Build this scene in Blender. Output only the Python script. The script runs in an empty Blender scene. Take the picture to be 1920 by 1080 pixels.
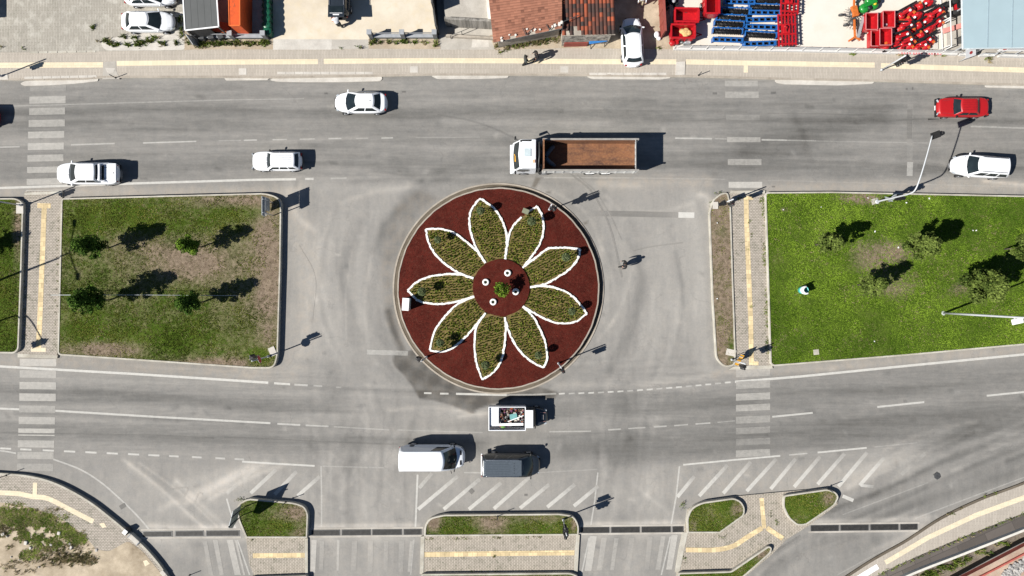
import bpy, bmesh, math, random
import numpy as np
from mathutils import Vector, Matrix, Euler

random.seed(7)
rng = np.random.default_rng(11)
PI = math.pi
S = 21.7            # photo pixels per metre on the ground
HC = 59.0           # height of the drone above the ground
scene = bpy.context.scene
COL = scene.collection
SUN_EL = math.radians(42.0)
SDX, SDY = 0.932, 0.363     # unit direction in which shadows fall


def W(px, py, h=0.0):
    """photo pixel of a point at height h -> metres on the site plan"""
    k = (1.0 - h / HC) / S
    return ((px - 960.0) * k, (540.0 - py) * k)


def W3(px, py, h=0.0):
    x, y = W(px, py, h)
    return (x, y, h)


# ------------------------------------------------------------------ materials
MATS = {}


def new_mat(name):
    m = bpy.data.materials.new(name)
    m.use_nodes = True
    nt = m.node_tree
    b = nt.nodes['Principled BSDF']
    MATS[name] = m
    return m, nt, b


def N(nt, typ, **kw):
    n = nt.nodes.new(typ)
    for k, v in kw.items():
        if k.startswith('i_'):
            n.inputs[k[2:].replace('_', ' ')].default_value = v
        else:
            setattr(n, k, v)
    return n


def coords(nt, scale=(1, 1, 1), rot=0.0, world=False):
    if world:
        tc = N(nt, 'ShaderNodeNewGeometry').outputs['Position']
    else:
        tc = N(nt, 'ShaderNodeTexCoord').outputs['Object']
    mp = N(nt, 'ShaderNodeMapping')
    mp.inputs['Scale'].default_value = scale
    mp.inputs['Rotation'].default_value = (0, 0, rot)
    nt.links.new(tc, mp.inputs['Vector'])
    return mp.outputs['Vector']


def noise(nt, vec, scale, detail=4, rough=0.6):
    n = N(nt, 'ShaderNodeTexNoise')
    n.inputs['Scale'].default_value = scale
    n.inputs['Detail'].default_value = detail
    n.inputs['Roughness'].default_value = rough
    nt.links.new(vec, n.inputs['Vector'])
    return n.outputs['Fac']


def ramp(nt, fac, p0, p1, v0=0.0, v1=1.0):
    m = N(nt, 'ShaderNodeMapRange')
    m.inputs['From Min'].default_value = p0
    m.inputs['From Max'].default_value = p1
    m.inputs['To Min'].default_value = v0
    m.inputs['To Max'].default_value = v1
    nt.links.new(fac, m.inputs['Value'])
    return m.outputs['Result']


def mth(nt, op, a, b=None):
    m = N(nt, 'ShaderNodeMath', operation=op)
    for i, v in enumerate((a, b)):
        if v is None:
            continue
        if isinstance(v, (int, float)):
            m.inputs[i].default_value = v
        else:
            nt.links.new(v, m.inputs[i])
    return m.outputs[0]


def mixc(nt, fac, a, b, blend='MIX'):
    m = N(nt, 'ShaderNodeMix', data_type='RGBA', blend_type=blend)
    for sock, v in ((m.inputs[0], fac), (m.inputs[6], a), (m.inputs[7], b)):
        if isinstance(v, (int, float)):
            sock.default_value = v
        elif isinstance(v, (tuple, list)):
            sock.default_value = (v[0], v[1], v[2], 1)
        else:
            nt.links.new(v, sock)
    return m.outputs[2]


def attr(nt, name):
    return N(nt, 'ShaderNodeAttribute', attribute_name=name)


def bump(nt, b, h, strength=0.4, dist=0.02):
    n = N(nt, 'ShaderNodeBump')
    n.inputs['Strength'].default_value = strength
    n.inputs['Distance'].default_value = dist
    nt.links.new(h, n.inputs['Height'])
    nt.links.new(n.outputs['Normal'], b.inputs['Normal'])


def plain(name, c, rough=0.55, metal=0.0, var=0.12, scale=6.0, spec=0.4, bmp=0.0, coat=0.0, dirt=None):
    """one paint, stone or plastic with a little unevenness of its own"""
    if name in MATS:
        return MATS[name]
    m, nt, b = new_mat(name)
    v = coords(nt)
    n = noise(nt, v, scale, 5)
    lo = tuple(x * (1 - var) for x in c)
    hi = tuple(min(1, x * (1 + var)) for x in c)
    col = mixc(nt, ramp(nt, n, 0.3, 0.7), lo, hi)
    if dirt:
        d = noise(nt, v, scale * 0.35, 6, 0.7)
        col = mixc(nt, ramp(nt, d, 0.5, 0.72, 0, dirt[3]), col, dirt[:3])
    nt.links.new(col, b.inputs['Base Color'])
    b.inputs['Roughness'].default_value = rough
    b.inputs['Metallic'].default_value = metal
    b.inputs['Specular IOR Level'].default_value = spec
    if coat:
        b.inputs['Coat Weight'].default_value = coat
        b.inputs['Coat Roughness'].default_value = 0.08
    if bmp:
        bump(nt, b, n, bmp, 0.02)
    return m


def asphalt_color(nt):
    v = coords(nt)
    at = attr(nt, 'wear')
    sep = N(nt, 'ShaderNodeSeparateColor')
    nt.links.new(at.outputs['Color'], sep.inputs[0])
    tone, warm, strk = sep.outputs[0], sep.outputs[1], sep.outputs[2]
    vs = coords(nt, (0.055, 1.0, 1.0))
    streak = noise(nt, vs, 1.3, 6, 0.62)
    streak2 = noise(nt, coords(nt, (0.16, 1.0, 1.0), 0.03), 4.5, 4, 0.6)
    vy = coords(nt, (0.8, 0.14, 1.0), -0.10)
    streaky = noise(nt, vy, 1.8, 5, 0.62)
    big = noise(nt, v, 0.22, 6, 0.62)
    mid = noise(nt, v, 1.5, 6, 0.65)
    fine = noise(nt, v, 26.0, 3, 0.8)
    spk = noise(nt, v, 9.0, 2, 0.5)
    t = mth(nt, 'SUBTRACT', tone, 0.5)
    t = mth(nt, 'ADD', t, mth(nt, 'MULTIPLY', mth(nt, 'SUBTRACT', big, 0.5), 0.24))
    t = mth(nt, 'ADD', t, mth(nt, 'MULTIPLY', mth(nt, 'SUBTRACT', mid, 0.5), 0.22))
    s1 = mth(nt, 'ADD', mth(nt, 'MULTIPLY', mth(nt, 'SUBTRACT', streak, 0.5), 0.42),
             mth(nt, 'MULTIPLY', mth(nt, 'SUBTRACT', streak2, 0.5), 0.22))
    t = mth(nt, 'ADD', t, mth(nt, 'MULTIPLY', s1, strk))
    s2 = mth(nt, 'MULTIPLY', mth(nt, 'SUBTRACT', streaky, 0.5), 0.24)
    t = mth(nt, 'ADD', t, mth(nt, 'MULTIPLY', s2, mth(nt, 'SUBTRACT', 1.0, strk)))
    t = mth(nt, 'ADD', t, mth(nt, 'MULTIPLY', mth(nt, 'SUBTRACT', fine, 0.5), 0.55))
    t = mth(nt, 'ADD', t, mth(nt, 'MULTIPLY', mth(nt, 'SUBTRACT', noise(nt, v, 5.5, 3, 0.7), 0.5), 0.16))
    g = ramp(nt, t, -0.5, 0.5, 0.0, 1.0)
    cr = N(nt, 'ShaderNodeValToRGB')
    el = cr.color_ramp.elements
    el[0].position, el[0].color = 0.0, (0.075, 0.072, 0.067, 1)
    el[1].position, el[1].color = 1.0, (0.47, 0.444, 0.408, 1)
    for p, c in ((0.3, (0.152, 0.148, 0.140)), (0.5, (0.222, 0.214, 0.201)), (0.72, (0.312, 0.298, 0.276))):
        e = el.new(p)
        e.color = (*c, 1)
    nt.links.new(g, cr.inputs[0])
    beige = mixc(nt, 1.0, cr.outputs[0], (1.06, 0.99, 0.92), 'MULTIPLY')
    col = mixc(nt, mth(nt, 'MULTIPLY', warm, ramp(nt, mid, 0.3, 0.65)), cr.outputs[0], beige)
    # oil spots and dropped grit
    sp = noise(nt, v, 0.9, 2, 0.4)
    so = mth(nt, 'MULTIPLY', ramp(nt, spk, 0.70, 0.76), ramp(nt, sp, 0.5, 0.62))
    col = mixc(nt, mth(nt, 'MULTIPLY', so, 0.5), col, (0.06, 0.055, 0.05))
    # hair cracks
    vo = N(nt, 'ShaderNodeTexVoronoi', feature='DISTANCE_TO_EDGE')
    vo.inputs['Scale'].default_value = 0.16
    wv = N(nt, 'ShaderNodeVectorMath', operation='ADD')
    nz = N(nt, 'ShaderNodeTexNoise')
    nz.inputs['Scale'].default_value = 0.8
    nz.inputs['Detail'].default_value = 5
    nt.links.new(v, nz.inputs['Vector'])
    sc = N(nt, 'ShaderNodeVectorMath', operation='SCALE')
    sc.inputs['Scale'].default_value = 2.4
    nt.links.new(nz.outputs['Color'], sc.inputs[0])
    nt.links.new(v, wv.inputs[0])
    nt.links.new(sc.outputs[0], wv.inputs[1])
    nt.links.new(wv.outputs[0], vo.inputs['Vector'])
    ck = mth(nt, 'MULTIPLY', ramp(nt, vo.outputs['Distance'], 0.0, 0.009, 1, 0), ramp(nt, big, 0.44, 0.6))
    col = mixc(nt, mth(nt, 'MULTIPLY', ck, 0.20), col, (0.06, 0.057, 0.054))
    return col, fine


def m_asphalt():
    m, nt, b = new_mat('asphalt')
    col, fine = asphalt_color(nt)
    nt.links.new(col, b.inputs['Base Color'])
    b.inputs['Roughness'].default_value = 0.88
    b.inputs['Specular IOR Level'].default_value = 0.25
    bump(nt, b, fine, 0.35, 0.012)
    return m


def m_blotch(name, cols, scale, rough=0.9, fine_amt=0.3, bmp=0.5, stretch=(1, 1, 1), fs=24):
    """earth, concrete or mulch: three tones mixed by noise, plus grain"""
    m, nt, b = new_mat(name)
    v = coords(nt, stretch)
    n1 = noise(nt, v, scale, 7, 0.65)
    n2 = noise(nt, v, scale * 4.3, 5, 0.65)
    fn = noise(nt, coords(nt), fs, 3, 0.8)
    col = mixc(nt, ramp(nt, n1, 0.34, 0.62), cols[0], cols[1])
    col = mixc(nt, ramp(nt, n2, 0.5, 0.7), col, cols[2])
    col = mixc(nt, fine_amt, col, mixc(nt, ramp(nt, fn, 0.3, 0.7), (0.35, 0.35, 0.35), (1.5, 1.5, 1.5)), 'MULTIPLY')
    nt.links.new(col, b.inputs['Base Color'])
    b.inputs['Roughness'].default_value = rough
    b.inputs['Specular IOR Level'].default_value = 0.06
    bump(nt, b, fn, bmp, 0.03)
    return m


def m_paver(name, c, joint, bw, bh, along_y=True, msize=0.02, var=0.12, weed=0.0, stain=0.25, rot=0.0, pale=None):
    m, nt, b = new_mat(name)
    v = coords(nt, (1, 1, 1), (PI / 2 if along_y else 0.0) + rot)
    v0 = coords(nt)
    br = N(nt, 'ShaderNodeTexBrick')
    br.inputs['Scale'].default_value = 1.0
    br.inputs['Brick Width'].default_value = bw
    br.inputs['Row Height'].default_value = bh
    br.inputs['Mortar Size'].default_value = msize
    br.inputs['Mortar Smooth'].default_value = 0.4
    br.inputs['Color1'].default_value = (*[x * (1 - var) for x in c], 1)
    br.inputs['Color2'].default_value = (*[min(1, x * (1 + var)) for x in c], 1)
    br.inputs['Mortar'].default_value = (*joint, 1)
    nt.links.new(v, br.inputs['Vector'])
    n1 = noise(nt, v0, 0.5, 6, 0.65)
    n2 = noise(nt, v0, 5.0, 5, 0.7)
    col = br.outputs['Color']
    col = mixc(nt, ramp(nt, n1, 0.4, 0.7, 0, stain), col, tuple(x * 0.66 for x in c))
    if pale:
        n4 = noise(nt, v0, 0.8, 7, 0.75)
        col = mixc(nt, ramp(nt, n4, 0.5, 0.66, 0, 0.7), col, pale)
    col = mixc(nt, ramp(nt, n2, 0.55, 0.75, 0, 0.3), col, tuple(x * 1.25 for x in c))
    if weed:
        n3 = noise(nt, v0, 2.2, 5, 0.8)
        n5 = noise(nt, v0, 0.45, 3, 0.5)
        w = mth(nt, 'MULTIPLY', ramp(nt, n3, 0.52, 0.575), ramp(nt, n5, 0.38, 0.6, 0.3, 1))
        w = mth(nt, 'MULTIPLY', w, ramp(nt, br.outputs['Fac'], 0.0, 0.5, 0.25, 1))
        col = mixc(nt, mth(nt, 'MULTIPLY', w, weed), col, (0.05, 0.06, 0.03))
    nt.links.new(col, b.inputs['Base Color'])
    b.inputs['Roughness'].default_value = 0.85
    b.inputs['Specular IOR Level'].default_value = 0.25
    bump(nt, b, mth(nt, 'ADD', mth(nt, 'MULTIPLY', br.outputs['Fac'], -1.0), mth(nt, 'MULTIPLY', n2, 0.4)), 0.35, 0.01)
    return m


def m_paint(name, c, wear_scale=3.0):
    """road paint worn through to the asphalt; how far it has gone is stored per bar"""
    m, nt, b = new_mat(name)
    v = coords(nt)
    at = attr(nt, 'worn')
    n1 = noise(nt, v, wear_scale, 7, 0.75)
    n2 = noise(nt, coords(nt, (0.25, 1, 1)), 5.0, 5, 0.7)
    n3 = noise(nt, v, 30.0, 3, 0.8)
    f = mth(nt, 'ADD', mth(nt, 'MULTIPLY', n1, 0.6), mth(nt, 'MULTIPLY', n2, 0.4))
    f = mth(nt, 'ADD', mth(nt, 'MULTIPLY', f, 0.7), mth(nt, 'MULTIPLY', n3, 0.3))
    d = mth(nt, 'SUBTRACT', 1.0, at.outputs['Fac'])
    e = mth(nt, 'MULTIPLY', mth(nt, 'SUBTRACT', f, 0.5), 1.1)
    cov = ramp(nt, mth(nt, 'ADD', d, mth(nt, 'MULTIPLY', e, ramp(nt, d, 0, 0.25))), 0.0, 1.0, 0.0, 0.95)
    base, fine = asphalt_color(nt)
    pc = mixc(nt, ramp(nt, n1, 0.3, 0.7), tuple(x * 0.88 for x in c), c)
    nt.links.new(mixc(nt, cov, base, pc), b.inputs['Base Color'])
    b.inputs['Roughness'].default_value = 0.85
    b.inputs['Specular IOR Level'].default_value = 0.25
    bump(nt, b, fine, 0.3, 0.01)
    return m


def m_lawn():
    m, nt, b = new_mat('lawn_soil')
    v = coords(nt)
    at = attr(nt, 'dry')
    n1 = noise(nt, v, 0.55, 7, 0.65)
    n2 = noise(nt, v, 3.2, 6, 0.7)
    fn = noise(nt, v, 15, 4, 0.8)
    dry = mth(nt, 'ADD', at.outputs['Fac'], mth(nt, 'MULTIPLY', mth(nt, 'SUBTRACT', n1, 0.5), 0.55))
    dry = mth(nt, 'ADD', dry, mth(nt, 'MULTIPLY', mth(nt, 'SUBTRACT', n2, 0.5), 0.55))
    g = mixc(nt, ramp(nt, n2, 0.3, 0.7), (0.032, 0.060, 0.007), (0.080, 0.125, 0.016))
    g = mixc(nt, ramp(nt, n1, 0.45, 0.7), g, (0.10, 0.135, 0.026))
    soil = mixc(nt, ramp(nt, n2, 0.35, 0.65), (0.145, 0.108, 0.077), (0.27, 0.212, 0.155))
    col = mixc(nt, ramp(nt, dry, 0.3, 0.72), g, soil)
    col = mixc(nt, 0.8, col, mixc(nt, ramp(nt, fn, 0.3, 0.7), (0.45, 0.45, 0.45), (1.45, 1.45, 1.45)), 'MULTIPLY')
    nt.links.new(col, b.inputs['Base Color'])
    b.inputs['Roughness'].default_value = 0.95
    b.inputs['Specular IOR Level'].default_value = 0.03
    bump(nt, b, fn, 0.8, 0.05)
    return m


def m_tint(name, lo, hi, rough=0.8, trans=0.0, attrname='tint'):
    """leaves and blades: each face carries its own tint between two colours"""
    m, nt, b = new_mat(name)
    at = attr(nt, attrname)
    col = mixc(nt, at.outputs['Fac'], lo, hi)
    nt.links.new(col, b.inputs['Base Color'])
    b.inputs['Roughness'].default_value = rough
    b.inputs['Specular IOR Level'].default_value = 0.06
    return m


def m_glass():
    m, nt, b = new_mat('car_glass')
    v = coords(nt)
    n = noise(nt, v, 2.0, 3)
    nt.links.new(mixc(nt, n, (0.006, 0.009, 0.011), (0.022, 0.032, 0.036)), b.inputs['Base Color'])
    b.inputs['Roughness'].default_value = 0.06
    b.inputs['Specular IOR Level'].default_value = 0.5
    return m


def m_rust():
    m, nt, b = new_mat('rusty_steel')
    v = coords(nt)
    vs = coords(nt, (0.5, 1.4, 1))
    n1 = noise(nt, vs, 0.8, 8, 0.75)
    n2 = noise(nt, v, 5.5, 7, 0.75)
    n3 = noise(nt, coords(nt, (0.25, 2.5, 1)), 6, 5, 0.7)
    col = mixc(nt, ramp(nt, n1, 0.36, 0.6), (0.075, 0.034, 0.022), (0.225, 0.095, 0.042))
    col = mixc(nt, ramp(nt, n2, 0.48, 0.7, 0, 0.7), col, (0.30, 0.150, 0.062))
    col = mixc(nt, ramp(nt, n3, 0.55, 0.7, 0, 0.55), col, (0.155, 0.085, 0.070))
    n4 = noise(nt, coords(nt, (1.0, 3.0, 1)), 9, 4, 0.8)
    col = mixc(nt, ramp(nt, n4, 0.64, 0.72, 0, 0.6), col, (0.40, 0.25, 0.15))
    nt.links.new(col, b.inputs['Base Color'])
    b.inputs['Roughness'].default_value = 0.8
    bump(nt, b, n2, 0.3, 0.02)
    return m


def m_grate():
    m, nt, b = new_mat('grate_iron')
    v = coords(nt)
    wv = N(nt, 'ShaderNodeTexWave', wave_type='BANDS', bands_direction='X')
    wv.inputs['Scale'].default_value = 3.0
    nt.links.new(v, wv.inputs['Vector'])
    n = noise(nt, v, 4.0, 4)
    col = mixc(nt, wv.outputs['Fac'], (0.008, 0.008, 0.008), (0.045, 0.043, 0.040))
    col = mixc(nt, ramp(nt, n, 0.45, 0.75, 0, 0.5), col, (0.07, 0.065, 0.06))
    nt.links.new(col, b.inputs['Base Color'])
    b.inputs['Roughness'].default_value = 0.7
    b.inputs['Metallic'].default_value = 0.2
    return m


A = {}
A['asphalt'] = m_asphalt()
A['lawn'] = m_lawn()
A['glass'] = m_glass()
A['rust'] = m_rust()
A['grate'] = m_grate()
A['earth'] = m_blotch('dry_earth', [(0.30, 0.24, 0.175), (0.47, 0.39, 0.295), (0.38, 0.33, 0.26)], 0.35)
A['sand'] = m_blotch('pale_sand', [(0.25, 0.20, 0.14), (0.50, 0.42, 0.315), (0.36, 0.30, 0.225)], 0.45)
A['brownsoil'] = m_blotch('brown_soil', [(0.13, 0.105, 0.085), (0.225, 0.185, 0.150), (0.18, 0.165, 0.12)], 0.9, fine_amt=0.7, fs=13)
A['mulch'] = m_blotch('red_mulch', [(0.055, 0.0105, 0.0075), (0.092, 0.0170, 0.0115), (0.085, 0.026, 0.018)], 1.2, fine_amt=0.85, bmp=0.9, fs=14)
A['yard'] = m_blotch('pale_yard_concrete', [(0.50, 0.43, 0.335), (0.62, 0.555, 0.455), (0.57, 0.49, 0.365)], 0.30, rough=0.8, fine_amt=0.10, bmp=0.1)
A['showyard'] = m_blotch('whitish_yard_concrete', [(0.58, 0.525, 0.455), (0.66, 0.605, 0.54), (0.61, 0.55, 0.47)], 0.14, rough=0.8, fine_amt=0.08, bmp=0.1)
A['concrete'] = m_blotch('worn_concrete', [(0.33, 0.305, 0.27), (0.46, 0.43, 0.385), (0.40, 0.37, 0.33)], 0.5, fine_amt=0.25, bmp=0.3)
A['palecement'] = m_blotch('pale_cement', [(0.43, 0.40, 0.36), (0.56, 0.53, 0.48), (0.50, 0.46, 0.41)], 0.8, fine_amt=0.25, bmp=0.3)
A['streakwall'] = m_blotch('streaked_concrete', [(0.10, 0.095, 0.085), (0.33, 0.31, 0.28), (0.22, 0.20, 0.18)], 0.7, fine_amt=0.3, stretch=(6, 6, 0.25))
A['kerb'] = m_blotch('kerb_stone', [(0.34, 0.315, 0.265), (0.50, 0.475, 0.415), (0.42, 0.38, 0.31)], 0.8, fine_amt=0.25, bmp=0.3)
A['kerbdirty'] = m_blotch('dusty_kerb', [(0.28, 0.245, 0.205), (0.40, 0.355, 0.30), (0.34, 0.30, 0.25)], 0.8, fine_amt=0.3, bmp=0.3)
A['gutter'] = m_blotch('gutter_concrete', [(0.085, 0.070, 0.052), (0.160, 0.135, 0.105), (0.12, 0.102, 0.078)], 0.5, fine_amt=0.3, bmp=0.3)
A['slab'] = m_paver('dark_slabs', (0.115, 0.100, 0.090), (0.065, 0.058, 0.053), 2.6, 1.2, False, 0.03, 0.25, 0, 0.5, rot=-0.42)
A['walk'] = m_paver('pavement_blocks', (0.415, 0.372, 0.318), (0.30, 0.265, 0.225), 0.62, 0.13, True, 0.016, 0.07, 0.0, 0.3)
A['walk2'] = m_paver('path_blocks', (0.40, 0.355, 0.305), (0.17, 0.15, 0.12), 0.25, 0.135, False, 0.02, 0.10, 0.95, 0.25)
A['walk3'] = m_paver('weedy_path_blocks', (0.40, 0.355, 0.30), (0.20, 0.175, 0.14), 0.26, 0.14, True, 0.02, 0.10, 0.9, 0.2)
A['lot'] = m_paver('lot_blocks', (0.355, 0.33, 0.285), (0.25, 0.225, 0.19), 0.55, 0.14, True, 0.018, 0.10, 0.3, 0.30, pale=(0.50, 0.475, 0.42))
A['tactile'] = m_paver('tactile_tiles', (0.62, 0.49, 0.29), (0.36, 0.28, 0.16), 0.40, 0.40, False, 0.012, 0.22, 0.55, 0.3)
A['paleyellow'] = m_paver('faded_tactile_tiles', (0.655, 0.565, 0.41), (0.5, 0.42, 0.30), 0.40, 0.40, False, 0.008, 0.05, 0.0, 0.18)
A['paint'] = m_paint('road_paint', (0.60, 0.585, 0.545))
A['paintwarm'] = m_paint('dusty_road_paint', (0.56, 0.535, 0.49))
A['tyremark'] = m_paint('rubber_marks', (0.07, 0.068, 0.065), 1.5)
A['wet'] = m_paint('damp_stain', (0.115, 0.100, 0.082), 1.1)
A['stonewhite'] = plain('whitewashed_stone', (0.76, 0.75, 0.72), 0.8, var=0.20, scale=7, bmp=0.9)
A['whitepaint'] = plain('white_car_paint', (0.80, 0.81, 0.83), 0.28, var=0.02, spec=0.5, coat=0.6)
A['whitepaint2'] = plain('white_van_paint', (0.79, 0.81, 0.84), 0.35, var=0.03, spec=0.5, coat=0.4)
A['redpaint'] = plain('red_car_paint', (0.36, 0.010, 0.012), 0.35, var=0.06, spec=0.5, coat=0.3)
A['navypaint'] = plain('dark_car_paint', (0.020, 0.026, 0.034), 0.3, var=0.1, spec=0.5, coat=0.8)
A['greyroofpaint'] = plain('grey_van_paint', (0.105, 0.125, 0.145), 0.3, metal=0.3, var=0.12, spec=0.5, coat=0.8)
A['black'] = plain('black_plastic', (0.012, 0.012, 0.013), 0.5)
A['darkgrey'] = plain('dark_grey_plastic', (0.05, 0.052, 0.055), 0.5)
A['tyre'] = plain('tyre_rubber', (0.018, 0.018, 0.018), 0.85)
A['rim'] = plain('alloy', (0.45, 0.46, 0.48), 0.35, metal=0.8)
A['chrome'] = plain('bright_metal', (0.62, 0.63, 0.65), 0.25, metal=0.9)
A['lamp'] = plain('headlamp_glass', (0.36, 0.39, 0.42), 0.12, spec=0.6)
A['tail'] = plain('tail_lamp', (0.30, 0.012, 0.012), 0.2)
A['plate'] = plain('plate_white', (0.75, 0.75, 0.76), 0.5)
A['galv'] = plain('galvanised_steel', (0.50, 0.515, 0.53), 0.45, metal=0.35, var=0.1)
A['polewhite'] = plain('painted_pole', (0.46, 0.475, 0.49), 0.45, var=0.08)
A['signgrey'] = plain('sign_back', (0.36, 0.385, 0.40), 0.5, metal=0.3)
A['signwhite'] = plain('sign_white', (0.80, 0.80, 0.80), 0.5, var=0.03)
A['signred'] = plain('sign_red', (0.42, 0.020, 0.025), 0.5)
A['signyellow'] = plain('sign_yellow', (0.72, 0.36, 0.012), 0.45, var=0.06)
A['signblue'] = plain('sign_blue', (0.02, 0.06, 0.22), 0.45)
A['machred'] = plain('machine_red', (0.40, 0.009, 0.014), 0.4, var=0.18, coat=0.2)
A['machred2'] = plain('machine_red_inside', (0.27, 0.008, 0.012), 0.5, var=0.2)
A['pinkedge'] = plain('faded_red_edge', (0.60, 0.20, 0.20), 0.5)
A['machblue'] = plain('machine_blue', (0.016, 0.105, 0.33), 0.4, var=0.22, coat=0.2)
A['machorange'] = plain('machine_orange', (0.50, 0.13, 0.025), 0.45, var=0.2)
A['machgreen'] = plain('machine_green', (0.012, 0.20, 0.028), 0.4, var=0.2, coat=0.3)
A['yellow'] = plain('yellow_paint', (0.68, 0.48, 0.03), 0.5)
A['steel'] = plain('dark_steel', (0.10, 0.10, 0.10), 0.5, metal=0.5, var=0.3)
A['orange'] = plain('orange_skip_paint', (0.62, 0.088, 0.016), 0.5, var=0.12, dirt=(0.30, 0.05, 0.015, 0.5))
A['orangerust'] = plain('rusty_orange', (0.32, 0.080, 0.030), 0.7, var=0.25)
A['bingreen'] = plain('bin_green', (0.010, 0.085, 0.050), 0.4, var=0.2)
A['bingreen2'] = plain('bin_lid_green', (0.010, 0.085, 0.045), 0.35, var=0.2)  # lid green darkened to stand in for the skip's shade
A['greysheet'] = plain('grey_roof_sheet', (0.105, 0.108, 0.106), 0.5, var=0.08, scale=0.7, spec=0.3)
A['bluesheet'] = plain('pale_blue_roof_sheet', (0.325, 0.42, 0.455), 0.5, var=0.04, scale=0.6, spec=0.3)
A['greywall'] = plain('grey_block', (0.115, 0.118, 0.122), 0.8, var=0.2, scale=3, bmp=0.3)
A['greycap'] = plain('grey_wall_cap', (0.30, 0.31, 0.325), 0.7, var=0.15, scale=3, bmp=0.2)
A['fencedark'] = plain('dark_fence_panel', (0.030, 0.030, 0.032), 0.7, var=0.3, scale=2)
A['redbrown'] = plain('red_brown_sheet', (0.235, 0.048, 0.035), 0.65, var=0.25, scale=2, dirt=(0.12, 0.05, 0.04, 0.5))
A['housewall'] = plain('plaster_wall', (0.34, 0.30, 0.25), 0.9, var=0.3, scale=1.5, bmp=0.4)
A['speckwall'] = m_blotch('speckled_render', [(0.10, 0.09, 0.08), (0.52, 0.48, 0.42), (0.07, 0.065, 0.06)], 2.8, fine_amt=0.3)
A['cream'] = plain('cream_render', (0.62, 0.585, 0.53), 0.85, var=0.12, scale=3)
A['bluebench'] = plain('blue_bench_paint', (0.030, 0.16, 0.42), 0.5, var=0.25)
A['teal'] = plain('teal_bin', (0.10, 0.50, 0.45), 0.45, var=0.15)
A['boxgreen'] = plain('olive_box', (0.135, 0.15, 0.095), 0.6)
A['cabinet'] = plain('cabinet_white', (0.76, 0.755, 0.74), 0.5, var=0.05)
A['bark'] = plain('bark', (0.17, 0.135, 0.105), 0.9, var=0.35, scale=14, bmp=0.8)
A['skin'] = plain('skin', (0.44, 0.25, 0.175), 0.6, var=0.06)
A['hair'] = plain('dark_hair', (0.015, 0.012, 0.010), 0.6)
A['clothblack'] = plain('black_cloth', (0.014, 0.014, 0.015), 0.9, var=0.3, scale=20)
A['clothgrey'] = plain('grey_cloth', (0.055, 0.06, 0.055), 0.9, var=0.2, scale=20)
A['clothwhite'] = plain('white_cloth', (0.66, 0.67, 0.70), 0.9, var=0.08, scale=20)
A['clothbeige'] = plain('beige_cloth', (0.48, 0.40, 0.27), 0.9, var=0.1, scale=20)
A['sacking'] = plain('straw_sack', (0.52, 0.37, 0.16), 0.95, var=0.4, scale=9, bmp=0.8)
A['pink'] = plain('pink_beam', (0.60, 0.25, 0.22), 0.7, var=0.12)
A['pinkpave'] = m_blotch('reddish_paving', [(0.34, 0.235, 0.18), (0.48, 0.36, 0.28), (0.40, 0.34, 0.26)], 0.6, fine_amt=0.4)
A['redkerb'] = plain('red_kerb', (0.42, 0.11, 0.085), 0.8, var=0.2, scale=3)
A['rubble'] = m_blotch('rubble_stone', [(0.22, 0.21, 0.20), (0.46, 0.44, 0.42), (0.33, 0.31, 0.29)], 1.5, fine_amt=0.4)
A['whitewall'] = plain('white_wall', (0.58, 0.555, 0.50), 0.85, var=0.15, scale=2.5, bmp=0.3)
A['fencewhite'] = plain('white_fence_paint', (0.58, 0.57, 0.55), 0.6, var=0.08)
A['tarpteal'] = plain('teal_tarp', (0.16, 0.36, 0.35), 0.7)
A['scrap'] = m_blotch('scrap_mix', [(0.05, 0.04, 0.035), (0.36, 0.30, 0.25), (0.22, 0.06, 0.09)], 3.0, fine_amt=0.6)
A['soilbed'] = m_blotch('bed_soil', [(0.10, 0.080, 0.030), (0.19, 0.14, 0.06), (0.12, 0.115, 0.03)], 1.5, fine_amt=0.7, fs=12)
A['grassblade'] = m_tint('grass_blades', (0.044, 0.092, 0.007), (0.205, 0.310, 0.032))
A['oliveblade'] = m_tint('olive_grass_blades', (0.050, 0.076, 0.010), (0.215, 0.230, 0.045))
A['dryblade'] = m_tint('dry_blades', (0.14, 0.12, 0.055), (0.36, 0.29, 0.17))
A['weed'] = m_tint('weed_leaves', (0.050, 0.090, 0.012), (0.215, 0.270, 0.050))
A['leafdark'] = m_tint('dark_leaves', (0.018, 0.046, 0.008), (0.085, 0.150, 0.022))
A['leaflight'] = m_tint('young_leaves', (0.024, 0.042, 0.007), (0.155, 0.200, 0.045))  # dark end of the tint imitates shade in the crown's gaps
A['leafbright'] = m_tint('bright_leaves', (0.040, 0.090, 0.010), (0.22, 0.32, 0.035))
A['leafblue'] = m_tint('blue_green_leaves', (0.055, 0.080, 0.032), (0.190, 0.225, 0.110))
A['bedplant'] = m_tint('bed_leaves', (0.065, 0.120, 0.008), (0.40, 0.43, 0.075))
A['tile'] = m_tint('roof_tiles', (0.050, 0.040, 0.037), (0.33, 0.085, 0.042), 0.85)
A['tile2'] = m_tint('brown_roof_tiles', (0.175, 0.080, 0.055), (0.45, 0.205, 0.135), 0.85)


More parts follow.
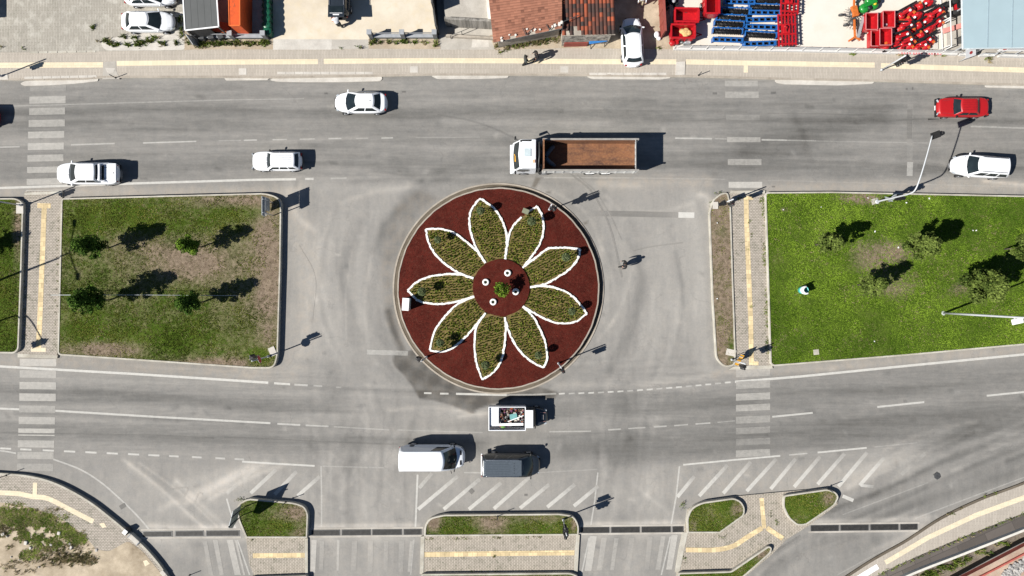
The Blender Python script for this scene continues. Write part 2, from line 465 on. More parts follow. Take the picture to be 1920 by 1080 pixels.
# ------------------------------------------------------------------ meshes
class MB:
    """collects shapes and links them as ONE mesh object"""

    def __init__(self):
        self.v, self.f, self.m, self.s = [], [], [], []

    def add(self, vs, fs, m=0, smooth=False, M=None):
        o = len(self.v)
        if M is not None:
            vs = [tuple(M @ Vector(p)) for p in vs]
        self.v.extend([tuple(p) for p in vs])
        for f in fs:
            self.f.append(tuple(i + o for i in f))
            self.m.append(m)
            self.s.append(smooth)
        return self

    def box(self, c, s, rz=0.0, m=0, bev=0.0, M=None, rx=0.0, ry=0.0):
        hx, hy, hz = s[0] / 2, s[1] / 2, s[2] / 2
        T = Matrix.Translation(c) @ Euler((rx, ry, rz)).to_matrix().to_4x4()
        if M is not None:
            T = M @ T
        if bev <= 0:
            vs = [(x, y, z) for x in (-hx, hx) for y in (-hy, hy) for z in (-hz, hz)]
            fs = [(0, 1, 3, 2), (4, 6, 7, 5), (0, 4, 5, 1), (2, 3, 7, 6), (0, 2, 6, 4), (1, 5, 7, 3)]
            return self.add(vs, fs, m, False, T)
        bm = bmesh.new()
        bmesh.ops.create_cube(bm, size=1.0)
        for p in bm.verts:
            p.co = Vector((p.co.x * s[0], p.co.y * s[1], p.co.z * s[2]))
        bmesh.ops.bevel(bm, geom=list(bm.edges), offset=min(bev, min(s) * 0.45), segments=2, profile=0.6, affect='EDGES')
        bm.verts.index_update()
        self.add([p.co.copy() for p in bm.verts], [[q.index for q in f.verts] for f in bm.faces], m, False, T)
        bm.free()
        return self

    def bar(self, a, b, w, h=None, m=0, M=None):
        a, b = Vector(a), Vector(b)
        h = h or w
        d = b - a
        L = d.length
        x = d.normalized()
        up = Vector((0, 0, 1)) if abs(x.z) < 0.95 else Vector((0, 1, 0))
        y = up.cross(x).normalized()
        z = x.cross(y)
        R = Matrix((x, y, z)).transposed().to_4x4()
        R.translation = (a + b) / 2
        if M is not None:
            R = M @ R
        return self.box((0, 0, 0), (L, w, h), 0, m, 0, R)

    def tube(self, pts, rad, n=8, m=0, M=None, caps=True, smooth=True):
        pts = [Vector(p) for p in pts]
        if isinstance(rad, (int, float)):
            rad = [rad] * len(pts)
        vs, fs = [], []
        pu = None
        for i, p in enumerate(pts):
            d = (pts[min(i + 1, len(pts) - 1)] - pts[max(i - 1, 0)]).normalized()
            if pu is None:
                pu = Vector((0, 0, 1)) if abs(d.z) < 0.9 else Vector((1, 0, 0))
            x = pu.cross(d).normalized()
            y = d.cross(x).normalized()
            pu = y
            for k in range(n):
                a = 2 * PI * k / n
                vs.append(p + x * (math.cos(a) * rad[i]) + y * (math.sin(a) * rad[i]))
        for i in range(len(pts) - 1):
            for k in range(n):
                a, b2 = i * n + k, i * n + (k + 1) % n
                fs.append((a, b2, b2 + n, a + n))
        if caps:
            fs.append(tuple(reversed(range(n))))
            fs.append(tuple(range((len(pts) - 1) * n, len(pts) * n)))
        return self.add(vs, fs, m, smooth, M)

    def lathe(self, prof, c=(0, 0, 0), n=16, m=0, M=None, smooth=True, axis='Z'):
        vs, fs = [], []
        for r, z in prof:
            for k in range(n):
                a = 2 * PI * k / n
                x, y = math.cos(a) * r, math.sin(a) * r
                if axis == 'Z':
                    q = (x, y, z)
                elif axis == 'Y':
                    q = (x, z, y)
                else:
                    q = (z, x, y)
                vs.append((c[0] + q[0], c[1] + q[1], c[2] + q[2]))
        for i in range(len(prof) - 1):
            for k in range(n):
                a, b2 = i * n + k, i * n + (k + 1) % n
                fs.append((a, b2, b2 + n, a + n))
        fs.append(tuple(reversed(range(n))))
        fs.append(tuple(range((len(prof) - 1) * n, len(prof) * n)))
        return self.add(vs, fs, m, smooth, M)

    def prism(self, poly, z0, z1, m=0, M=None, ms=None):
        n = len(poly)
        z1f = z1 if callable(z1) else (lambda x, y: z1)
        vs = [(x, y, z0) for x, y in poly] + [(x, y, z1f(x, y)) for x, y in poly]
        self.add(vs, [tuple(range(n, 2 * n))], m, False, M)
        o = len(self.v) - 2 * n
        for i in range(n):
            j = (i + 1) % n
            self.f.append((o + i, o + j, o + n + j, o + n + i))
            self.m.append(m if ms is None else ms)
            self.s.append(False)
        return self

    def ball(self, c, r, m=0, n=12, M=None, sc=(1, 1, 1)):
        prof = [(math.sin(PI * i / n) * r, -math.cos(PI * i / n) * r) for i in range(1, n)]
        vs, fs = [], []
        k2 = n + 2
        for rr, z in prof:
            for k in range(k2):
                a = 2 * PI * k / k2
                vs.append((c[0] + math.cos(a) * rr * sc[0], c[1] + math.sin(a) * rr * sc[1], c[2] + z * sc[2]))
        for i in range(len(prof) - 1):
            for k in range(k2):
                a, b2 = i * k2 + k, i * k2 + (k + 1) % k2
                fs.append((a, b2, b2 + k2, a + k2))
        fs.append(tuple(reversed(range(k2))))
        fs.append(tuple(range((len(prof) - 1) * k2, len(prof) * k2)))
        return self.add(vs, fs, m, True, M)

    def build(self, name, mats, parent=None, fix=True):
        me = bpy.data.meshes.new(name)
        me.from_pydata(self.v, [], self.f)
        if not isinstance(mats, (list, tuple)):
            mats = [mats]
        for mm in mats:
            me.materials.append(A[mm] if isinstance(mm, str) else mm)
        me.polygons.foreach_set('material_index', self.m)
        me.polygons.foreach_set('use_smooth', self.s)
        if fix:
            bm = bmesh.new()
            bm.from_mesh(me)
            bmesh.ops.recalc_face_normals(bm, faces=bm.faces)
            bm.to_mesh(me)
            bm.free()
        me.update()
        return link(name, me, parent)


def link(name, me, parent=None):
    o = bpy.data.objects.new(name, me)
    COL.objects.link(o)
    if parent is not None:
        o.parent = parent
    return o


def fast_mesh(name, verts, faces_n, mats, attrs=None, parent=None, smooth=False, loops=None, matidx=None):
    """numpy arrays -> mesh; all faces have faces_n corners (loops lists the corners)"""
    me = bpy.data.meshes.new(name)
    nv = len(verts)
    me.vertices.add(nv)
    me.vertices.foreach_set('co', np.asarray(verts, dtype=np.float32).ravel())
    if loops is None:
        loops = np.arange(nv)
    loops = np.asarray(loops, dtype=np.int32).ravel()
    nf = len(loops) // faces_n
    me.loops.add(len(loops))
    me.loops.foreach_set('vertex_index', loops)
    me.polygons.add(nf)
    me.polygons.foreach_set('loop_start', np.arange(nf, dtype=np.int32) * faces_n)
    me.polygons.foreach_set('use_smooth', np.full(nf, smooth))
    for mm in mats:
        me.materials.append(A[mm] if isinstance(mm, str) else mm)
    if matidx is not None:
        me.polygons.foreach_set('material_index', np.asarray(matidx, dtype=np.int32))
    me.update(calc_edges=True)
    for an, (kind, data) in (attrs or {}).items():
        a = me.attributes.new(an, kind, 'POINT')
        if kind == 'FLOAT':
            a.data.foreach_set('value', np.asarray(data, dtype=np.float32).ravel())
        else:
            a.data.foreach_set('color', np.asarray(data, dtype=np.float32).ravel())
    return link(name, me, parent)


def tag(o, label, cat, group=None):
    o['label'] = label
    o['category'] = cat
    if group:
        o['group'] = group
    return o


def empty(name, label, cat, loc, rz=0.0, group=None):
    o = bpy.data.objects.new(name, None)
    o.empty_display_size = 0.3
    COL.objects.link(o)
    o.location = loc if len(loc) == 3 else (loc[0], loc[1], 0)
    o.rotation_euler = (0, 0, rz)
    return tag(o, label, cat, group)


def struct(o, kind='structure'):
    o['kind'] = kind
    return o


def dup(root, loc, rz, label=None, group=None):
    r = root.copy()
    COL.objects.link(r)
    r.location = loc if len(loc) == 3 else (loc[0], loc[1], 0)
    r.rotation_euler = (0, 0, rz)
    if label:
        r['label'] = label
    if group:
        r['group'] = group
    for ch in list(root.children):
        c = ch.copy()
        COL.objects.link(c)
        c.parent = r
        for g in ch.children:
            d = g.copy()
            COL.objects.link(d)
            d.parent = c
    return r


def fillet(pts, r, seg=6, closed=True):
    """round the corners of a polygon; r is a number or one number per corner"""
    n = len(pts)
    rs = r if isinstance(r, (list, tuple)) else [r] * n
    out = []
    for i in range(n):
        p = Vector(pts[i])
        if (not closed and i in (0, n - 1)) or rs[i] <= 0:
            out.append((p.x, p.y))
            continue
        a, b = Vector(pts[i - 1]) - p, Vector(pts[(i + 1) % n]) - p
        la, lb = a.length, b.length
        t = min(rs[i], la * 0.48, lb * 0.48)
        a, b = p + a.normalized() * t, p + b.normalized() * t
        for k in range(seg + 1):
            u = k / seg
            q = a * (1 - u) ** 2 + p * 2 * u * (1 - u) + b * u ** 2
            out.append((q.x, q.y))
    return out


def area2(p):
    return sum(p[i - 1][0] * p[i][1] - p[i][0] * p[i - 1][1] for i in range(len(p)))


def ccw(p):
    return list(p) if area2(p) > 0 else list(reversed(p))


def inset(poly, d):
    """poly is ccw; move every edge inwards by d"""
    n = len(poly)
    out = []
    for i in range(n):
        p0, p1, p2 = Vector(poly[i - 1]), Vector(poly[i]), Vector(poly[(i + 1) % n])
        e1, e2 = (p1 - p0), (p2 - p1)
        if e1.length < 1e-6 or e2.length < 1e-6:
            out.append(tuple(p1))
            continue
        e1.normalize()
        e2.normalize()
        n1, n2 = Vector((-e1.y, e1.x)), Vector((-e2.y, e2.x))
        b = n1 + n2
        if b.length < 1e-6:
            b = n1
        b.normalize()
        c = max(0.4, b.dot(n1))
        q = p1 + b * (d / c)
        out.append((q.x, q.y))
    return out


def inpoly(X, Y, poly):
    P = np.array(poly)
    ins = np.zeros(X.shape, bool)
    x0, y0 = P[:, 0], P[:, 1]
    x1, y1 = np.roll(x0, -1), np.roll(y0, -1)
    for a, b, c, d in zip(x0, y0, x1, y1):
        cond = ((b > Y) != (d > Y))
        with np.errstate(divide='ignore', invalid='ignore'):
            xi = (c - a) * (Y - b) / (d - b + 1e-12) + a
        ins ^= cond & (X < xi)
    return ins


def wpoly(pp, h=0.0):
    return ccw([W(x, y, h) for x, y in pp])


def segdist(X, Y, pts):
    d = np.full(X.shape, 1e9)
    for (ax, ay), (bx, by) in zip(pts[:-1], pts[1:]):
        vx, vy = bx - ax, by - ay
        L = vx * vx + vy * vy + 1e-9
        t = np.clip(((X - ax) * vx + (Y - ay) * vy) / L, 0, 1)
        d = np.minimum(d, np.hypot(X - ax - t * vx, Y - ay - t * vy))
    return d


def smooth_line(pts, n=8):
    """Catmull-Rom through the points"""
    P = [Vector(p) for p in pts]
    P = [P[0] * 2 - P[1]] + P + [P[-1] * 2 - P[-2]]
    out = []
    for i in range(1, len(P) - 2):
        for k in range(n):
            t = k / n
            a, b, c, d = P[i - 1], P[i], P[i + 1], P[i + 2]
            q = 0.5 * ((2 * b) + (c - a) * t + (2 * a - 5 * b + 4 * c - d) * t * t + (3 * b - a - 3 * c + d) * t ** 3)
            out.append(tuple(q))
    out.append(tuple(P[-2]))
    return out
# ------------------------------------------------------------------ ground and roads
g = MB()
g.prism([(-420, -420), (420, -420), (420, 420), (-420, 420)], -0.6, -0.04)
struct(g.build('ground', 'earth'))

RX0, RX1, RY0, RY1 = -320, 2240, -260, 1340
NX, NY = 720, 450
gx = np.linspace(RX0, RX1, NX)
gy = np.linspace(RY0, RY1, NY)
X, Y = np.meshgrid(gx, gy)
tone = np.full(X.shape, 0.50)
warm = np.full(X.shape, 0.25)
strk = np.full(X.shape, 0.0)


def blob(cx, cy, rx, ry, amp, ch='t', p=2.0):
    global tone, warm, strk
    d = ((np.abs(X - cx) / rx) ** p + (np.abs(Y - cy) / ry) ** p)
    w = np.exp(-d) * amp
    if ch == 't':
        tone = tone + w
    elif ch == 'w':
        warm = warm + w
    else:
        strk = strk + w


def stroke(pts, wd, amp, ch='t'):
    global tone, warm, strk
    w = np.exp(-(segdist(X, Y, pts) / wd) ** 2) * amp * (1.35 if amp < 0 else 1.0)
    if ch == 't':
        tone = tone + w
    elif ch == 'w':
        warm = warm + w
    else:
        strk = strk + w


# where traffic runs straight the wear is drawn out lengthways
strk += np.clip((355 - Y) / 30, 0, 1) * np.clip((Y - 100) / 30, 0, 1)
strk += np.clip((Y - 680) / 20, 0, 1) * np.clip((880 - Y) / 40, 0, 1) * np.clip(np.abs(X - 880) / 260 - 0.35, 0, 1)
tone -= 0.055 * np.clip((355 - Y) / 20, 0, 1)
# dusty middle of the junction
blob(640, 520, 100, 190, 0.10, 't', 3)
blob(1235, 520, 100, 180, 0.13, 't', 3)
blob(930, 800, 420, 60, 0.03)
blob(660, 950, 90, 70, 0.16)
blob(1180, 930, 80, 70, 0.14)
blob(600, 600, 60, 140, 0.04)
blob(330, 940, 150, 60, 0.13)
blob(480, 900, 130, 26, 0.10)
blob(330, 890, 300, 45, 0.10, 'w')
blob(940, 925, 160, 40, 0.10)
blob(1440, 905, 190, 38, 0.12)
blob(1440, 905, 190, 38, 0.4, 'w')
blob(1700, 880, 90, 30, 0.13)
for (x0, x1, y) in ((-100, 560, 360), (1130, 1330, 340), (1430, 2100, 350)):
    stroke([(x0, y), (x1, y)], 11, 0.12)
    stroke([(x0, y), (x1, y)], 12, 0.8, 'w')
stroke([(-60, 677), (120, 680), (500, 703)], 9, 0.12)
stroke([(-60, 677), (120, 680), (500, 703)], 10, 1.0, 'w')
stroke([(1340, 700), (1500, 695), (1920, 655), (2100, 636)], 9, 0.12)
stroke([(1340, 700), (1500, 695), (1920, 655), (2100, 636)], 9, 0.8, 'w')
stroke([(545, 380), (575, 480), (570, 640), (540, 700)], 22, 0.10)
stroke([(545, 380), (575, 480), (570, 640), (540, 700)], 24, 0.5, 'w')
stroke([(1300, 370), (1312, 520), (1320, 690)], 16, 0.10)
stroke([(550, 350), (700, 345), (800, 335)], 14, 0.08)
# wheel-darkened lanes
for pts, wd, amp in (
    ([(-100, 214), (250, 206), (620, 210), (820, 226)], 9, -0.12),
    ([(-100, 232), (300, 228), (700, 230)], 13, -0.05),
    ([(-100, 318), (300, 312), (620, 304), (760, 318)], 10, -0.09),
    ([(740, 205), (1000, 208), (1300, 218), (1700, 224), (2100, 232)], 10, -0.10),
    ([(1150, 192), (1500, 196), (1900, 204)], 8, -0.06),
    ([(1200, 305), (1400, 312), (1700, 318), (2100, 318)], 12, -0.12),
    ([(1300, 285), (1700, 290), (2100, 290)], 9, -0.06),
    ([(1400, 275), (1500, 255), (1600, 226), (1650, 222)], 26, -0.16),
    ([(1490, 222), (1506, 250), (1512, 280)], 8, -0.08),
    ([(-100, 728), (250, 742), (620, 765)], 12, -0.12),
    ([(-100, 745), (250, 752), (560, 775)], 12, -0.06),
    ([(-100, 806), (250, 812), (600, 826), (900, 836)], 14, -0.12),
    ([(-100, 822), (250, 828), (600, 845)], 12, -0.05),
    ([(1040, 775), (1300, 762), (1600, 738), (2100, 694)], 16, -0.12),
    ([(1100, 745), (1300, 735), (1600, 705), (2100, 660)], 10, -0.05),
    ([(1060, 845), (1300, 828), (1600, 800), (2100, 760)], 20, -0.15),
    ([(1150, 865), (1400, 845), (1700, 820), (2100, 790)], 14, -0.10),
    ([(1560, 960), (1640, 930), (1800, 890), (2100, 840)], 26, -0.10),
    ([(1600, 985), (1720, 940), (1900, 890)], 12, -0.07),
    ([(1440, 1075), (1540, 1020), (1640, 1010)], 22, -0.10),
    ([(560, 270), (760, 320), (800, 345)], 10, -0.04),
    ([(740, 300), (820, 312), (960, 270)], 12, -0.06),
    ([(675, 420), (640, 520), (660, 640)], 12, -0.07),
    ([(720, 420), (702, 540), (722, 640)], 9, -0.06),
    ([(1190, 420), (1210, 540), (1185, 660)], 14, -0.06),
    ([(700, 470), (722, 420), (765, 375), (815, 338), (880, 320), (950, 316)], 8, -0.11),
    ([(752, 372), (800, 330), (870, 306), (960, 296)], 6, -0.08),
    ([(640, 345), (740, 335), (830, 318)], 7, -0.05),
    ([(1140, 700), (1180, 620), (1205, 520)], 10, -0.07),
    ([(1000, 760), (1200, 752), (1500, 728), (1920, 690)], 12, -0.06),
    ([(900, 820), (1100, 822), (1400, 802), (1700, 778), (1960, 752)], 26, -0.07),
    ([(620, 700), (660, 830), (640, 1000)], 24, -0.07),
    ([(1170, 720), (1180, 850), (1165, 1000)], 20, -0.07),
    ([(300, 905), (360, 960), (372, 1060)], 20, -0.05),
):
    stroke(pts, wd, amp)
# pale dust fans
for pts, wd, amp in (
    ([(395, 925), (450, 882), (500, 870)], 12, 0.09),
    ([(330, 920), (420, 880)], 10, 0.07),
    ([(240, 870), (330, 950), (400, 1000)], 8, 0.08),
    ([(1000, 345), (1120, 470), (1130, 600)], 12, 0.09),
    ([(730, 360), (800, 345)], 12, 0.06),
    ([(760, 780), (900, 775)], 8, 0.08),
    ([(1650, 850), (1560, 905), (1600, 925)], 20, 0.08),
    ([(270, 990), (780, 990)], 6, 0.12), ([(1090, 985), (1290, 983)], 6, 0.12), ([(1520, 980), (1740, 975)], 6, 0.14),
    ([(270, 1012), (780, 1010)], 7, 0.12), ([(1090, 1006), (1290, 1002)], 7, 0.10), ([(1520, 998), (1740, 997)], 6, 0.12),
    ([(0, 142), (600, 158), (1000, 150), (1900, 165)], 8, 0.05),
):
    stroke(pts, wd, amp)
for pts, wd, wn in (
    ([(300, 955), (390, 912), (470, 872)], 16, [.95, .62, .9]), ([(345, 945), (420, 905), (500, 868)], 14, [.95, .55, .9]), ([(395, 935), (460, 900), (535, 870)], 12, [.9, .5, .9]),
    ([(232, 862), (300, 915), (360, 970), (400, 1005)], 9, [.98, .6, .5, .85]), ([(262, 868), (340, 925), (405, 985)], 6, [.98, .6, .8]), ([(330, 900), (380, 950), (425, 990)], 12, [.95, .6, .8]),
    ([(280, 985), (360, 990), (440, 988)], 14, [.9, .5, .8]), ([(590, 986), (690, 985), (785, 984)], 10, [.7, .6, .5]), ([(1092, 982), (1180, 981), (1275, 979)], 12, [.5, .65, .6]), ([(1520, 978), (1640, 976), (1740, 968)], 12, [.6, .45, .5]),
    ([(1730, 985), (1690, 1010), (1640, 1030)], 14, [.5, .6, .95]), ([(300, 1015), (370, 1040), (400, 1078)], 36, [.9, .72, .85]), ([(620, 1015), (640, 1078)], 50, [.8, .85]), ([(700, 1015), (705, 1078)], 50, [.75, .85]),
    ([(1130, 1010), (1115, 1075)], 40, [.75, .85]), ([(1200, 1010), (1185, 1075)], 50, [.72, .85]), ([(1470, 1075), (1540, 1030), (1620, 1010)], 30, [.85, .72, .8]), ([(1420, 1078), (1470, 1035), (1520, 1005)], 8, [.9, .6, .7]),
    ([(1660, 842), (1740, 810), (1830, 790)], 10, [.95, .7, .95]), ([(1590, 912), (1650, 875), (1720, 845)], 16, [.8, .62, .95]), ([(1040, 330), (1120, 345), (1200, 350)], 12, [.95, .7, .9]),
    ([(1040, 360), (1100, 400), (1130, 470)], 9, [.95, .75, .95]), ([(1140, 620), (1170, 560), (1185, 500)], 10, [.95, .72, .95]), ([(1120, 640), (1150, 600)], 7, [.9, .7]), ([(1200, 400), (1250, 395), (1300, 380)], 10, [.95, .72, .9]),
    ([(620, 400), (600, 480), (605, 560)], 10, [.95, .78, .95]), ([(640, 380), (700, 360), (780, 350)], 12, [.95, .72, .9]), ([(730, 770), (800, 764), (880, 772)], 9, [.95, .62, .95]), ([(860, 782), (900, 776), (940, 770)], 8, [.9, .6, .95]),
    ([(650, 640), (648, 560), (660, 470)], 5, [.95, .75, .95]), ([(690, 650), (684, 560), (700, 460)], 7, [.95, .8, .95]), ([(548, 380), (560, 410), (590, 430)], 16, [.6, .6, .95]), ([(1312, 366), (1325, 370), (1330, 388)], 16, [.9, .3, .9]),
    ([(1040, 720), (1200, 722), (1330, 705)], 14, [.95, .75, .85]), ([(1845, 340), (1900, 346), (1960, 352)], 10, [.95, .55, .6]), ([(1790, 322), (1860, 340), (1920, 345)], 5, [.95, .6, .7])):
    stroke(smooth_line(pts, 4), wd * .42, (1 - min(wn)) * .36)
    stroke(smooth_line(pts, 4), wd * .5, (1 - min(wn)) * .5, 'w')
DAMP = [(737, 664), (735, 677), (738, 688), (753, 702), (771, 724), (785, 749), (815, 753), (848, 762), (883, 777), (890, 777), (894, 770), (916, 762), (968, 748), (1040, 750), (1050, 735), (950, 705), (860, 690), (800, 640), (770, 655)]
D2 = [(706, 520), (715, 440), (735, 385), (775, 355), (800, 352), (830, 372), (790, 405), (766, 460), (756, 540), (766, 610), (740, 650), (718, 600)]
stroke([(728, 585), (737, 618), (754, 656)], 7, -.30)
stroke([(728, 585), (737, 618), (754, 656)], 7, 1, 'w')


def fleck(pts, wd, amp):
    """a narrow streak of wear; only the part of the sheet near it is touched"""
    xs_, ys_ = [p[0] for p in pts], [p[1] for p in pts]
    i0 = np.searchsorted(gx, min(xs_) - wd * 3), np.searchsorted(gx, max(xs_) + wd * 3)
    j0 = np.searchsorted(gy, min(ys_) - wd * 3), np.searchsorted(gy, max(ys_) + wd * 3)
    sl = (slice(*j0), slice(*i0))
    if X[sl].size:
        tone[sl] += np.exp(-(segdist(X[sl], Y[sl], pts) / wd) ** 2) * amp


fr = random.Random(42)
for k in range(150):        # traffic circling the island
    r = fr.uniform(206, 345)
    a0 = fr.uniform(0, 6.28)
    da = fr.uniform(.15, .7)
    pts = [(934 + (r + 14 * t * fr.uniform(.6, 1)) * math.cos(a0 + da * t), 541 + r * .98 * math.sin(a0 + da * t)) for t in (0, .25, .5, .75, 1)]
    if all(345 < p[1] < 740 for p in pts):
        fleck(pts, fr.uniform(2.5, 6), fr.choice((-1, 1, -1)) * fr.uniform(.02, .06))
for k in range(230):        # straight running
    up = fr.random() < .5
    x0, ln = fr.uniform(-250, 2100), fr.uniform(60, 420)
    if up:
        y0 = fr.uniform(165, 345)
        pts = [(x0, y0), (x0 + ln, y0 + ln * (-.012 if x0 < 700 else .012) + fr.uniform(-3, 3))]
    else:
        y0 = fr.uniform(690, 870)
        sl_ = .045 if x0 < 800 else -.075
        yy = y0 + (x0 - 960) * sl_
        pts = [(x0, yy), (x0 + ln, yy + ln * sl_ + fr.uniform(-3, 3))]
    fleck(pts, fr.uniform(2.2, 5), fr.choice((-1, 1, -1)) * fr.uniform(.02, .075))
for k in range(110):        # turning out of the side roads
    x0, y0 = fr.uniform(560, 780) if k % 3 else fr.uniform(1110, 1260), fr.uniform(860, 1000)
    ln = fr.uniform(50, 200)
    pts = [(x0, y0), (x0 + fr.uniform(-14, 14), y0 - ln * .5), (x0 + fr.uniform(-50, 50), y0 - ln)]
    fleck(pts, fr.uniform(2.5, 6), fr.choice((-1, 1)) * fr.uniform(.02, .055))
for k in range(70):
    x0, y0 = fr.uniform(1450, 1900), 0
    y0 = 1010 - (x0 - 1450) * .40 + fr.uniform(-60, 60)
    ln = fr.uniform(60, 240)
    fleck([(x0, y0), (x0 + ln, y0 - ln * fr.uniform(.33, .5))], fr.uniform(2.5, 6), fr.choice((-1, 1, -1)) * fr.uniform(.03, .11))
for k in range(260):        # patches, drips and grit
    x0, y0 = fr.uniform(0, 1920), fr.uniform(160, 1060)
    a_ = fr.uniform(0, 3.1)
    ln = fr.uniform(2, 14)
    fleck([(x0, y0), (x0 + ln * math.cos(a_), y0 + ln * math.sin(a_) * .5)], fr.uniform(2, 4.5), fr.choice((-1, -1, 1)) * fr.uniform(.05, .18))
for pl, soft, amp in ((DAMP, 4, -.52), (D2, 16, -.20)):
    dd = np.clip(segdist(X, Y, pl + [pl[0]]) / soft, 0, 1) * inpoly(X, Y, pl)
    tone += dd * amp * (0.75 + 0.5 * (np.sin(X * .11) * np.sin(Y * .13 + X * .05)) * .5)
    warm += dd * 1.0
warm = np.clip(warm, 0, 1)
strk = np.clip(strk, 0, 1)
tone = np.clip(tone, 0, 1)
vx, vy = (X - 960) / S, (540 - Y) / S
verts = np.stack([vx, vy, np.zeros_like(vx)], -1).reshape(-1, 3)
ii = (np.arange(NY - 1)[:, None] * NX + np.arange(NX - 1)[None, :])
loops = np.stack([ii, ii + NX, ii + NX + 1, ii + 1], -1).reshape(-1, 4)
colr = np.stack([tone, warm, strk, np.ones_like(tone)], -1).reshape(-1, 4)


def wear_at(px, py):
    u = np.clip((np.asarray(px) - RX0) / (RX1 - RX0) * (NX - 1), 0, NX - 1.001)
    v = np.clip((np.asarray(py) - RY0) / (RY1 - RY0) * (NY - 1), 0, NY - 1.001)
    i, j = u.astype(int), v.astype(int)
    f, g = (u - i)[:, None], (v - j)[:, None]
    C = colr.reshape(NY, NX, 4)
    return C[j, i] * (1 - f) * (1 - g) + C[j, i + 1] * f * (1 - g) + C[j + 1, i] * (1 - f) * g + C[j + 1, i + 1] * f * g


struct(fast_mesh('road', verts, 4, ['asphalt'], {'wear': ('FLOAT_COLOR', colr)}, loops=loops))


# ------------------------------------------------------------------ grass
def blades(pts, z, hmin, hmax, wid, lean, n=3, tint=None, jitter=0.03):
    """triangular blades around each point; returns verts (3 per blade) and tint"""
    k = len(pts)
    P = np.repeat(pts, n, 0)
    m = len(P)
    ang = rng.uniform(0, 2 * PI, m)
    h = rng.uniform(hmin, hmax, m)
    ln = rng.uniform(0.3, 1, m) * lean
    bx = P[:, 0] + rng.normal(0, jitter, m)
    by = P[:, 1] + rng.normal(0, jitter, m)
    zz = np.repeat(z, n) if np.ndim(z) else np.full(m, z)
    px, py = -np.sin(ang) * wid / 2, np.cos(ang) * wid / 2
    a = np.stack([bx + px, by + py, zz], -1)
    b = np.stack([bx - px, by - py, zz], -1)
    c = np.stack([bx + np.cos(ang) * ln, by + np.sin(ang) * ln, zz + h], -1)
    V = np.stack([a, b, c], 1).reshape(-1, 3)
    t = np.repeat(tint, n) if tint is not None else rng.uniform(0, 1, m)
    t = np.clip(t + rng.normal(0, 0.22, m), 0, 1)
    return V, np.repeat(t, 3)


def scatter(poly, dens):
    P = np.array(poly)
    x0, y0, x1, y1 = P[:, 0].min(), P[:, 1].min(), P[:, 0].max(), P[:, 1].max()
    n = int((x1 - x0) * (y1 - y0) * dens)
    x, y = rng.uniform(x0, x1, n), rng.uniform(y0, y1, n)
    k = inpoly(x, y, poly)
    return np.stack([x[k], y[k]], -1)


def vnoise(x, y, s, seed=0):
    """smooth value noise for the density of planting"""
    r = np.random.default_rng(seed)
    G = r.uniform(0, 1, (64, 64))
    u, v = x * s + 17.3, y * s + 9.1
    i, j = np.floor(u).astype(int), np.floor(v).astype(int)
    f, q = u - i, v - j
    f, q = f * f * (3 - 2 * f), q * q * (3 - 2 * q)
    i0, i1, j0, j1 = i % 64, (i + 1) % 64, j % 64, (j + 1) % 64
    return (G[i0, j0] * (1 - f) * (1 - q) + G[i1, j0] * f * (1 - q) + G[i0, j1] * (1 - f) * q + G[i1, j1] * f * q)


def dryfield(x, y, base, spots, h):
    k = (1 - h / HC) / S
    px, py = x / k + 960, 540 - y / k
    d = np.full(x.shape, float(base))
    for cx, cy, rx, ry, a in spots:
        d = d + a * np.exp(-((px - cx) / rx) ** 2 - ((py - cy) / ry) ** 2)
    return d


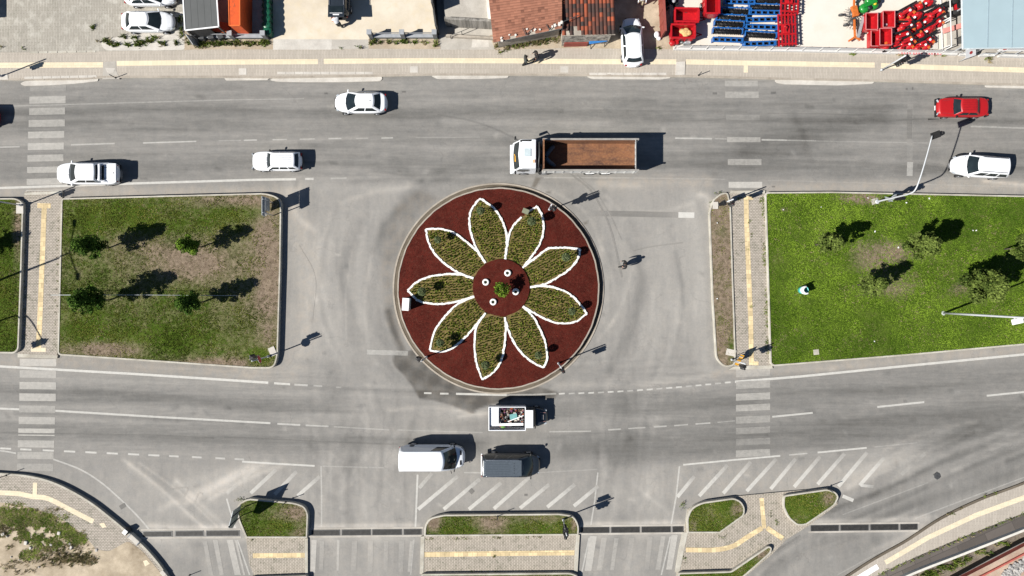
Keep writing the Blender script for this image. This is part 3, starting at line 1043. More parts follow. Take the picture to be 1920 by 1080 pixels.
def island(px_poly, h, radii, base, spots, kw=0.135, dens=150, lawn='lawn', kerb='kerb', drop=0.05, blade=True, bm='oliveblade', dk=1.0):
    outer = ccw(fillet([W(x, y, h) for x, y in px_poly], [r / S for r in radii] if isinstance(radii, (list, tuple)) else radii / S))
    # small waviness so that the stones do not run ruler-straight
    inner = inset(outer, kw)
    n = len(outer)
    kb = MB()
    vs = ([(x, y, -0.02) for x, y in outer] + [(x, y, h - 0.02) for x, y in outer] +
          [(x, y, h) for x, y in inset(outer, 0.02)] + [(x, y, h) for x, y in inner] + [(x, y, h - 0.25) for x, y in inner])
    fs = []
    for r in range(4):
        for i in range(n):
            j = (i + 1) % n
            fs.append((r * n + i, r * n + j, (r + 1) * n + j, (r + 1) * n + i))
    kb.add(vs, fs)
    struct(kb.build('kerb', kerb))
    mid = inset(outer, kw * 0.5)
    P = np.array(mid)
    st = 0.09 if lawn == 'lawn' else 0.12
    xs = np.arange(P[:, 0].min(), P[:, 0].max() + st, st)
    ys = np.arange(P[:, 1].min(), P[:, 1].max() + st, st)
    GX, GY = np.meshgrid(xs, ys)
    cx, cy = (GX[:-1, :-1] + st / 2), (GY[:-1, :-1] + st / 2)
    keep = inpoly(cx, cy, mid)
    idx = np.arange(GX.size).reshape(GX.shape)
    lp = np.stack([idx[:-1, :-1], idx[:-1, 1:], idx[1:, 1:], idx[1:, :-1]], -1)[keep]
    used, inv = np.unique(lp, return_inverse=True)
    vx, vy = GX.ravel()[used], GY.ravel()[used]
    vz = np.full(vx.shape, h - drop) + (vnoise(vx, vy, 0.9, 3) - 0.5) * 0.05 + (vnoise(vx, vy, 4, 4) - 0.5) * 0.02
    dry = dryfield(vx, vy, base, spots, h)
    struct(fast_mesh('lawn' if lawn == 'lawn' else 'soil', np.stack([vx, vy, vz], -1), 4, [lawn], {'dry': ('FLOAT', dry)},
                     loops=inv.reshape(-1, 4), smooth=True))
    if blade:
        pts = scatter(inset(outer, kw * 0.9), dens)
        d = dryfield(pts[:, 0], pts[:, 1], base, spots, h) + (vnoise(pts[:, 0], pts[:, 1], 0.8, 5) - 0.5) * 0.5 + (vnoise(pts[:, 0], pts[:, 1], 3.1, 6) - 0.5) * 0.6
        keep = rng.uniform(0, 1, len(pts)) < np.clip(1.15 - d * 1.15, 0.08, 1)
        pts, d = pts[keep], d[keep]
        isdry = rng.uniform(0, 1, len(pts)) < np.clip((d - 0.2) * dk, 0.01, 0.95)
        tn = np.clip(0.02 + 0.62 * vnoise(pts[:, 0], pts[:, 1], 0.6, 8) * (0.5 + vnoise(pts[:, 0], pts[:, 1], 2.5, 9)) + 0.75 * (vnoise(pts[:, 0], pts[:, 1], 0.22, 10) - 0.35), 0, 1)
        V, t = blades(pts, h - drop, 0.03, 0.10, 0.045, 0.09, 3, tn)
        o = fast_mesh('grass', V, 3, [bm, 'dryblade'], {'tint': ('FLOAT', t)}, matidx=np.repeat(isdry.astype(int), 3))
        struct(o, 'stuff')
    return outer


HI = 0.45
L1 = [(114.3, 371.5), (300, 366.5), (500, 361.5), (527.8, 372), (526, 500), (521, 668), (514, 691), (471, 691), (300, 679), (107.3, 666)]
island(L1, HI, [6, 0, 30, 26, 0, 24, 20, 0, 0, 8], 0.40,
       [(360, 490, 95, 36, 0.42), (430, 376, 75, 12, 0.35), (506, 500, 24, 150, 0.40), (200, 655, 62, 13, 0.55), (410, 682, 80, 11, 0.5),
        (250, 460, 60, 20, 0.15), (190, 405, 90, 28, -0.22), (330, 420, 60, 20, -0.1), (440, 400, 60, 20, -0.14), (300, 635, 110, 26, -0.20),
        (470, 560, 50, 60, 0.14), (490, 670, 22, 16, -0.4), (480, 430, 20, 40, 0.15), (160, 600, 50, 30, -0.14)])
L0 = [(-240, 378), (-40, 371.5), (30, 371), (44, 380), (40, 520), (35, 655), (27, 663), (-40, 662), (-240, 652)]
island(L0, HI, [0, 0, 12, 12, 0, 8, 8, 0, 0], 0.22, [(33, 420, 10, 50, 0.4), (30, 480, 10, 100, 0.2)])
HR = 0.32
R0 = [(1329, 398), (1336, 374), (1352, 362), (1365, 360), (1371, 386), (1375, 520), (1380, 664), (1379, 685), (1359, 690), (1342, 674), (1335, 560)]
island(R0, 0.25, [6, 8, 8, 8, 6, 0, 6, 8, 10, 14, 0], 0.72, [(1372, 650, 6, 30, -0.3), (1355, 430, 8, 20, -0.1), (1348, 600, 8, 20, -0.15)], lawn='lawn', dens=60)
R1 = [(1434, 360), (1560, 359), (1920, 366.5), (2260, 380), (2260, 615), (1920, 647), (1700, 667), (1450, 687), (1444, 682), (1439, 520)]
island(R1, HR, [8, 0, 0, 0, 0, 0, 0, 10, 6, 0], 0.12,
       [(1640, 480, 55, 36, 0.52), (1710, 530, 90, 40, 0.24), (1610, 371, 34, 11, 0.6), (1640, 545, 60, 15, 0.3), (1800, 540, 26, 14, 0.32), (1690, 470, 30, 16, 0.4),
        (1640, 375, 60, 18, 0.2), (1860, 570, 60, 30, 0.15), (1780, 480, 80, 22, 0.12), (1590, 640, 90, 24, 0.16), (1450, 520, 8, 160, 0.1), (1469, 393, 7, 6, 0.5),
        (1560, 430, 70, 40, 0.08), (1480, 640, 50, 30, 0.14), (1850, 400, 60, 20, 0.10), (1740, 620, 50, 24, 0.10), (1500, 400, 40, 20, -0.05), (1880, 480, 40, 60, 0.12)],
       dens=210, bm='grassblade', dk=0.5)
B1 = [(442.9, 957), (447.5, 944), (461, 936.5), (470, 935), (552, 942.5), (571, 949), (578, 963), (576, 1009), (461, 1009), (447.5, 977)]
island(B1, HI, [6, 6, 6, 0, 12, 12, 10, 0, 0, 0], 0.36, [(555, 965, 22, 16, 0.35), (560, 1000, 16, 12, 0.35), (535, 960, 30, 12, 0.2), (455, 945, 10, 8, 0.1), (510, 990, 40, 12, -0.15)])
B2 = [(795, 1006), (796, 985), (806, 971), (832, 965), (1050, 963), (1076, 967), (1086, 985), (1085, 1004)]
island(B2, HI, [0, 8, 10, 6, 6, 14, 10, 0], 0.30, [(922, 982, 24, 18, 0.5), (812, 980, 15, 18, 0.55), (1010, 972, 50, 8, 0.3), (1077, 985, 8, 18, 0.4), (880, 975, 60, 14, 0.1)])
B3 = [(1289, 1000), (1287.5, 972), (1296, 952), (1316, 942), (1376, 933.5), (1390, 940), (1397, 952), (1396, 967), (1350, 1000)]
island(B3, HI, [0, 8, 10, 8, 6, 6, 6, 6, 0], 0.24, [(1382, 955, 14, 18, 0.45), (1300, 985, 10, 18, 0.3), (1330, 960, 20, 15, 0.1)])
B4 = [(1469, 929), (1552, 917), (1568, 923), (1573.5, 932), (1566, 948), (1511, 985), (1495, 986), (1478, 972), (1468, 950)]
island(B4, HI, [6, 6, 6, 6, 8, 6, 6, 8, 6], 0.16, [(1556, 935, 18, 18, 0.55), (1490, 980, 10, 8, 0.3), (1510, 970, 24, 6, 0.2)])
B5 = [(1272.5, 1074), (1371, 1071), (1441, 1023.5), (1448, 1027), (1446, 1037), (1403, 1075), (1340, 1130), (1260, 1135)]
island(B5, HI, [4, 4, 4, 4, 4, 0, 0, 0], 0.3, [(1430, 1040, 16, 12, 0.5)])
B6 = [(790, 1076.5), (1070, 1074), (1084, 1080), (1084, 1150), (790, 1150)]
island(B6, HI, [4, 10, 4, 0, 0], 0.5, [])
B7 = [(468, 1083), (576, 1079), (576, 1150), (500, 1150)]
island(B7, HI, [4, 4, 0, 0], 0.5, [])


# ------------------------------------------------------------------ pavements
def flat(name, px_poly, z, m, z0=-0.02, radii=0, kind='structure', side=None):
    pp = [W(x, y, z) for x, y in px_poly]
    if radii:
        pp = fillet(pp, radii / S)
    b = MB()
    b.prism(ccw(pp), z0, z, 0, ms=1 if side else None)
    o = b.build(name, [m, side] if side else m)
    return struct(o, kind) if kind else o


ZP = 0.12
ROADEDGE = [(-300, 150), (0, 150), (40, 151), (150, 150), (200, 146), (420, 146), (520, 147), (700, 144), (820, 141.5), (1000, 142), (1300, 145), (1440, 149), (1640, 153), (1920, 161), (2230, 170)]
TOPEDGE = [(2230, 112), (1920, 106), (1790, 102), (1500, 95), (1260, 91), (1160, 90), (1050, 88), (930, 92), (820, 92), (690, 90), (520, 92), (350, 92), (190, 95), (0, 97), (-300, 100)]
flat('pavement', ROADEDGE + TOPEDGE, ZP, 'walk', side='kerb')
# kerb line along the pavement
kb = MB()
for (a, b) in zip(ROADEDGE[:-1], ROADEDGE[1:]):
    n = max(1, int((b[0] - a[0]) / 22))
    for k in range(n):
        u0, u1 = k / n, (k + 0.96) / n
        p = W(a[0] + (b[0] - a[0]) * u0, a[1] + (b[1] - a[1]) * u0 - 2.2, ZP)
        q = W(a[0] + (b[0] - a[0]) * u1, a[1] + (b[1] - a[1]) * u1 - 2.2, ZP)
        kb.bar((p[0], p[1], ZP - 0.06 + 0.004 * rng.uniform()), (q[0], q[1], ZP - 0.06), 0.17, 0.14)
struct(kb.build('pavement_kerb', 'kerbdirty'))
# dropped kerbs of pale cement
for k, pp in enumerate(([(37, 157), (46, 152), (184, 146), (184, 152), (140, 157), (90, 160), (45, 161)],
           [(505, 150), (520, 143), (700, 141), (718, 145), (714, 152), (640, 154), (560, 154), (520, 153)],
           [(808, 142), (955, 140), (952, 146), (900, 148), (820, 148)],
           [(1098, 142), (1255, 141), (1258, 146), (1240, 149), (1110, 148)],
           [(1452, 149), (1560, 150), (1640, 153), (1636, 157), (1570, 160), (1470, 158), (1456, 155)],
           [(1846, 160), (1925, 161), (1925, 166), (1850, 164)],
           [(420, 146), (505, 146), (502, 150), (424, 151)])):
    flat('dropped_kerb', pp, ZP * 0.55, 'palecement', radii=4)
kb = MB()
for (x0, x1, y0, y1) in ((46, 182, 146, 143), (1105, 1250, 138.5, 138.5), (520, 700, 137, 137)):
    n = int((x1 - x0) / 16)
    for k in range(n):
        p = W(x0 + (x1 - x0) * k / n, y0 + (y1 - y0) * k / n, ZP)
        q = W(x0 + (x1 - x0) * (k + 0.95) / n, y0 + (y1 - y0) * (k + 0.95) / n, ZP)
        kb.bar((p[0], p[1], ZP - 0.05), (q[0], q[1], ZP - 0.05), 0.2, 0.125)
struct(kb.build('kerb_stones', 'palecement'))
# kerb of the lot behind the pavement
kb = MB()
for k in range(7):
    p, q = W(55 + k * 18, 98.5 - k * 0.3, ZP), W(55 + k * 18 + 16.5, 98.2 - k * 0.3, ZP)
    kb.bar((*p, ZP), (*q, ZP), 0.16, 0.06)
struct(kb.build('lot_kerb', 'kerb'))


def strip(name, pts, wpx, z, m, z0=None, cap=None):
    """a flat ribbon along photo points"""
    P = [Vector(W(x, y, z)) for x, y in pts]
    hw = wpx / S / 2
    L, R = [], []
    for i, p in enumerate(P):
        d = (P[min(i + 1, len(P) - 1)] - P[max(i - 1, 0)]).normalized()
        nrm = Vector((-d.y, d.x))
        L.append(p + nrm * hw)
        R.append(p - nrm * hw)
    b = MB()
    n = len(P)
    vs = [(q.x, q.y, z) for q in L] + [(q.x, q.y, z) for q in R]
    b.add(vs, [(i, i + 1, n + i + 1, n + i) for i in range(n - 1)])
    return struct(b.build(name, m))


strip('tactile_strip', [(-280, 123), (0, 122.5), (193, 121.5)], 10, ZP + 0.006, 'paleyellow')
strip('tactile_strip', [(219, 119), (420, 116.5), (596, 115.5)], 9.5, ZP + 0.006, 'paleyellow')
strip('tactile_strip', [(607, 115), (800, 113.5), (960, 114), (1100, 115.5), (1268, 116)], 9.5, ZP + 0.006, 'paleyellow')
strip('tactile_strip', [(1286, 116), (1420, 118.5), (1640, 122)], 9.5, ZP + 0.006, 'paleyellow')
strip('tactile_strip', [(1652, 123), (1800, 128), (1920, 131.5), (2200, 140)], 9.5, ZP + 0.006, 'paleyellow')
strip('tactile_strip', [(1398.5, 122), (1398.5, 136)], 8, ZP + 0.007, 'paleyellow')
# repair patch and covers in the pavement
flat('pavement_patch', [(194, 116), (217, 115), (218, 132), (224, 148), (192, 149), (193, 130)], ZP + 0.010, 'concrete')
flat('pavement_patch', [(197, 127), (216, 128), (212, 137), (201, 136)], ZP + 0.015, 'palecement')
for k, (x, y, w) in enumerate(((455, 134, 14), (776, 130, 15), (1058, 130, 15))):
    flat('access_cover', [(x - w / 2, y - 6), (x + w / 2, y - 6), (x + w / 2, y + 6), (x - w / 2, y + 6)], ZP + 0.012, 'palecement')
flat('access_cover', [(1268, 116), (1285, 115), (1284, 140), (1266, 141)], ZP + 0.06, 'palecement')
flat('footing', [(-4, 140), (14, 139), (15, 149), (-4, 150)], ZP + 0.03, 'palecement')

# crossings through the central island
PATHL = [(46, 359), (117, 358), (107, 671), (34, 668)]
flat('path', PATHL, ZP, 'walk2', side='kerb')
for pp in ([(46, 361.5), (117, 358), (117, 362.5), (46, 366)], [(33, 663), (108, 666), (107, 672), (33, 670)]):
    flat('path_kerb', pp, ZP + 0.02, 'kerb')
strip('tactile_strip', [(83, 382), (81, 440), (77, 540), (74.5, 600), (72, 655)], 9.5, ZP + 0.006, 'tactile')
strip('tactile_strip', [(70, 385.5), (95, 386)], 9, ZP + 0.009, 'tactile')
strip('tactile_strip', [(58, 655.5), (86, 656)], 8, ZP + 0.009, 'paleyellow')
PATHR = [(1364, 361), (1432, 360), (1439, 520), (1446, 690), (1378, 690), (1374, 520)]
flat('path', PATHR, ZP, 'walk2', side='kerb')
for pp in ([(1371, 357), (1435, 357), (1434, 363), (1368, 363)], [(1376, 687), (1448, 685), (1449, 691), (1366, 693)]):
    flat('path_kerb', pp, ZP + 0.02, 'kerb')
strip('tactile_strip', [(1399, 370), (1400, 420), (1404, 520), (1407.5, 600), (1409, 684)], 9, ZP + 0.006, 'tactile')
strip('tactile_strip', [(1394, 372), (1412, 371)], 7, ZP + 0.009, 'tactile')
strip('tactile_strip', [(1410, 681), (1422, 681.5)], 7, ZP + 0.009, 'tactile')

# paths behind the lower islands
flat('path', [(461, 1008), (577, 1008), (577, 1130), (500, 1130), (468, 1060)], ZP, 'walk3', side='kerb')
strip('tactile_strip', [(474, 1042), (572, 1041)], 9, ZP + 0.006, 'tactile')
flat('path', [(793, 1005), (1085, 1003), (1081, 1078), (1060, 1085), (791, 1085)], ZP, 'walk3', side='kerb')
strip('tactile_strip', [(796, 1040), (930, 1038), (1077, 1036.5)], 9.5, ZP + 0.006, 'tactile')
for pp in ([(789, 1006), (796, 1006), (794, 1076), (787, 1076)], [(1080, 1003), (1087, 1003), (1083, 1072), (1076, 1072)], [(571, 1010), (577, 1010), (577, 1078), (572, 1078)],
           [(1280, 998), (1290, 998), (1281, 1040), (1274, 1073), (1266, 1073), (1272, 1036)]):
    flat('path_kerb', pp, ZP + 0.03, 'kerb')
PLAZA = [(1268, 1080), (1275, 1035), (1283, 995), (1289, 955), (1312, 941), (1376, 931), (1470, 922), (1552, 915), (1572, 926), (1570, 946), (1513, 988), (1474, 1012), (1447, 1040), (1400, 1079)]
flat('plaza', PLAZA, ZP, 'walk3', side='kerb')
strip('tactile_strip', [(1428, 934), (1430, 960), (1433, 991)], 8, ZP + 0.006, 'tactile')
strip('tactile_strip', smooth_line([(1286, 1031), (1340, 1031), (1374, 1024), (1400, 1008), (1429, 990)]), 9, ZP + 0.008, 'tactile')
strip('tactile_strip', [(1438, 990), (1468, 1010)], 9, ZP + 0.010, 'tactile')

# lower left pavement round the corner
CL = smooth_line([(-240, 890), (-80, 884), (0, 887), (60, 893), (110, 908), (165, 938), (205, 968), (243, 1000), (280, 1035), (314, 1080), (350, 1150)])
CLI = smooth_line([(-240, 942), (-80, 938), (0, 942), (55, 951), (105, 968), (140, 990), (165, 1012), (190, 1045), (215, 1085), (240, 1150)])
H2 = 0.33
flat('pavement', CL + list(reversed(CLI)), H2, 'walk2', side='kerb')
kb = MB()
tot = 0
for a, b in zip(CL[:-1], CL[1:]):
    p, q = W(*a, H2), W(*b, H2)
    d = Vector((q[0] - p[0], q[1] - p[1]))
    nn = Vector((d.y, -d.x)).normalized() * 0.08
    kb.bar((p[0] + nn.x, p[1] + nn.y, H2 - 0.04), (p[0] + nn.x + d.x * 0.98, p[1] + nn.y + d.y * 0.98, H2 - 0.04), 0.17, 0.12)
struct(kb.build('pavement_kerb', 'kerb'))
strip('tactile_strip', smooth_line([(-240, 926), (0, 924), (60, 931), (90, 935), (130, 955), (175, 978)]), 9, H2 + 0.006, 'paleyellow')
strip('tactile_strip', [(66, 905), (65, 928)], 8, H2 + 0.009, 'paleyellow')
flat('pavement_patch', [(176, 1030), (205, 1034), (240, 1014), (268, 1034), (306, 1080), (330, 1130), (215, 1130)], H2 + 0.012, 'sand', radii=8)
for pp in ([(268, 1052), (275, 1050), (281, 1057), (272, 1062)], [(186, 982), (195, 980), (200, 988), (192, 990)]):
    flat('pavement_patch', pp, H2 + 0.02, 'paleyellow')
flat('sand', list(CLI) + [(150, 1250), (-260, 1250), (-260, 944)], 0.30, 'sand')

# lower right pavement
CR = smooth_line([(2240, 770), (2080, 838), (1920, 906), (1840, 936), (1765, 972), (1700, 1014), (1640, 1048), (1590, 1080), (1500, 1140)])
CRI = smooth_line([(2240, 838), (2080, 900), (1920, 962), (1800, 1009), (1700, 1052), (1640, 1082), (1540, 1140)])
flat('pavement', list(CR) + list(reversed(CRI)), ZP, 'walk', side='kerbdirty')
kb = MB()
for a, b in zip(CR[:-1], CR[1:]):
    p, q = W(*a, ZP), W(*b, ZP)
    kb.bar((*p, 0.075), (*q, 0.075), 0.20, 0.10)
struct(kb.build('gutter_stones', 'gutter'))
strip('tactile_strip', [(2230, 812), (1920, 933), (1830, 966), (1740, 1008), (1660, 1055)], 9, ZP + 0.006, 'paleyellow')
strip('tactile_strip', [(1646, 1062), (1600, 1090)], 10, ZP + 0.006, 'signwhite')
CR2 = smooth_line([(2240, 866), (2080, 932), (1920, 996), (1800, 1043), (1720, 1074), (1640, 1110)])
flat('side_lane', list(CRI) + list(reversed(CR2)), 0.04, 'slab')
EDGE3 = [(2240, 885), (1920, 1012), (1845, 1048), (1780, 1088), (1700, 1140)]
flat('earth_bank', list(CR2) + list(reversed(EDGE3)), 0.10, 'brownsoil')
flat('earth_bank', [(1700, 1140), (1780, 1088), (1845, 1048), (1920, 1012), (2240, 885), (2240, 920), (1930, 1042), (1820, 1100), (1760, 1140)], -0.01, 'brownsoil', z0=-0.05)
flat('paved_platform', [(1790, 1092), (1860, 1056), (1925, 1022), (2240, 895), (2240, 1140), (1760, 1140)], 0.45, 'pinkpave', side='redkerb')
w = MB()
for a, b in zip(CR2[:-1], CR2[1:]):
    p, q = W(*a, 0.5), W(*b, 0.5)
    w.bar((*p, 0.2), (*q, 0.2), 0.2, 0.4)
tag(w.build('retaining_wall', 'whitewall'), 'low white retaining wall curving between dark lane and earth bank', 'wall')
w = MB()
for a, b in (((2240, 912), (1925, 1037)), ((1925, 1037), (1862, 1070)), ((1862, 1070), (1780, 1112))):
    p, q = W(*a, 0.6), W(*b, 0.6)
    w.bar((*p, 0.52), (*q, 0.52), 0.13, 0.16)
struct(w.build('platform_kerb', 'redkerb'))
w = MB()  # black sheet imitates the shade in the gap before the platform
for a, b in (((2240, 888), (1922, 1014)), ((1922, 1014), (1856, 1048)), ((1856, 1048), (1775, 1092))):
    p, q = W(*a, 0.62), W(*b, 0.62)
    w.bar((*p, 0.31), (*q, 0.31), 0.06, 0.62)
tag(w.build('shade_band', 'black'), 'long black sheet standing in for the shaded gap along the red edged platform', 'fence')

# lots and yards behind the upper pavement
flat('parking_lot', [(-320, -260), (344, -260), (344, 94), (190, 96.5), (0, 98.5), (-320, 102)], ZP + 0.01, 'lot')
flat('dirt_strip', [(188, 80), (206, 72), (240, 66), (262, 62), (300, 60), (320, 30), (343, 20), (347, 93.5), (300, 94), (230, 95), (196, 94)], ZP + 0.018, 'palecement', radii=7)
flat('verge', [(343, -260), (356, -260), (358, 93), (346, 93.5)], ZP + 0.03, 'earth')
flat('verge', [(356, 66), (512, 66), (512, 92.5), (358, 92.5)], ZP + 0.025, 'earth')
flat('shed_floor', [(356, -260), (512, -260), (512, 67), (356, 67)], ZP + 0.02, 'concrete')
flat('yard', [(511, -260), (806, -260), (818, 75), (690, 76), (690, 74), (511, 74)], ZP + 0.02, 'yard')
flat('yard_apron', [(511, 73.5), (622, 73.5), (622, 93), (511, 93)], ZP + 0.024, 'palecement')
flat('yard_apron', [(621, 74), (694, 74), (694, 91), (621, 92)], ZP + 0.019, 'concrete')
flat('verge', [(691, 73), (824, 73), (826, 92), (691, 91)], ZP + 0.027, 'earth')
flat('back_ground', [(805, -260), (930, -260), (930, 93), (824, 93)], ZP + 0.015, 'concrete')
flat('white_patch', [(886, 72), (915, 68), (917, 88), (884, 89)], ZP + 0.021, 'palecement')
flat('dirt_strip', [(918, 66), (1054, 50), (1060, 90), (928, 93.5)], ZP + 0.02, 'earth')
flat('dirt_strip', [(1050, 60), (1160, 60), (1162, 91), (1052, 89.5)], ZP + 0.022, 'sand')
flat('lane', [(1054, -260), (1236, -260), (1262, 92.5), (1158, 91)], ZP + 0.016, 'sand')
flat('yard', [(1234, -260), (1800, -260), (1800, 99), (1500, 95.5), (1262, 92)], ZP + 0.02, 'showyard')
flat('back_ground', [(1765, -260), (2240, -260), (2240, 112), (1920, 106.5), (1790, 102.5), (1776, 99)], ZP + 0.024, 'concrete')


# ------------------------------------------------------------------ painted markings
class Marks:
    """road paint as thin sheets; each corner stores how far the paint is worn and the wear of the road below"""

    def __init__(self):
        self.V, self.L, self.T, self.P = [], [], [], []

    def put(self, x, y, z, t):
        self.V.append(W3(x, y, z))
        self.P.append((x, y))
        self.T.append(t)

    def quad(self, pts, worn, z):
        o, n = len(self.V), 8
        for i in range(n + 1):
            u = i / n
            for a, b in ((0, 3), (1, 2)):
                self.put(pts[a][0] * (1 - u) + pts[b][0] * u, pts[a][1] * (1 - u) + pts[b][1] * u, z, worn)
        for i in range(n):
            self.L.append((o + 2 * i, o + 2 * i + 1, o + 2 * i + 3, o + 2 * i + 2))

    def line(self, pts, wpx, worn, z=0.004):
        w = list(worn) if isinstance(worn, (list, tuple)) else [worn] * len(pts)
        P, w2 = [], []
        for i in range(len(pts) - 1):
            a, b = Vector(pts[i]), Vector(pts[i + 1])
            n = max(1, int((b - a).length / 9))
            for k in range(n):
                P.append(a + (b - a) * (k / n))
                w2.append(w[i] + (w[i + 1] - w[i]) * k / n)
        P.append(Vector(pts[-1]))
        w2.append(w[-1])
        o = len(self.V)
        for i, p in enumerate(P):
            d = (P[min(i + 1, len(P) - 1)] - P[max(i - 1, 0)]).normalized()
            nn = Vector((-d.y, d.x)) * wpx / 2
            for q in (p + nn, p - nn):
                self.put(q.x, q.y, z, w2[i])
        for i in range(len(P) - 1):
            self.L.append((o + 2 * i, o + 2 * i + 1, o + 2 * i + 3, o + 2 * i + 2))

    def build(self, name, m, g0=0.0):
        P = np.array(self.P)
        return struct(fast_mesh(name, self.V, 4, [m], {'worn': ('FLOAT', np.clip((g0 + (1 - g0) * np.array(self.T)) * 1.2 - 0.03, 0, 1)), 'wear': ('FLOAT_COLOR', wear_at(P[:, 0], P[:, 1]))}, loops=np.array(self.L)))


z1 = Marks()      # zebra bars
for (y0, y1, x0, x1, wn) in ((80, 122, 225, 497, .68), (162, 215, 220, 492, .36), (248, 300, 219, 488, .40), (338, 390, 215, 486, .36), (425, 475, 211, 482, .30),
                             (512, 563, 208, 478, .28), (600, 650, 206, 476, .36), (690, 735, 203, 470, .32), (775, 825, 200, 468, .34), (865, 912, 195, 467, .15)):
    z1.quad([(x0 / 4, 140.7 + y0 / 4), (x0 / 4, 140.7 + y1 / 4), (x1 / 4, 139.3 + y1 / 4), (x1 / 4, 139.3 + y0 / 4)], wn, 0.008)
for (y0, y1, x0, x1, wn) in ((33, 68, 95, 272, .2), (88, 124, 95, 271, .42), (145, 180, 94, 270, .28), (200, 236, 93, 269, .24), (258, 292, 92, 267, .5), (313, 348, 90, 265, .36),
                             (369, 404, 88, 263, .16), (426, 460, 86, 261, .36), (482, 516, 84, 259, .48), (538, 573, 82, 256, .6)):
    k = 2.571
    z1.quad([(x0 / k, 659.6 + y0 / k), (x0 / k, 659.6 + y1 / k), (x1 / k, 660.4 + y1 / k), (x1 / k, 660.4 + y0 / k)], wn, 0.008)
for (y0, y1, x0, x1, wn) in ((35, 68, 183, 375, .52), (98, 135, 186, 380, .50), (232, 262, 190, 385, .68), (363, 392, 195, 390, .42), (490, 525, 200, 396, .44), (622, 657, 205, 400, .12)):
    k = 3.097
    z1.quad([(1300 + x0 / k, 140 + y0 / k), (1300 + x0 / k, 140 + y1 / k), (1300 + x1 / k, 140 + y1 / k), (1300 + x1 / k, 140 + y0 / k)], wn, 0.008)
for (y0, y1, wn) in ((691, 706, .50), (714, 728, .46), (737, 750, .36), (758, 770, .40), (780, 793, .54), (801, 813, .60), (822, 834, .64), (843, 856, .46)):
    z1.quad([(1380, y0 + 1.5), (1380, y1 + 1.5), (1444, y1 - 1.5), (1444, y0 - 1.5)], wn, 0.008)
# crossings of the side roads
for (a, b, c, d, y0, y1, wn) in ((584, 594, 582, 591, 1012, 1074, .30), (632, 637, 631, 635, 1012, 1070, .5), (600, 608, 598, 606, 1014, 1070, .72), (660, 670, 658, 668, 1014, 1070, .74),
                                 (690, 700, 689, 699, 1014, 1072, .74), (720, 728, 719, 727, 1014, 1072, .76), (748, 758, 747, 756, 1014, 1072, .74), (769, 775, 764, 769, 1014, 1072, .55),
                                 (1106, 1119, 1096, 1109, 1005, 1070, .28), (1128, 1138, 1119, 1129, 1008, 1069, .62), (1152, 1160, 1144, 1151, 1009, 1069, .56), (1180, 1190, 1172, 1182, 1008, 1069, .75),
                                 (1215, 1224, 1208, 1217, 1006, 1068, .74), (1240, 1248, 1229, 1238, 1005, 1068, .55), (1259, 1271, 1249, 1260, 1003, 1068, .28),
                                 (399, 408, 412, 420, 1012, 1078, .60), (425, 437, 440, 452, 1012, 1078, .38), (440, 444, 456, 460, 1012, 1078, .45), (380, 388, 392, 400, 1014, 1078, .70)):
    z1.quad([(a, y0), (c, y1), (d, y1), (b, y0)], wn, 0.008)
z1.build('zebra_crossing', 'paintwarm', 0.26)

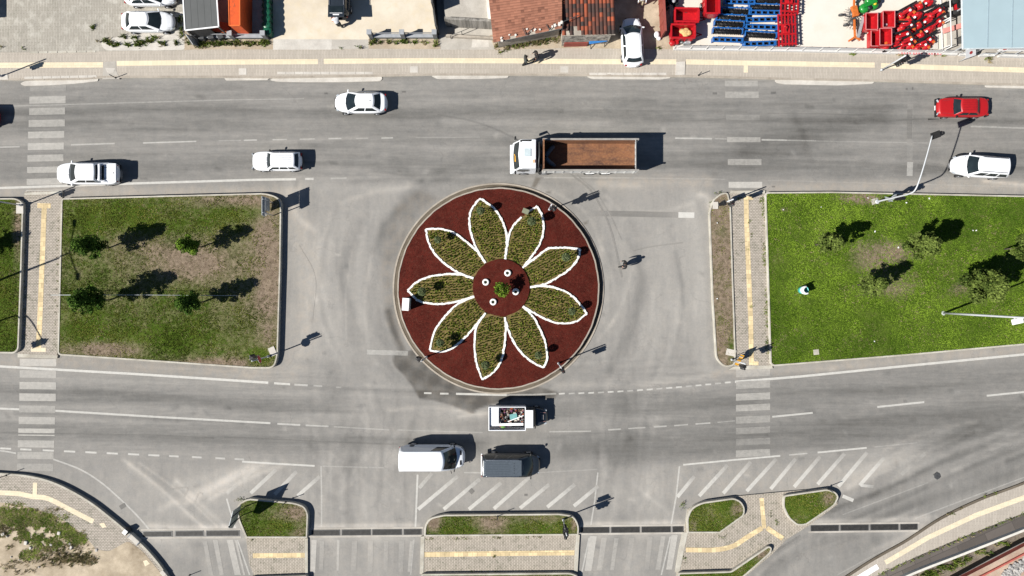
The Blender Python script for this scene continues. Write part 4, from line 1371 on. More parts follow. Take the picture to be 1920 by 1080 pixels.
mk = Marks()
Q = [
    ([(-200, 208), (20, 199), (440, 187), (570, 185)], 2.2, .68), ([(-200, 277), (0, 276), (37, 275)], 2.4, .5), ([(133, 271.5), (215, 269)], 2.6, .5),
    ([(268, 268), (368, 265)], 2.6, .42), ([(410, 264), (452, 263)], 2, .68), ([(457, 263), (482, 262.4)], 2.6, .46), ([(511, 262), (538, 261.4)], 2.4, .54),
    ([(562, 261), (590, 260.4)], 2.4, .58), ([(616, 260), (640, 259.5)], 2.6, .46), ([(668, 259.5), (690, 259)], 2, .66), ([(715, 258.8), (737, 258.4)], 2.6, .48), ([(780, 258), (900, 257)], 2, .74),
    ([(1266, 259), (1335, 260)], 3, .44), ([(1340, 260), (1362, 260.5)], 2, .6), ([(1428, 262), (1475, 263)], 3, .46), ([(1475, 263), (1530, 264)], 2.6, .62), ([(1530, 264.5), (1740, 268)], 2.4, .74),
    ([(1820, 237), (1870, 238.5), (2100, 246)], 3, .62), ([(-200, 357), (0, 352.5), (250, 344), (480, 337), (555, 336)], 4.2, .20), ([(572, 335.5), (588, 335.2)], 4, .32),
    ([(620, 334.5), (650, 334)], 3, .66), ([(1020, 333), (1180, 333.5)], 2.4, .66), ([(1180, 333.5), (1360, 336)], 2.4, .74), ([(1440, 338), (1900, 350)], 2.2, .78),
    ([(-200, 676), (0, 687), (250, 701), (503, 717.5)], 4.4, .14), ([(514, 718.5), (544, 720.5)], 4, .22), ([(552, 721), (577, 722.5)], 3.6, .42), ([(588, 723), (604, 724)], 3, .58),
    ([(630, 726), (640, 726.4)], 3, .66), ([(1378, 716), (1500, 706), (1700, 686), (1920, 664.5), (2200, 636)], 4.4, .16),
    ([(795, 737), (809, 737.3)], 3.4, .22), ([(825, 738), (841, 738.2)], 3.4, .24), ([(855, 738.4), (906, 739.6), (950, 740.6)], 4, .16), ([(950, 740.6), (1000, 740), (1043, 738)], 3.2, .5),
    ([(-200, 757), (0, 766), (110, 770.5), (300, 782), (507, 793.4)], 3.8, .26), ([(520, 794.6), (563, 796.8)], 3.4, .36), ([(573, 797.4), (616, 799.4)], 3, .48), ([(626, 800), (730, 806)], 2.6, .66),
    ([(745, 806), (905, 811)], 2.4, .72), ([(1030, 809.5), (1108, 808.5)], 2.6, .55), ([(1140, 806), (1164, 804.6)], 2.8, .50), ([(1178, 803.5), (1210, 801.5)], 2.6, .58), ([(1226, 800.5), (1250, 799)], 2.6, .5),
    ([(1264, 798), (1290, 796)], 2.6, .52), ([(1304, 795), (1332, 793)], 2.8, .45), ([(1345, 792), (1378, 789)], 2.2, .66), ([(1448, 781.5), (1524, 774)], 3.4, .28), ([(1645, 763), (1733, 754)], 3.6, .26),
    ([(1850, 742), (1960, 731), (2100, 717)], 3.6, .26), ([(454, 865.5), (510, 869), (590, 873.5)], 3.4, .24), ([(605, 874), (720, 877)], 2.4, .70), ([(870, 886), (905, 886.5)], 2.6, .6), ([(1010, 886), (1120, 880)], 2.4, .74),
    ([(602, 874), (603, 930), (603, 988)], 2.8, .55), ([(783, 890), (781, 940), (779, 988)], 3.4, .30), ([(1121, 886), (1115, 940), (1108, 984)], 2.8, .46),
    ([(1274, 874), (1268, 930), (1258, 986)], 3.0, .42), ([(1281, 871.5), (1380, 862), (1463, 854.6)], 3.2, .22), ([(1480, 853), (1514, 850)], 2.6, .5), ([(1533, 848.5), (1625, 839.6)], 3.2, .24), ([(1640, 838), (1720, 830)], 2.4, .72),
    ([(1105, 1008), (1090, 1078)], 2.8, .45), ([(1257, 1006), (1240, 1078)], 2.8, .45), ([(776, 1012), (770, 1078)], 2.6, .6), ([(425, 935), (441, 990)], 3, .36), ([(445, 1012), (468, 1078)], 3, .46),
    ([(1580, 965), (1660, 935), (1740, 905)], 2.2, .72), ([(1716, 972), (1800, 940), (1920, 895), (2100, 820)], 2.4, .66), ([(1720, 1000), (1640, 1040), (1570, 1078)], 2.2, .72),
    ([(1580, 930), (1600, 938.5)], 6.5, .18), ([(1614, 910), (1638, 912.5)], 5.5, [.28, .7]),
]
for pts, wd, wn in Q:
    mk.line(pts, wd, wn)
mk.line(smooth_line([(100, 861), (150, 880), (190, 905), (230, 940), (262, 972), (288, 1003)]), 3, .45)
mk.line(smooth_line([(-100, 836), (0, 845), (30, 850)]), 3, .40)
for k, x in enumerate((-38, 0, 38, 80, 120, 160, 200, 240, 278, 317, 360, 404, 440)):
    y = 840.5 + x * 0.0455
    mk.line([(x, y), (x + 21 - (k > 8) * 3, y + 1)], 3.4, .26 + 0.04 * max(0, k - 7))
for k in range(18):   # dotted continuation of the edge line round the island
    x = 1048 + k * 18.3
    u = (x - 1048) / 320
    y = 738.5 - 2 * u - 20 * u ** 1.6
    mk.line([(x, y), (x + 11, y - 0.8)], 3, .30 + 0.25 * (k % 3 == 1))
H = [((784, 955), (821, 925), (858, 893)), ((832, 955), (867, 926), (900, 898)), ((879, 955), (914, 926), (940, 905)), ((926, 954), (966, 919), (996, 892)), ((975, 953), (1003, 930), (1030, 908)),
     ((1026, 951), (1056, 926), (1078, 908)), ((1076, 949), (1110, 921), (1122, 911)), ((786, 915), (803, 895), (810, 887)),
     ((1270, 932), (1288, 910), (1302, 893)), ((1311, 930), (1345, 895), (1364, 872)), ((1356, 925), (1390, 888), (1408, 866)), ((1400, 921), (1436, 882), (1456, 860)), ((1445, 917), (1475, 881), (1492, 860)),
     ((1489, 913), (1524, 874), (1538, 856)), ((1533, 908), (1568, 869), (1584, 850)), ((1572, 912), (1612, 868), (1626, 848)), ((1612, 910), (1650, 868), (1658, 858)),
     ((470, 925), (494, 902), (518, 880)), ((515, 927), (536, 908), (556, 884)), ((558, 930), (580, 911), (600, 893)), ((425, 925), (450, 903), (480, 878)), ((1690, 890), (1715, 866), (1735, 850))]
for i, h3 in enumerate(H):
    far = .62
    near = .20 if i not in (17, 18, 19, 20, 21) else (.30, .30, .24, .66, .72)[i - 17]
    if i == 7:
        near = .5
    (x0, y0), (x1, y1) = h3[0], h3[2]
    mk.line([h3[0], (x0 + (x1 - x0) * .55, y0 + (y1 - y0) * .55), h3[2]], 6.8, [near, near + 0.14, far + 0.1], 0.005)
# stop lines
mk.line([(1272, 403), (1302, 403.5)], 10.5, .12, 0.006)
mk.line([(688, 660), (765, 662.5)], 9, .60, 0.006)
mk.line([(1706.5, 304), (1705.5, 330)], 11, .52, 0.006)
mk.line([(1707, 195), (1706, 300)], 11, .80, 0.006)
mk.build('lane_marking', 'paint', 0.08)

# skid marks and worn dark bars
tm = Marks()
for pts, wd, wn in (([(820, 215), (880, 226), (930, 243), (970, 262)], 3.2, .60), ([(1068, 325), (1105, 355), (1130, 395), (1148, 440), (1166, 520)], 3.4, .62),
                    ([(1082, 328), (1118, 362), (1146, 408), (1165, 450)], 2.4, .72), ([(560, 460), (590, 520), (585, 600)], 3, .8), ([(1188, 470), (1225, 462), (1280, 455)], 2.6, .66),
                    ([(1240, 228), (1330, 226), (1360, 222)], 2, .7), ([(1440, 212), (1560, 214), (1620, 216)], 2, .62), ([(-50, 336), (100, 332), (240, 326)], 4, .76),
                    ([(320, 918), (350, 915), (345, 932)], 3, .72), ([(365, 940), (372, 926), (380, 926)], 3, .74), 
                    ([(1430, 195), (1560, 193)], 2.5, .68), ([(1680, 225), (1760, 222)], 3, .6), ([(1740, 225), (1870, 228)], 5, .62), ([(420, 820), (700, 832), (745, 833)], 2.2, .66), ([(850, 214), (880, 213)], 3, .7),
                    ([(1440, 300), (1600, 306), (1700, 312)], 5, .72), ([(1720, 312), (1780, 318)], 8, .58), ([(250, 205), (620, 208)], 3, .72), ([(1100, 206), (1400, 210)], 3, .7), ([(700, 320), (780, 330), (850, 318)], 4, .74),
                    ([(430, 318), (560, 308)], 4, .76), ([(-50, 812), (250, 816), (400, 822)], 3, .7), ([(1500, 1005), (1460, 1030), (1430, 1050)], 4, .6), ([(1480, 1005), (1440, 1035)], 2.5, .55)):
    tm.line(smooth_line(pts), wd, wn, 0.012)
tm.line([(1100, 400), (1150, 400.5), (1200, 401.5), (1245, 402.5), (1272, 403)], 10.5, [.9, .42, .38, .5, .7], 0.007)
tm.line([(1706, 205), (1705, 260)], 10, .62, 0.013)
for (x, y, a, b) in ((1340, 175, 8, 4), (1450, 174, 9, 4), (1700, 167, 4, 4), (1711, 166, 3, 5), (757, 172, 7, 3), (611, 175, 6, 3), (1757, 892, 8, 13), (230, 949, 10, 8), (884, 921, 6, 9), (986, 928, 6, 4), (1450, 350, 6, 3)):
    tm.line([(x - a / 2, y + (3 if b > 6 else 0)), (x + a / 2, y - (3 if b > 6 else 0))], b, .12 if x == 1757 else .30, 0.014)
tm.build('tyre_marks', 'tyremark', 0.12)
cover = MB()
cover.lathe([(0.30, 0), (0.30, 0.012), (0.26, 0.014)], W3(1757, 892, 0.004), 16)
struct(cover.build('manhole_cover', 'steel'))


def patchgrid(name, poly, z, m, wornf, st=3.0):
    P = np.array(poly, float)
    xs = np.arange(P[:, 0].min() - st, P[:, 0].max() + st, st)
    ys = np.arange(P[:, 1].min() - st, P[:, 1].max() + st, st)
    GX, GY = np.meshgrid(xs, ys)
    keep = inpoly(GX[:-1, :-1] + st / 2, GY[:-1, :-1] + st / 2, poly)
    idx = np.arange(GX.size).reshape(GX.shape)
    lp = np.stack([idx[:-1, :-1], idx[:-1, 1:], idx[1:, 1:], idx[1:, :-1]], -1)[keep]
    used, inv = np.unique(lp, return_inverse=True)
    px, py = GX.ravel()[used], GY.ravel()[used]
    k = (1 - z / HC) / S
    wn = wornf(px, py)
    return struct(fast_mesh(name, np.stack([(px - 960) * k, (540 - py) * k, np.full(px.shape, z)], -1), 4, [m], {'worn': ('FLOAT', wn), 'wear': ('FLOAT_COLOR', wear_at(px, py))}, loops=inv.reshape(-1, 4)))


def fade(poly, soft, inside):
    def f(px, py):
        pl = list(poly) + [poly[0]]
        d = segdist(px, py, pl)
        return np.clip(0.98 - (0.98 - inside) * np.clip(d / soft, 0, 1), 0, 1)
    return f


for pp, ins in (([(1003, 330), (1018, 332), (1005, 354), (994, 352)], .2), ([(1022, 358), (1034, 357), (1032, 364), (1023, 363)], .2), ([(1092, 416), (1104, 412), (1102, 421), (1095, 424)], .2)):
    patchgrid('damp_stain', pp, 0.011, 'wet', fade(pp, 4, ins), 1.0)
tp = Marks()
tp.line([(740, 661), (764, 664)], 9, .1, 0.013)
# ------------------------------------------------------------------ roundabout
RCX, RCY = W(934.5, 541)
R_OUT, R_MID, R_IN = 198.0 / S, 191.0 / S, 186.8 / S
ZB = 0.44


def zdome(x, y):
    r = math.hypot(x - RCX, y - RCY)
    u = max(0.0, 1 - (r / R_IN) ** 2)
    return ZB - 0.03 + 0.30 * u


ring = MB()
ring.lathe([(R_OUT, -0.02), (R_OUT, 0.055), (R_OUT - 0.02, 0.07), (R_OUT - 0.13, 0.07), (R_OUT - 0.15, 0.02)], (RCX, RCY, 0), 128, smooth=False)
struct(ring.build('roundabout_kerb', 'kerbdirty'))
ring = MB()
ring.lathe([(R_OUT - 0.14, -0.02), (R_OUT - 0.14, 0.032), (R_IN - 0.2, 0.032)], (RCX, RCY, 0), 128, smooth=False)
struct(ring.build('gutter', 'gutter'))
ring = MB()
n = 160
prof = [(R_IN + 0.06, 0.02), (R_IN + 0.06, ZB), (R_IN - 0.05, ZB + 0.012), (R_IN - 0.06, ZB - 0.05)]
vs, fs = [], []
for (r, z) in prof:
    for k in range(n):
        a = 2 * PI * k / n
        rr = r + 0.012 * math.sin(k * 7.3) + 0.01 * math.sin(k * 2.1)
        vs.append((RCX + math.cos(a) * rr, RCY + math.sin(a) * rr, z))
for i in range(3):
    for k in range(n):
        fs.append((i * n + k, i * n + (k + 1) % n, (i + 1) * n + (k + 1) % n, (i + 1) * n + k))
ring.add(vs, fs)
struct(ring.build('roundabout_wall', 'kerbdirty'))
md = MB()
rs = np.linspace(R_IN - 0.03, 0.05, 40)
vs, fs = [], []
for r in rs:
    for k in range(n):
        a = 2 * PI * k / n
        x, y = RCX + math.cos(a) * r, RCY + math.sin(a) * r
        vs.append((x, y, zdome(x, y) + 0.012 * math.sin(x * 2.3) * math.sin(y * 1.9)))
for i in range(len(rs) - 1):
    for k in range(n):
        fs.append((i * n + k, i * n + (k + 1) % n, (i + 1) * n + (k + 1) % n, (i + 1) * n + k))
md.add(vs, fs, 0, True)
struct(md.build('mulch', 'mulch'))
# loose chips lying on the mulch
pts = np.stack([rng.normal(0, 1, 9000), rng.normal(0, 1, 9000)], -1)
pts = pts / np.linalg.norm(pts, axis=1, keepdims=True) * (np.sqrt(rng.uniform(0, 1, 9000)) * (R_IN - 0.15))[:, None]
xx, yy = pts[:, 0] + RCX, pts[:, 1] + RCY
zz = ZB - 0.02 + 0.30 * np.clip(1 - (np.hypot(pts[:, 0], pts[:, 1]) / R_IN) ** 2, 0, 1)
A['chip'] = m_tint('mulch_chips', (0.034, 0.008, 0.006), (0.115, 0.032, 0.022))
V, t = blades(np.stack([xx, yy], -1), zz, 0.01, 0.04, 0.045, 0.09, 1)
struct(fast_mesh('mulch_chips', V, 3, ['chip'], {'tint': ('FLOAT', t)}), 'stuff')

# the nine petal beds
K0 = 2.572
PET = [
    ('P1', [(463, 108), (425, 155), (412, 205), (418, 270), (440, 335), (490, 420)], [(463, 108), (525, 150), (565, 205), (588, 270), (592, 330), (584, 404)]),
    ('P2', [(740, 146), (700, 170), (640, 220), (610, 265), (595, 330), (584, 404)], [(740, 146), (765, 200), (770, 260), (750, 330), (710, 390), (668, 442)]),
    ('P3', [(947, 353), (880, 346), (800, 348), (760, 372), (710, 410), (668, 442)], [(947, 353), (935, 400), (900, 445), (850, 480), (780, 520), (702, 536)]),
    ('P4', [(980, 663), (930, 600), (880, 560), (820, 538), (760, 530), (702, 536)], [(980, 663), (930, 700), (880, 711), (820, 705), (760, 680), (668, 628)]),
    ('P5', [(770, 924), (787, 880), (780, 810), (755, 745), (720, 680), (668, 628)], [(770, 924), (720, 900), (660, 850), (620, 790), (595, 730), (583, 680)]),
    ('P6', [(475, 983), (530, 945), (565, 890), (580, 820), (587, 740), (583, 680)], [(475, 983), (450, 920), (440, 860), (437, 790), (450, 720), (490, 660)]),
    ('P7', [(221, 840), (270, 848), (330, 830), (400, 770), (450, 710), (490, 660)], [(221, 840), (230, 790), (255, 730), (300, 670), (360, 615), (437, 580)]),
    ('P8', [(114, 553), (165, 600), (240, 617), (320, 612), (380, 597), (437, 580)], [(114, 553), (160, 510), (230, 483), (300, 474), (370, 475), (432, 494)]),
    ('P9', [(201, 256), (215, 320), (250, 380), (310, 435), (370, 470), (432, 494)], [(201, 256), (270, 255), (340, 275), (400, 320), (450, 365), (490, 420)]),
]
PLAB = ['petal bed pointing straight away from lower edge, between the olive box petal and upper left petal', 'petal bed whose white outline is broken by a small olive box',
        'petal bed pointing to the upper right with the tree shadow at its root', 'petal bed pointing right and slightly down', 'petal bed pointing down right beside the signal post',
        'longest petal bed pointing straight down to the parked tipper side road', 'petal bed pointing down left by the black signal head', 'petal bed pointing left with the white cabinet at its tip',
        'petal bed pointing up left above the white cabinet petal']
PLAB[0] = 'petal bed pointing up toward the tipper truck cab'
PLAB[5] = 'petal bed pointing down toward the loaded pickup'


def zc(x, y):
    return zdome(x, y)


def zk(p):
    x, y = W(720 + p[0] / K0, 330 + p[1] / K0, 0.6)
    return x, y


def stonerow(mb, line, wd, h, skip=None):
    """whitewashed stones set end to end along a line"""
    P = [Vector(p) for p in line]
    cum = [0]
    for a, b in zip(P[:-1], P[1:]):
        cum.append(cum[-1] + (b - a).length)
    L, s = cum[-1], 0.0

    def at(d):
        for i in range(len(P) - 1):
            if d <= cum[i + 1] or i == len(P) - 2:
                u = (d - cum[i]) / max(1e-6, cum[i + 1] - cum[i])
                return P[i] + (P[i + 1] - P[i]) * u
    while s < L - 0.02:
        ln = random.uniform(0.16, 0.26)
        e = min(L, s + ln)
        a, b = at(s), at(e)
        s = e + 0.004
        if skip and skip(a):
            continue
        c = (a + b) / 2
        d = b - a
        if d.length < 0.03:
            continue
        rz = math.atan2(d.y, d.x)
        ww = wd * random.uniform(0.78, 1.15)
        off = random.uniform(-0.025, 0.025)
        mb.box((c.x - math.sin(rz) * off, c.y + math.cos(rz) * off, zc(c.x, c.y) + h / 2 - 0.03), (d.length * 1.01, ww, h + random.uniform(-0.01, 0.02)), rz + random.uniform(-0.05, 0.05), 0, 0.02,
               rx=random.uniform(-0.07, 0.07))


BEDS = {}
for i, (nm, c1, c2) in enumerate(PET):
    l1 = smooth_line([zk(p) for p in c1], 5)
    l2 = smooth_line([zk(p) for p in c2], 5)
    poly = ccw(l1 + list(reversed(l2))[:-1])
    cx = sum(p[0] for p in poly) / len(poly)
    cy = sum(p[1] for p in poly) / len(poly)
    o = empty('flower_bed', PLAB[i], 'flower bed', (0, 0, 0), 0, 'petal beds of the roundabout')
    BEDS[nm] = poly
    gap = None
    if nm == 'P2':
        g0 = Vector(zk((681, 183)))
        gap = (lambda a: (a - g0).length < 0.36)
    # the soil of the bed
    P = np.array(poly)
    st = 0.12
    xs, ys = np.arange(P[:, 0].min(), P[:, 0].max() + st, st), np.arange(P[:, 1].min(), P[:, 1].max() + st, st)
    GX, GY = np.meshgrid(xs, ys)
    keep = inpoly(GX[:-1, :-1] + st / 2, GY[:-1, :-1] + st / 2, poly)
    idx = np.arange(GX.size).reshape(GX.shape)
    lp = np.stack([idx[:-1, :-1], idx[:-1, 1:], idx[1:, 1:], idx[1:, :-1]], -1)[keep]
    used, inv = np.unique(lp, return_inverse=True)
    vx, vy = GX.ravel()[used], GY.ravel()[used]
    vz = np.array([zdome(a, b) for a, b in zip(vx, vy)]) + 0.035
    fast_mesh('soil', np.stack([vx, vy, vz], -1), 4, ['soilbed'], {}, loops=inv.reshape(-1, 4), smooth=True, parent=o)
    for ln_ in (l1, l2):
        br = MB()
        stonerow(br, ln_, 0.18, 0.14, gap)
        br.build('stone_border', 'stonewhite', o)
    # low plants in rows along the petal
    tip = Vector(l1[0])
    ax = (Vector((cx, cy)) - tip).normalized()
    if nm in ('P1', 'P5'):
        ax = Matrix.Rotation(0.15, 2) @ ax
    sx = np.arange(-7, 7, 0.215)
    UU, VV = np.meshgrid(sx, sx)
    UU = UU + (np.arange(len(sx))[:, None] % 2) * 0.11
    qx = cx + UU * ax.x - VV * ax.y + rng.normal(0, 0.03, UU.shape)
    qy = cy + UU * ax.y + VV * ax.x + rng.normal(0, 0.03, UU.shape)
    inn = inset(poly, 0.17)
    k = inpoly(qx, qy, inn) & (rng.uniform(0, 1, qx.shape) < 0.97)
    pts = np.stack([qx[k], qy[k]], -1)
    zz = np.array([zdome(a, b) for a, b in pts]) + 0.04
    tn = np.clip(rng.normal(0.38, 0.25, len(pts)) + (vnoise(pts[:, 0], pts[:, 1], 0.9, 21) - 0.5) * 0.3, 0, 1)
    V, t = blades(pts, zz, 0.12, 0.24, 0.08, 0.088, 13, tn, 0.022)
    # a few greener strangers
    e = scatter(inn, 2.0)
    e = e[vnoise(e[:, 0], e[:, 1], 1.4, 33) > 0.60]
    ze = np.array([zdome(a, b) for a, b in e]) + 0.04
    V2, t2 = blades(e, ze, 0.12, 0.28, 0.09, 0.18, 12, np.full(len(e), 0.55), 0.05)
    mi = np.concatenate([np.zeros(len(V) // 3, int), np.ones(len(V2) // 3, int)])
    pl = fast_mesh('planting', np.concatenate([V, V2]), 3, ['bedplant', 'weed'], {'tint': ('FLOAT', np.concatenate([t, t2]))}, matidx=mi, parent=o)
    pl['kind'] = 'stuff'
# the round middle
CDX, CDY = W(939.7, 539.2, 0.7)
mid = MB()
n2 = 72
rs = np.linspace(52.5 / S, 0.03, 10)
vs, fs = [], []
for i, r in enumerate(rs):
    for k in range(n2):
        a = 2 * PI * k / n2
        x, y = CDX + math.cos(a) * r, CDY + math.sin(a) * r
        vs.append((x, y, zdome(x, y) + (0.17 if i else 0.165)))
base = len(vs)
for k in range(n2):
    a = 2 * PI * k / n2
    vs.append((CDX + math.cos(a) * (rs[0] + 0.02), CDY + math.sin(a) * (rs[0] + 0.02), ZB))
for i in range(len(rs) - 1):
    for k in range(n2):
        fs.append((i * n2 + k, i * n2 + (k + 1) % n2, (i + 1) * n2 + (k + 1) % n2, (i + 1) * n2 + k))
for k in range(n2):
    fs.append((base + k, base + (k + 1) % n2, (k + 1) % n2, k))
mid.add(vs, fs)
struct(mid.build('mulch', 'mulch'))
# white tyre-like rings
proto = None
for (x, y, lb) in ((911, 529, 'white ring planter left of the little tree'), (952, 512, 'white ring planter furthest up, above the little tree'),
                   (967, 547, 'white ring planter right of the little tree'), (925, 566, 'white ring planter furthest down, below the little tree')):
    wx, wy = W(x, y, 0.75)
    if proto is None:
        proto = empty('ring_planter', lb, 'planter', (wx, wy, zdome(wx, wy) + 0.16), 0, 'white rings around the little tree')
        b = MB()
        prof = [(0.12, 0.0), (0.27, 0.0), (0.295, 0.06), (0.29, 0.14), (0.25, 0.19), (0.17, 0.19), (0.125, 0.15), (0.12, 0.06)]
        b.lathe(prof + [prof[0]], (0, 0, 0), 24)
        b.build('ring', 'stonewhite', proto)
        b = MB()
        b.lathe([(0.125, 0.05), (0.125, 0.09), (0.02, 0.10)], (0, 0, 0), 16)
        for k in range(7):
            a = k * 0.9
            b.bar((0.02 * math.cos(a), 0.02 * math.sin(a), 0.08), (0.09 * math.cos(a), 0.09 * math.sin(a), 0.19), 0.03, 0.01)
        b.build('plant', plain('planter_green', (0.045, 0.06, 0.03), 0.9), proto)
    else:
        dup(proto, (wx, wy, zdome(wx, wy) + 0.16), 0.7, lb)


# ------------------------------------------------------------------ trees and shrubs
def leafcloud(clumps, n, size, tint_bias=0.5, spread=1.0, flat=0.3):
    """leaf-sized quads gathered in clumps (x, y, z, r); returns verts, tints"""
    C = np.array(clumps)
    w = C[:, 3] ** 2
    pick = rng.choice(len(C), n, p=w / w.sum())
    d = rng.normal(0, 1, (n, 3))
    d /= np.linalg.norm(d, axis=1, keepdims=True)
    r = rng.uniform(0.25, 1.0, n) ** 0.55
    c = C[pick, :3] + d * (C[pick, 3] * r)[:, None] * np.array([1, 1, 0.85])
    nrm = d * 0.8 + rng.normal(0, 0.6, (n, 3)) + np.array([0, 0, flat])
    nrm /= np.linalg.norm(nrm, axis=1, keepdims=True)
    t1 = np.cross(nrm, rng.normal(0, 1, (n, 3)))
    t1 /= np.linalg.norm(t1, axis=1, keepdims=True)
    t2 = np.cross(nrm, t1)
    s = size * rng.uniform(0.6, 1.3, n)[:, None]
    q = np.stack([c + t1 * s, c + t2 * s * 0.62, c - t1 * s, c - t2 * s * 0.62], 1).reshape(-1, 3)
    clump_t = rng.normal(0, 0.16, len(C))
    t = np.clip(tint_bias + clump_t[pick] + rng.normal(0, 0.2, n), 0, 1)
    return q, np.repeat(t, 4)


def tree(px, py, zbase, crown_r, z0, z1, label, leaf, n=1500, size=0.10, sparse=False, tint=0.45, group='young trees on the median lawns', lean=(0, 0), trunk_r=0.055, squash=1.0):
    wx, wy = W(px, py, zbase)
    o = empty('tree', label, 'tree', (wx, wy, zbase), random.uniform(0, 6.28), group)
    rr = random.Random(int(px * 7 + py))
    tr = MB()
    hh = z1 - zbase
    top = (lean[0] * 0.8, lean[1] * 0.8, hh * 0.86)
    tr.tube([(0, 0, -0.05), (0.02, 0.01, hh * 0.25), (lean[0] * 0.3, lean[1] * 0.3, hh * 0.5), top], [trunk_r * 1.25, trunk_r, trunk_r * 0.75, trunk_r * 0.2], 7)
    cl = []
    zc0, zc1 = z0 - zbase, z1 - zbase
    nb = 15
    for k in range(nb):
        u = (k + 0.5) / nb
        z = zc0 + (zc1 - zc0) * u
        prof = math.sin(PI * min(1, (0.14 + 0.86 * u) ** 0.85)) ** 0.7
        rad = crown_r * prof * rr.uniform(0.42, 0.78)
        a = k * 2.4 + rr.uniform(-0.5, 0.5)
        p = (math.cos(a) * rad + lean[0] * u, math.sin(a) * rad * squash + lean[1] * u, z)
        zb = zc0 * 0.75 + (z - zc0) * 0.55
        tr.tube([(lean[0] * u * 0.4, lean[1] * u * 0.4, max(0.4, zb)), ((p[0] * 0.5), (p[1] * 0.5), (zb + z) / 2 + 0.05), p], [trunk_r * 0.42, trunk_r * 0.3, 0.008], 5)
        cl.append((*p, crown_r * rr.uniform(0.26, 0.44)))
        if k % 2 or not sparse:
            cl.append((p[0] * 0.3, p[1] * 0.3, z, crown_r * 0.42))
    for k in range(9):
        a = rr.uniform(0, 6.28)
        u = rr.uniform(0.1, 0.9)
        cl.append((math.cos(a) * crown_r * 0.85 * math.sin(PI * (0.15 + u * 0.8)), math.sin(a) * crown_r * 0.85 * math.sin(PI * (0.15 + u * 0.8)), zc0 + (zc1 - zc0) * u, crown_r * 0.2))
    cl.append((top[0], top[1], zc1 - 0.1, crown_r * 0.25))
    tr.build('trunk', 'bark', o)
    q, t = leafcloud(cl, n, size, tint)
    fast_mesh('crown', q, 4, [leaf], {'tint': ('FLOAT', t)}, parent=o)
    return o


ZL = HI - 0.05
ZR = HR - 0.05
tree(204, 465, ZL, 1.08, 1.8, 4.8, 'dark green tree nearest the zebra path, upper of its pair on the browner lawn', 'leafdark', 4200, 0.095, tint=.55)
tree(378, 463, ZL, 0.90, 1.7, 4.3, 'small bright green tree above the bare patch of the browner lawn', 'leafbright', 3000, 0.09, tint=0.3)
tree(207, 562, ZL, 1.24, 1.9, 5.4, 'large dark green tree nearest the zebra path, by the wire on the browner lawn', 'leafdark', 5000, 0.095, tint=.5)
tree(381, 566, ZL, 1.0, 1.7, 4.7, 'medium dark green tree by the wire below the bare patch', 'leafdark', 3800, 0.095, tint=0.5)
tree(-52, 475, ZL, 1.0, 1.7, 4.3, 'tree beyond the frame throwing shade on the narrow lawn corner', 'leafdark', 3200, 0.095)
tree(1529, 459, ZR, .98, 1.75, 4.6, 'sparse olive tree nearest the green bin, upper left of the bright lawn', 'leaflight', 3000, 0.105, True)
tree(1691, 463, ZR, 1.26, 1.85, 5.1, 'sparse olive tree below the curved signal mast on the bright lawn', 'leaflight', 4800, 0.105, True)
tree(1608, 534, ZR, .95, 1.7, 4.5, 'smallest sparse tree on the edge of the bare earth of the bright lawn', 'leaflight', 2800, 0.105, True, tint=0.5)
tree(1798, 535, ZR, 1.55, 1.9, 5.7, 'largest sparse olive tree beside the long street lamp pole', 'leaflight', 7000, 0.11, True, tint=0.35)
tree(1884, 467, ZR, 1.3, 1.9, 5.2, 'sparse olive tree cut off by the right edge of the photo', 'leaflight', 4600, 0.105, True)

# the little tree in the middle of the roundabout
cx, cy = W(941, 543, 0.7)
o = empty('tree', 'small bright bushy tree in the middle of the red mulch', 'tree', (cx, cy, zdome(cx, cy) + 0.15))
tr = MB()
tr.tube([(0, 0, -0.1), (0, 0, 0.7), (0.03, 0.02, 1.5)], [0.04, 0.03, 0.01], 6)
cl = []
for k in range(16):
    a = k * 2.4
    r = 0.32 + 0.30 * random.random()
    z = 0.8 + 1.1 * random.random()
    p = (math.cos(a) * r, math.sin(a) * r, z)
    tr.tube([(0, 0, z * 0.6), p], [0.015, 0.004], 4)
    cl.append((*p, 0.25))
cl.append((0, 0, 1.5, 0.35))
tr.build('trunk', 'bark', o)
q, t = leafcloud(cl, 700, 0.085, 0.5)
fast_mesh('crown', q, 4, ['leafbright'], {'tint': ('FLOAT', t)}, parent=o)

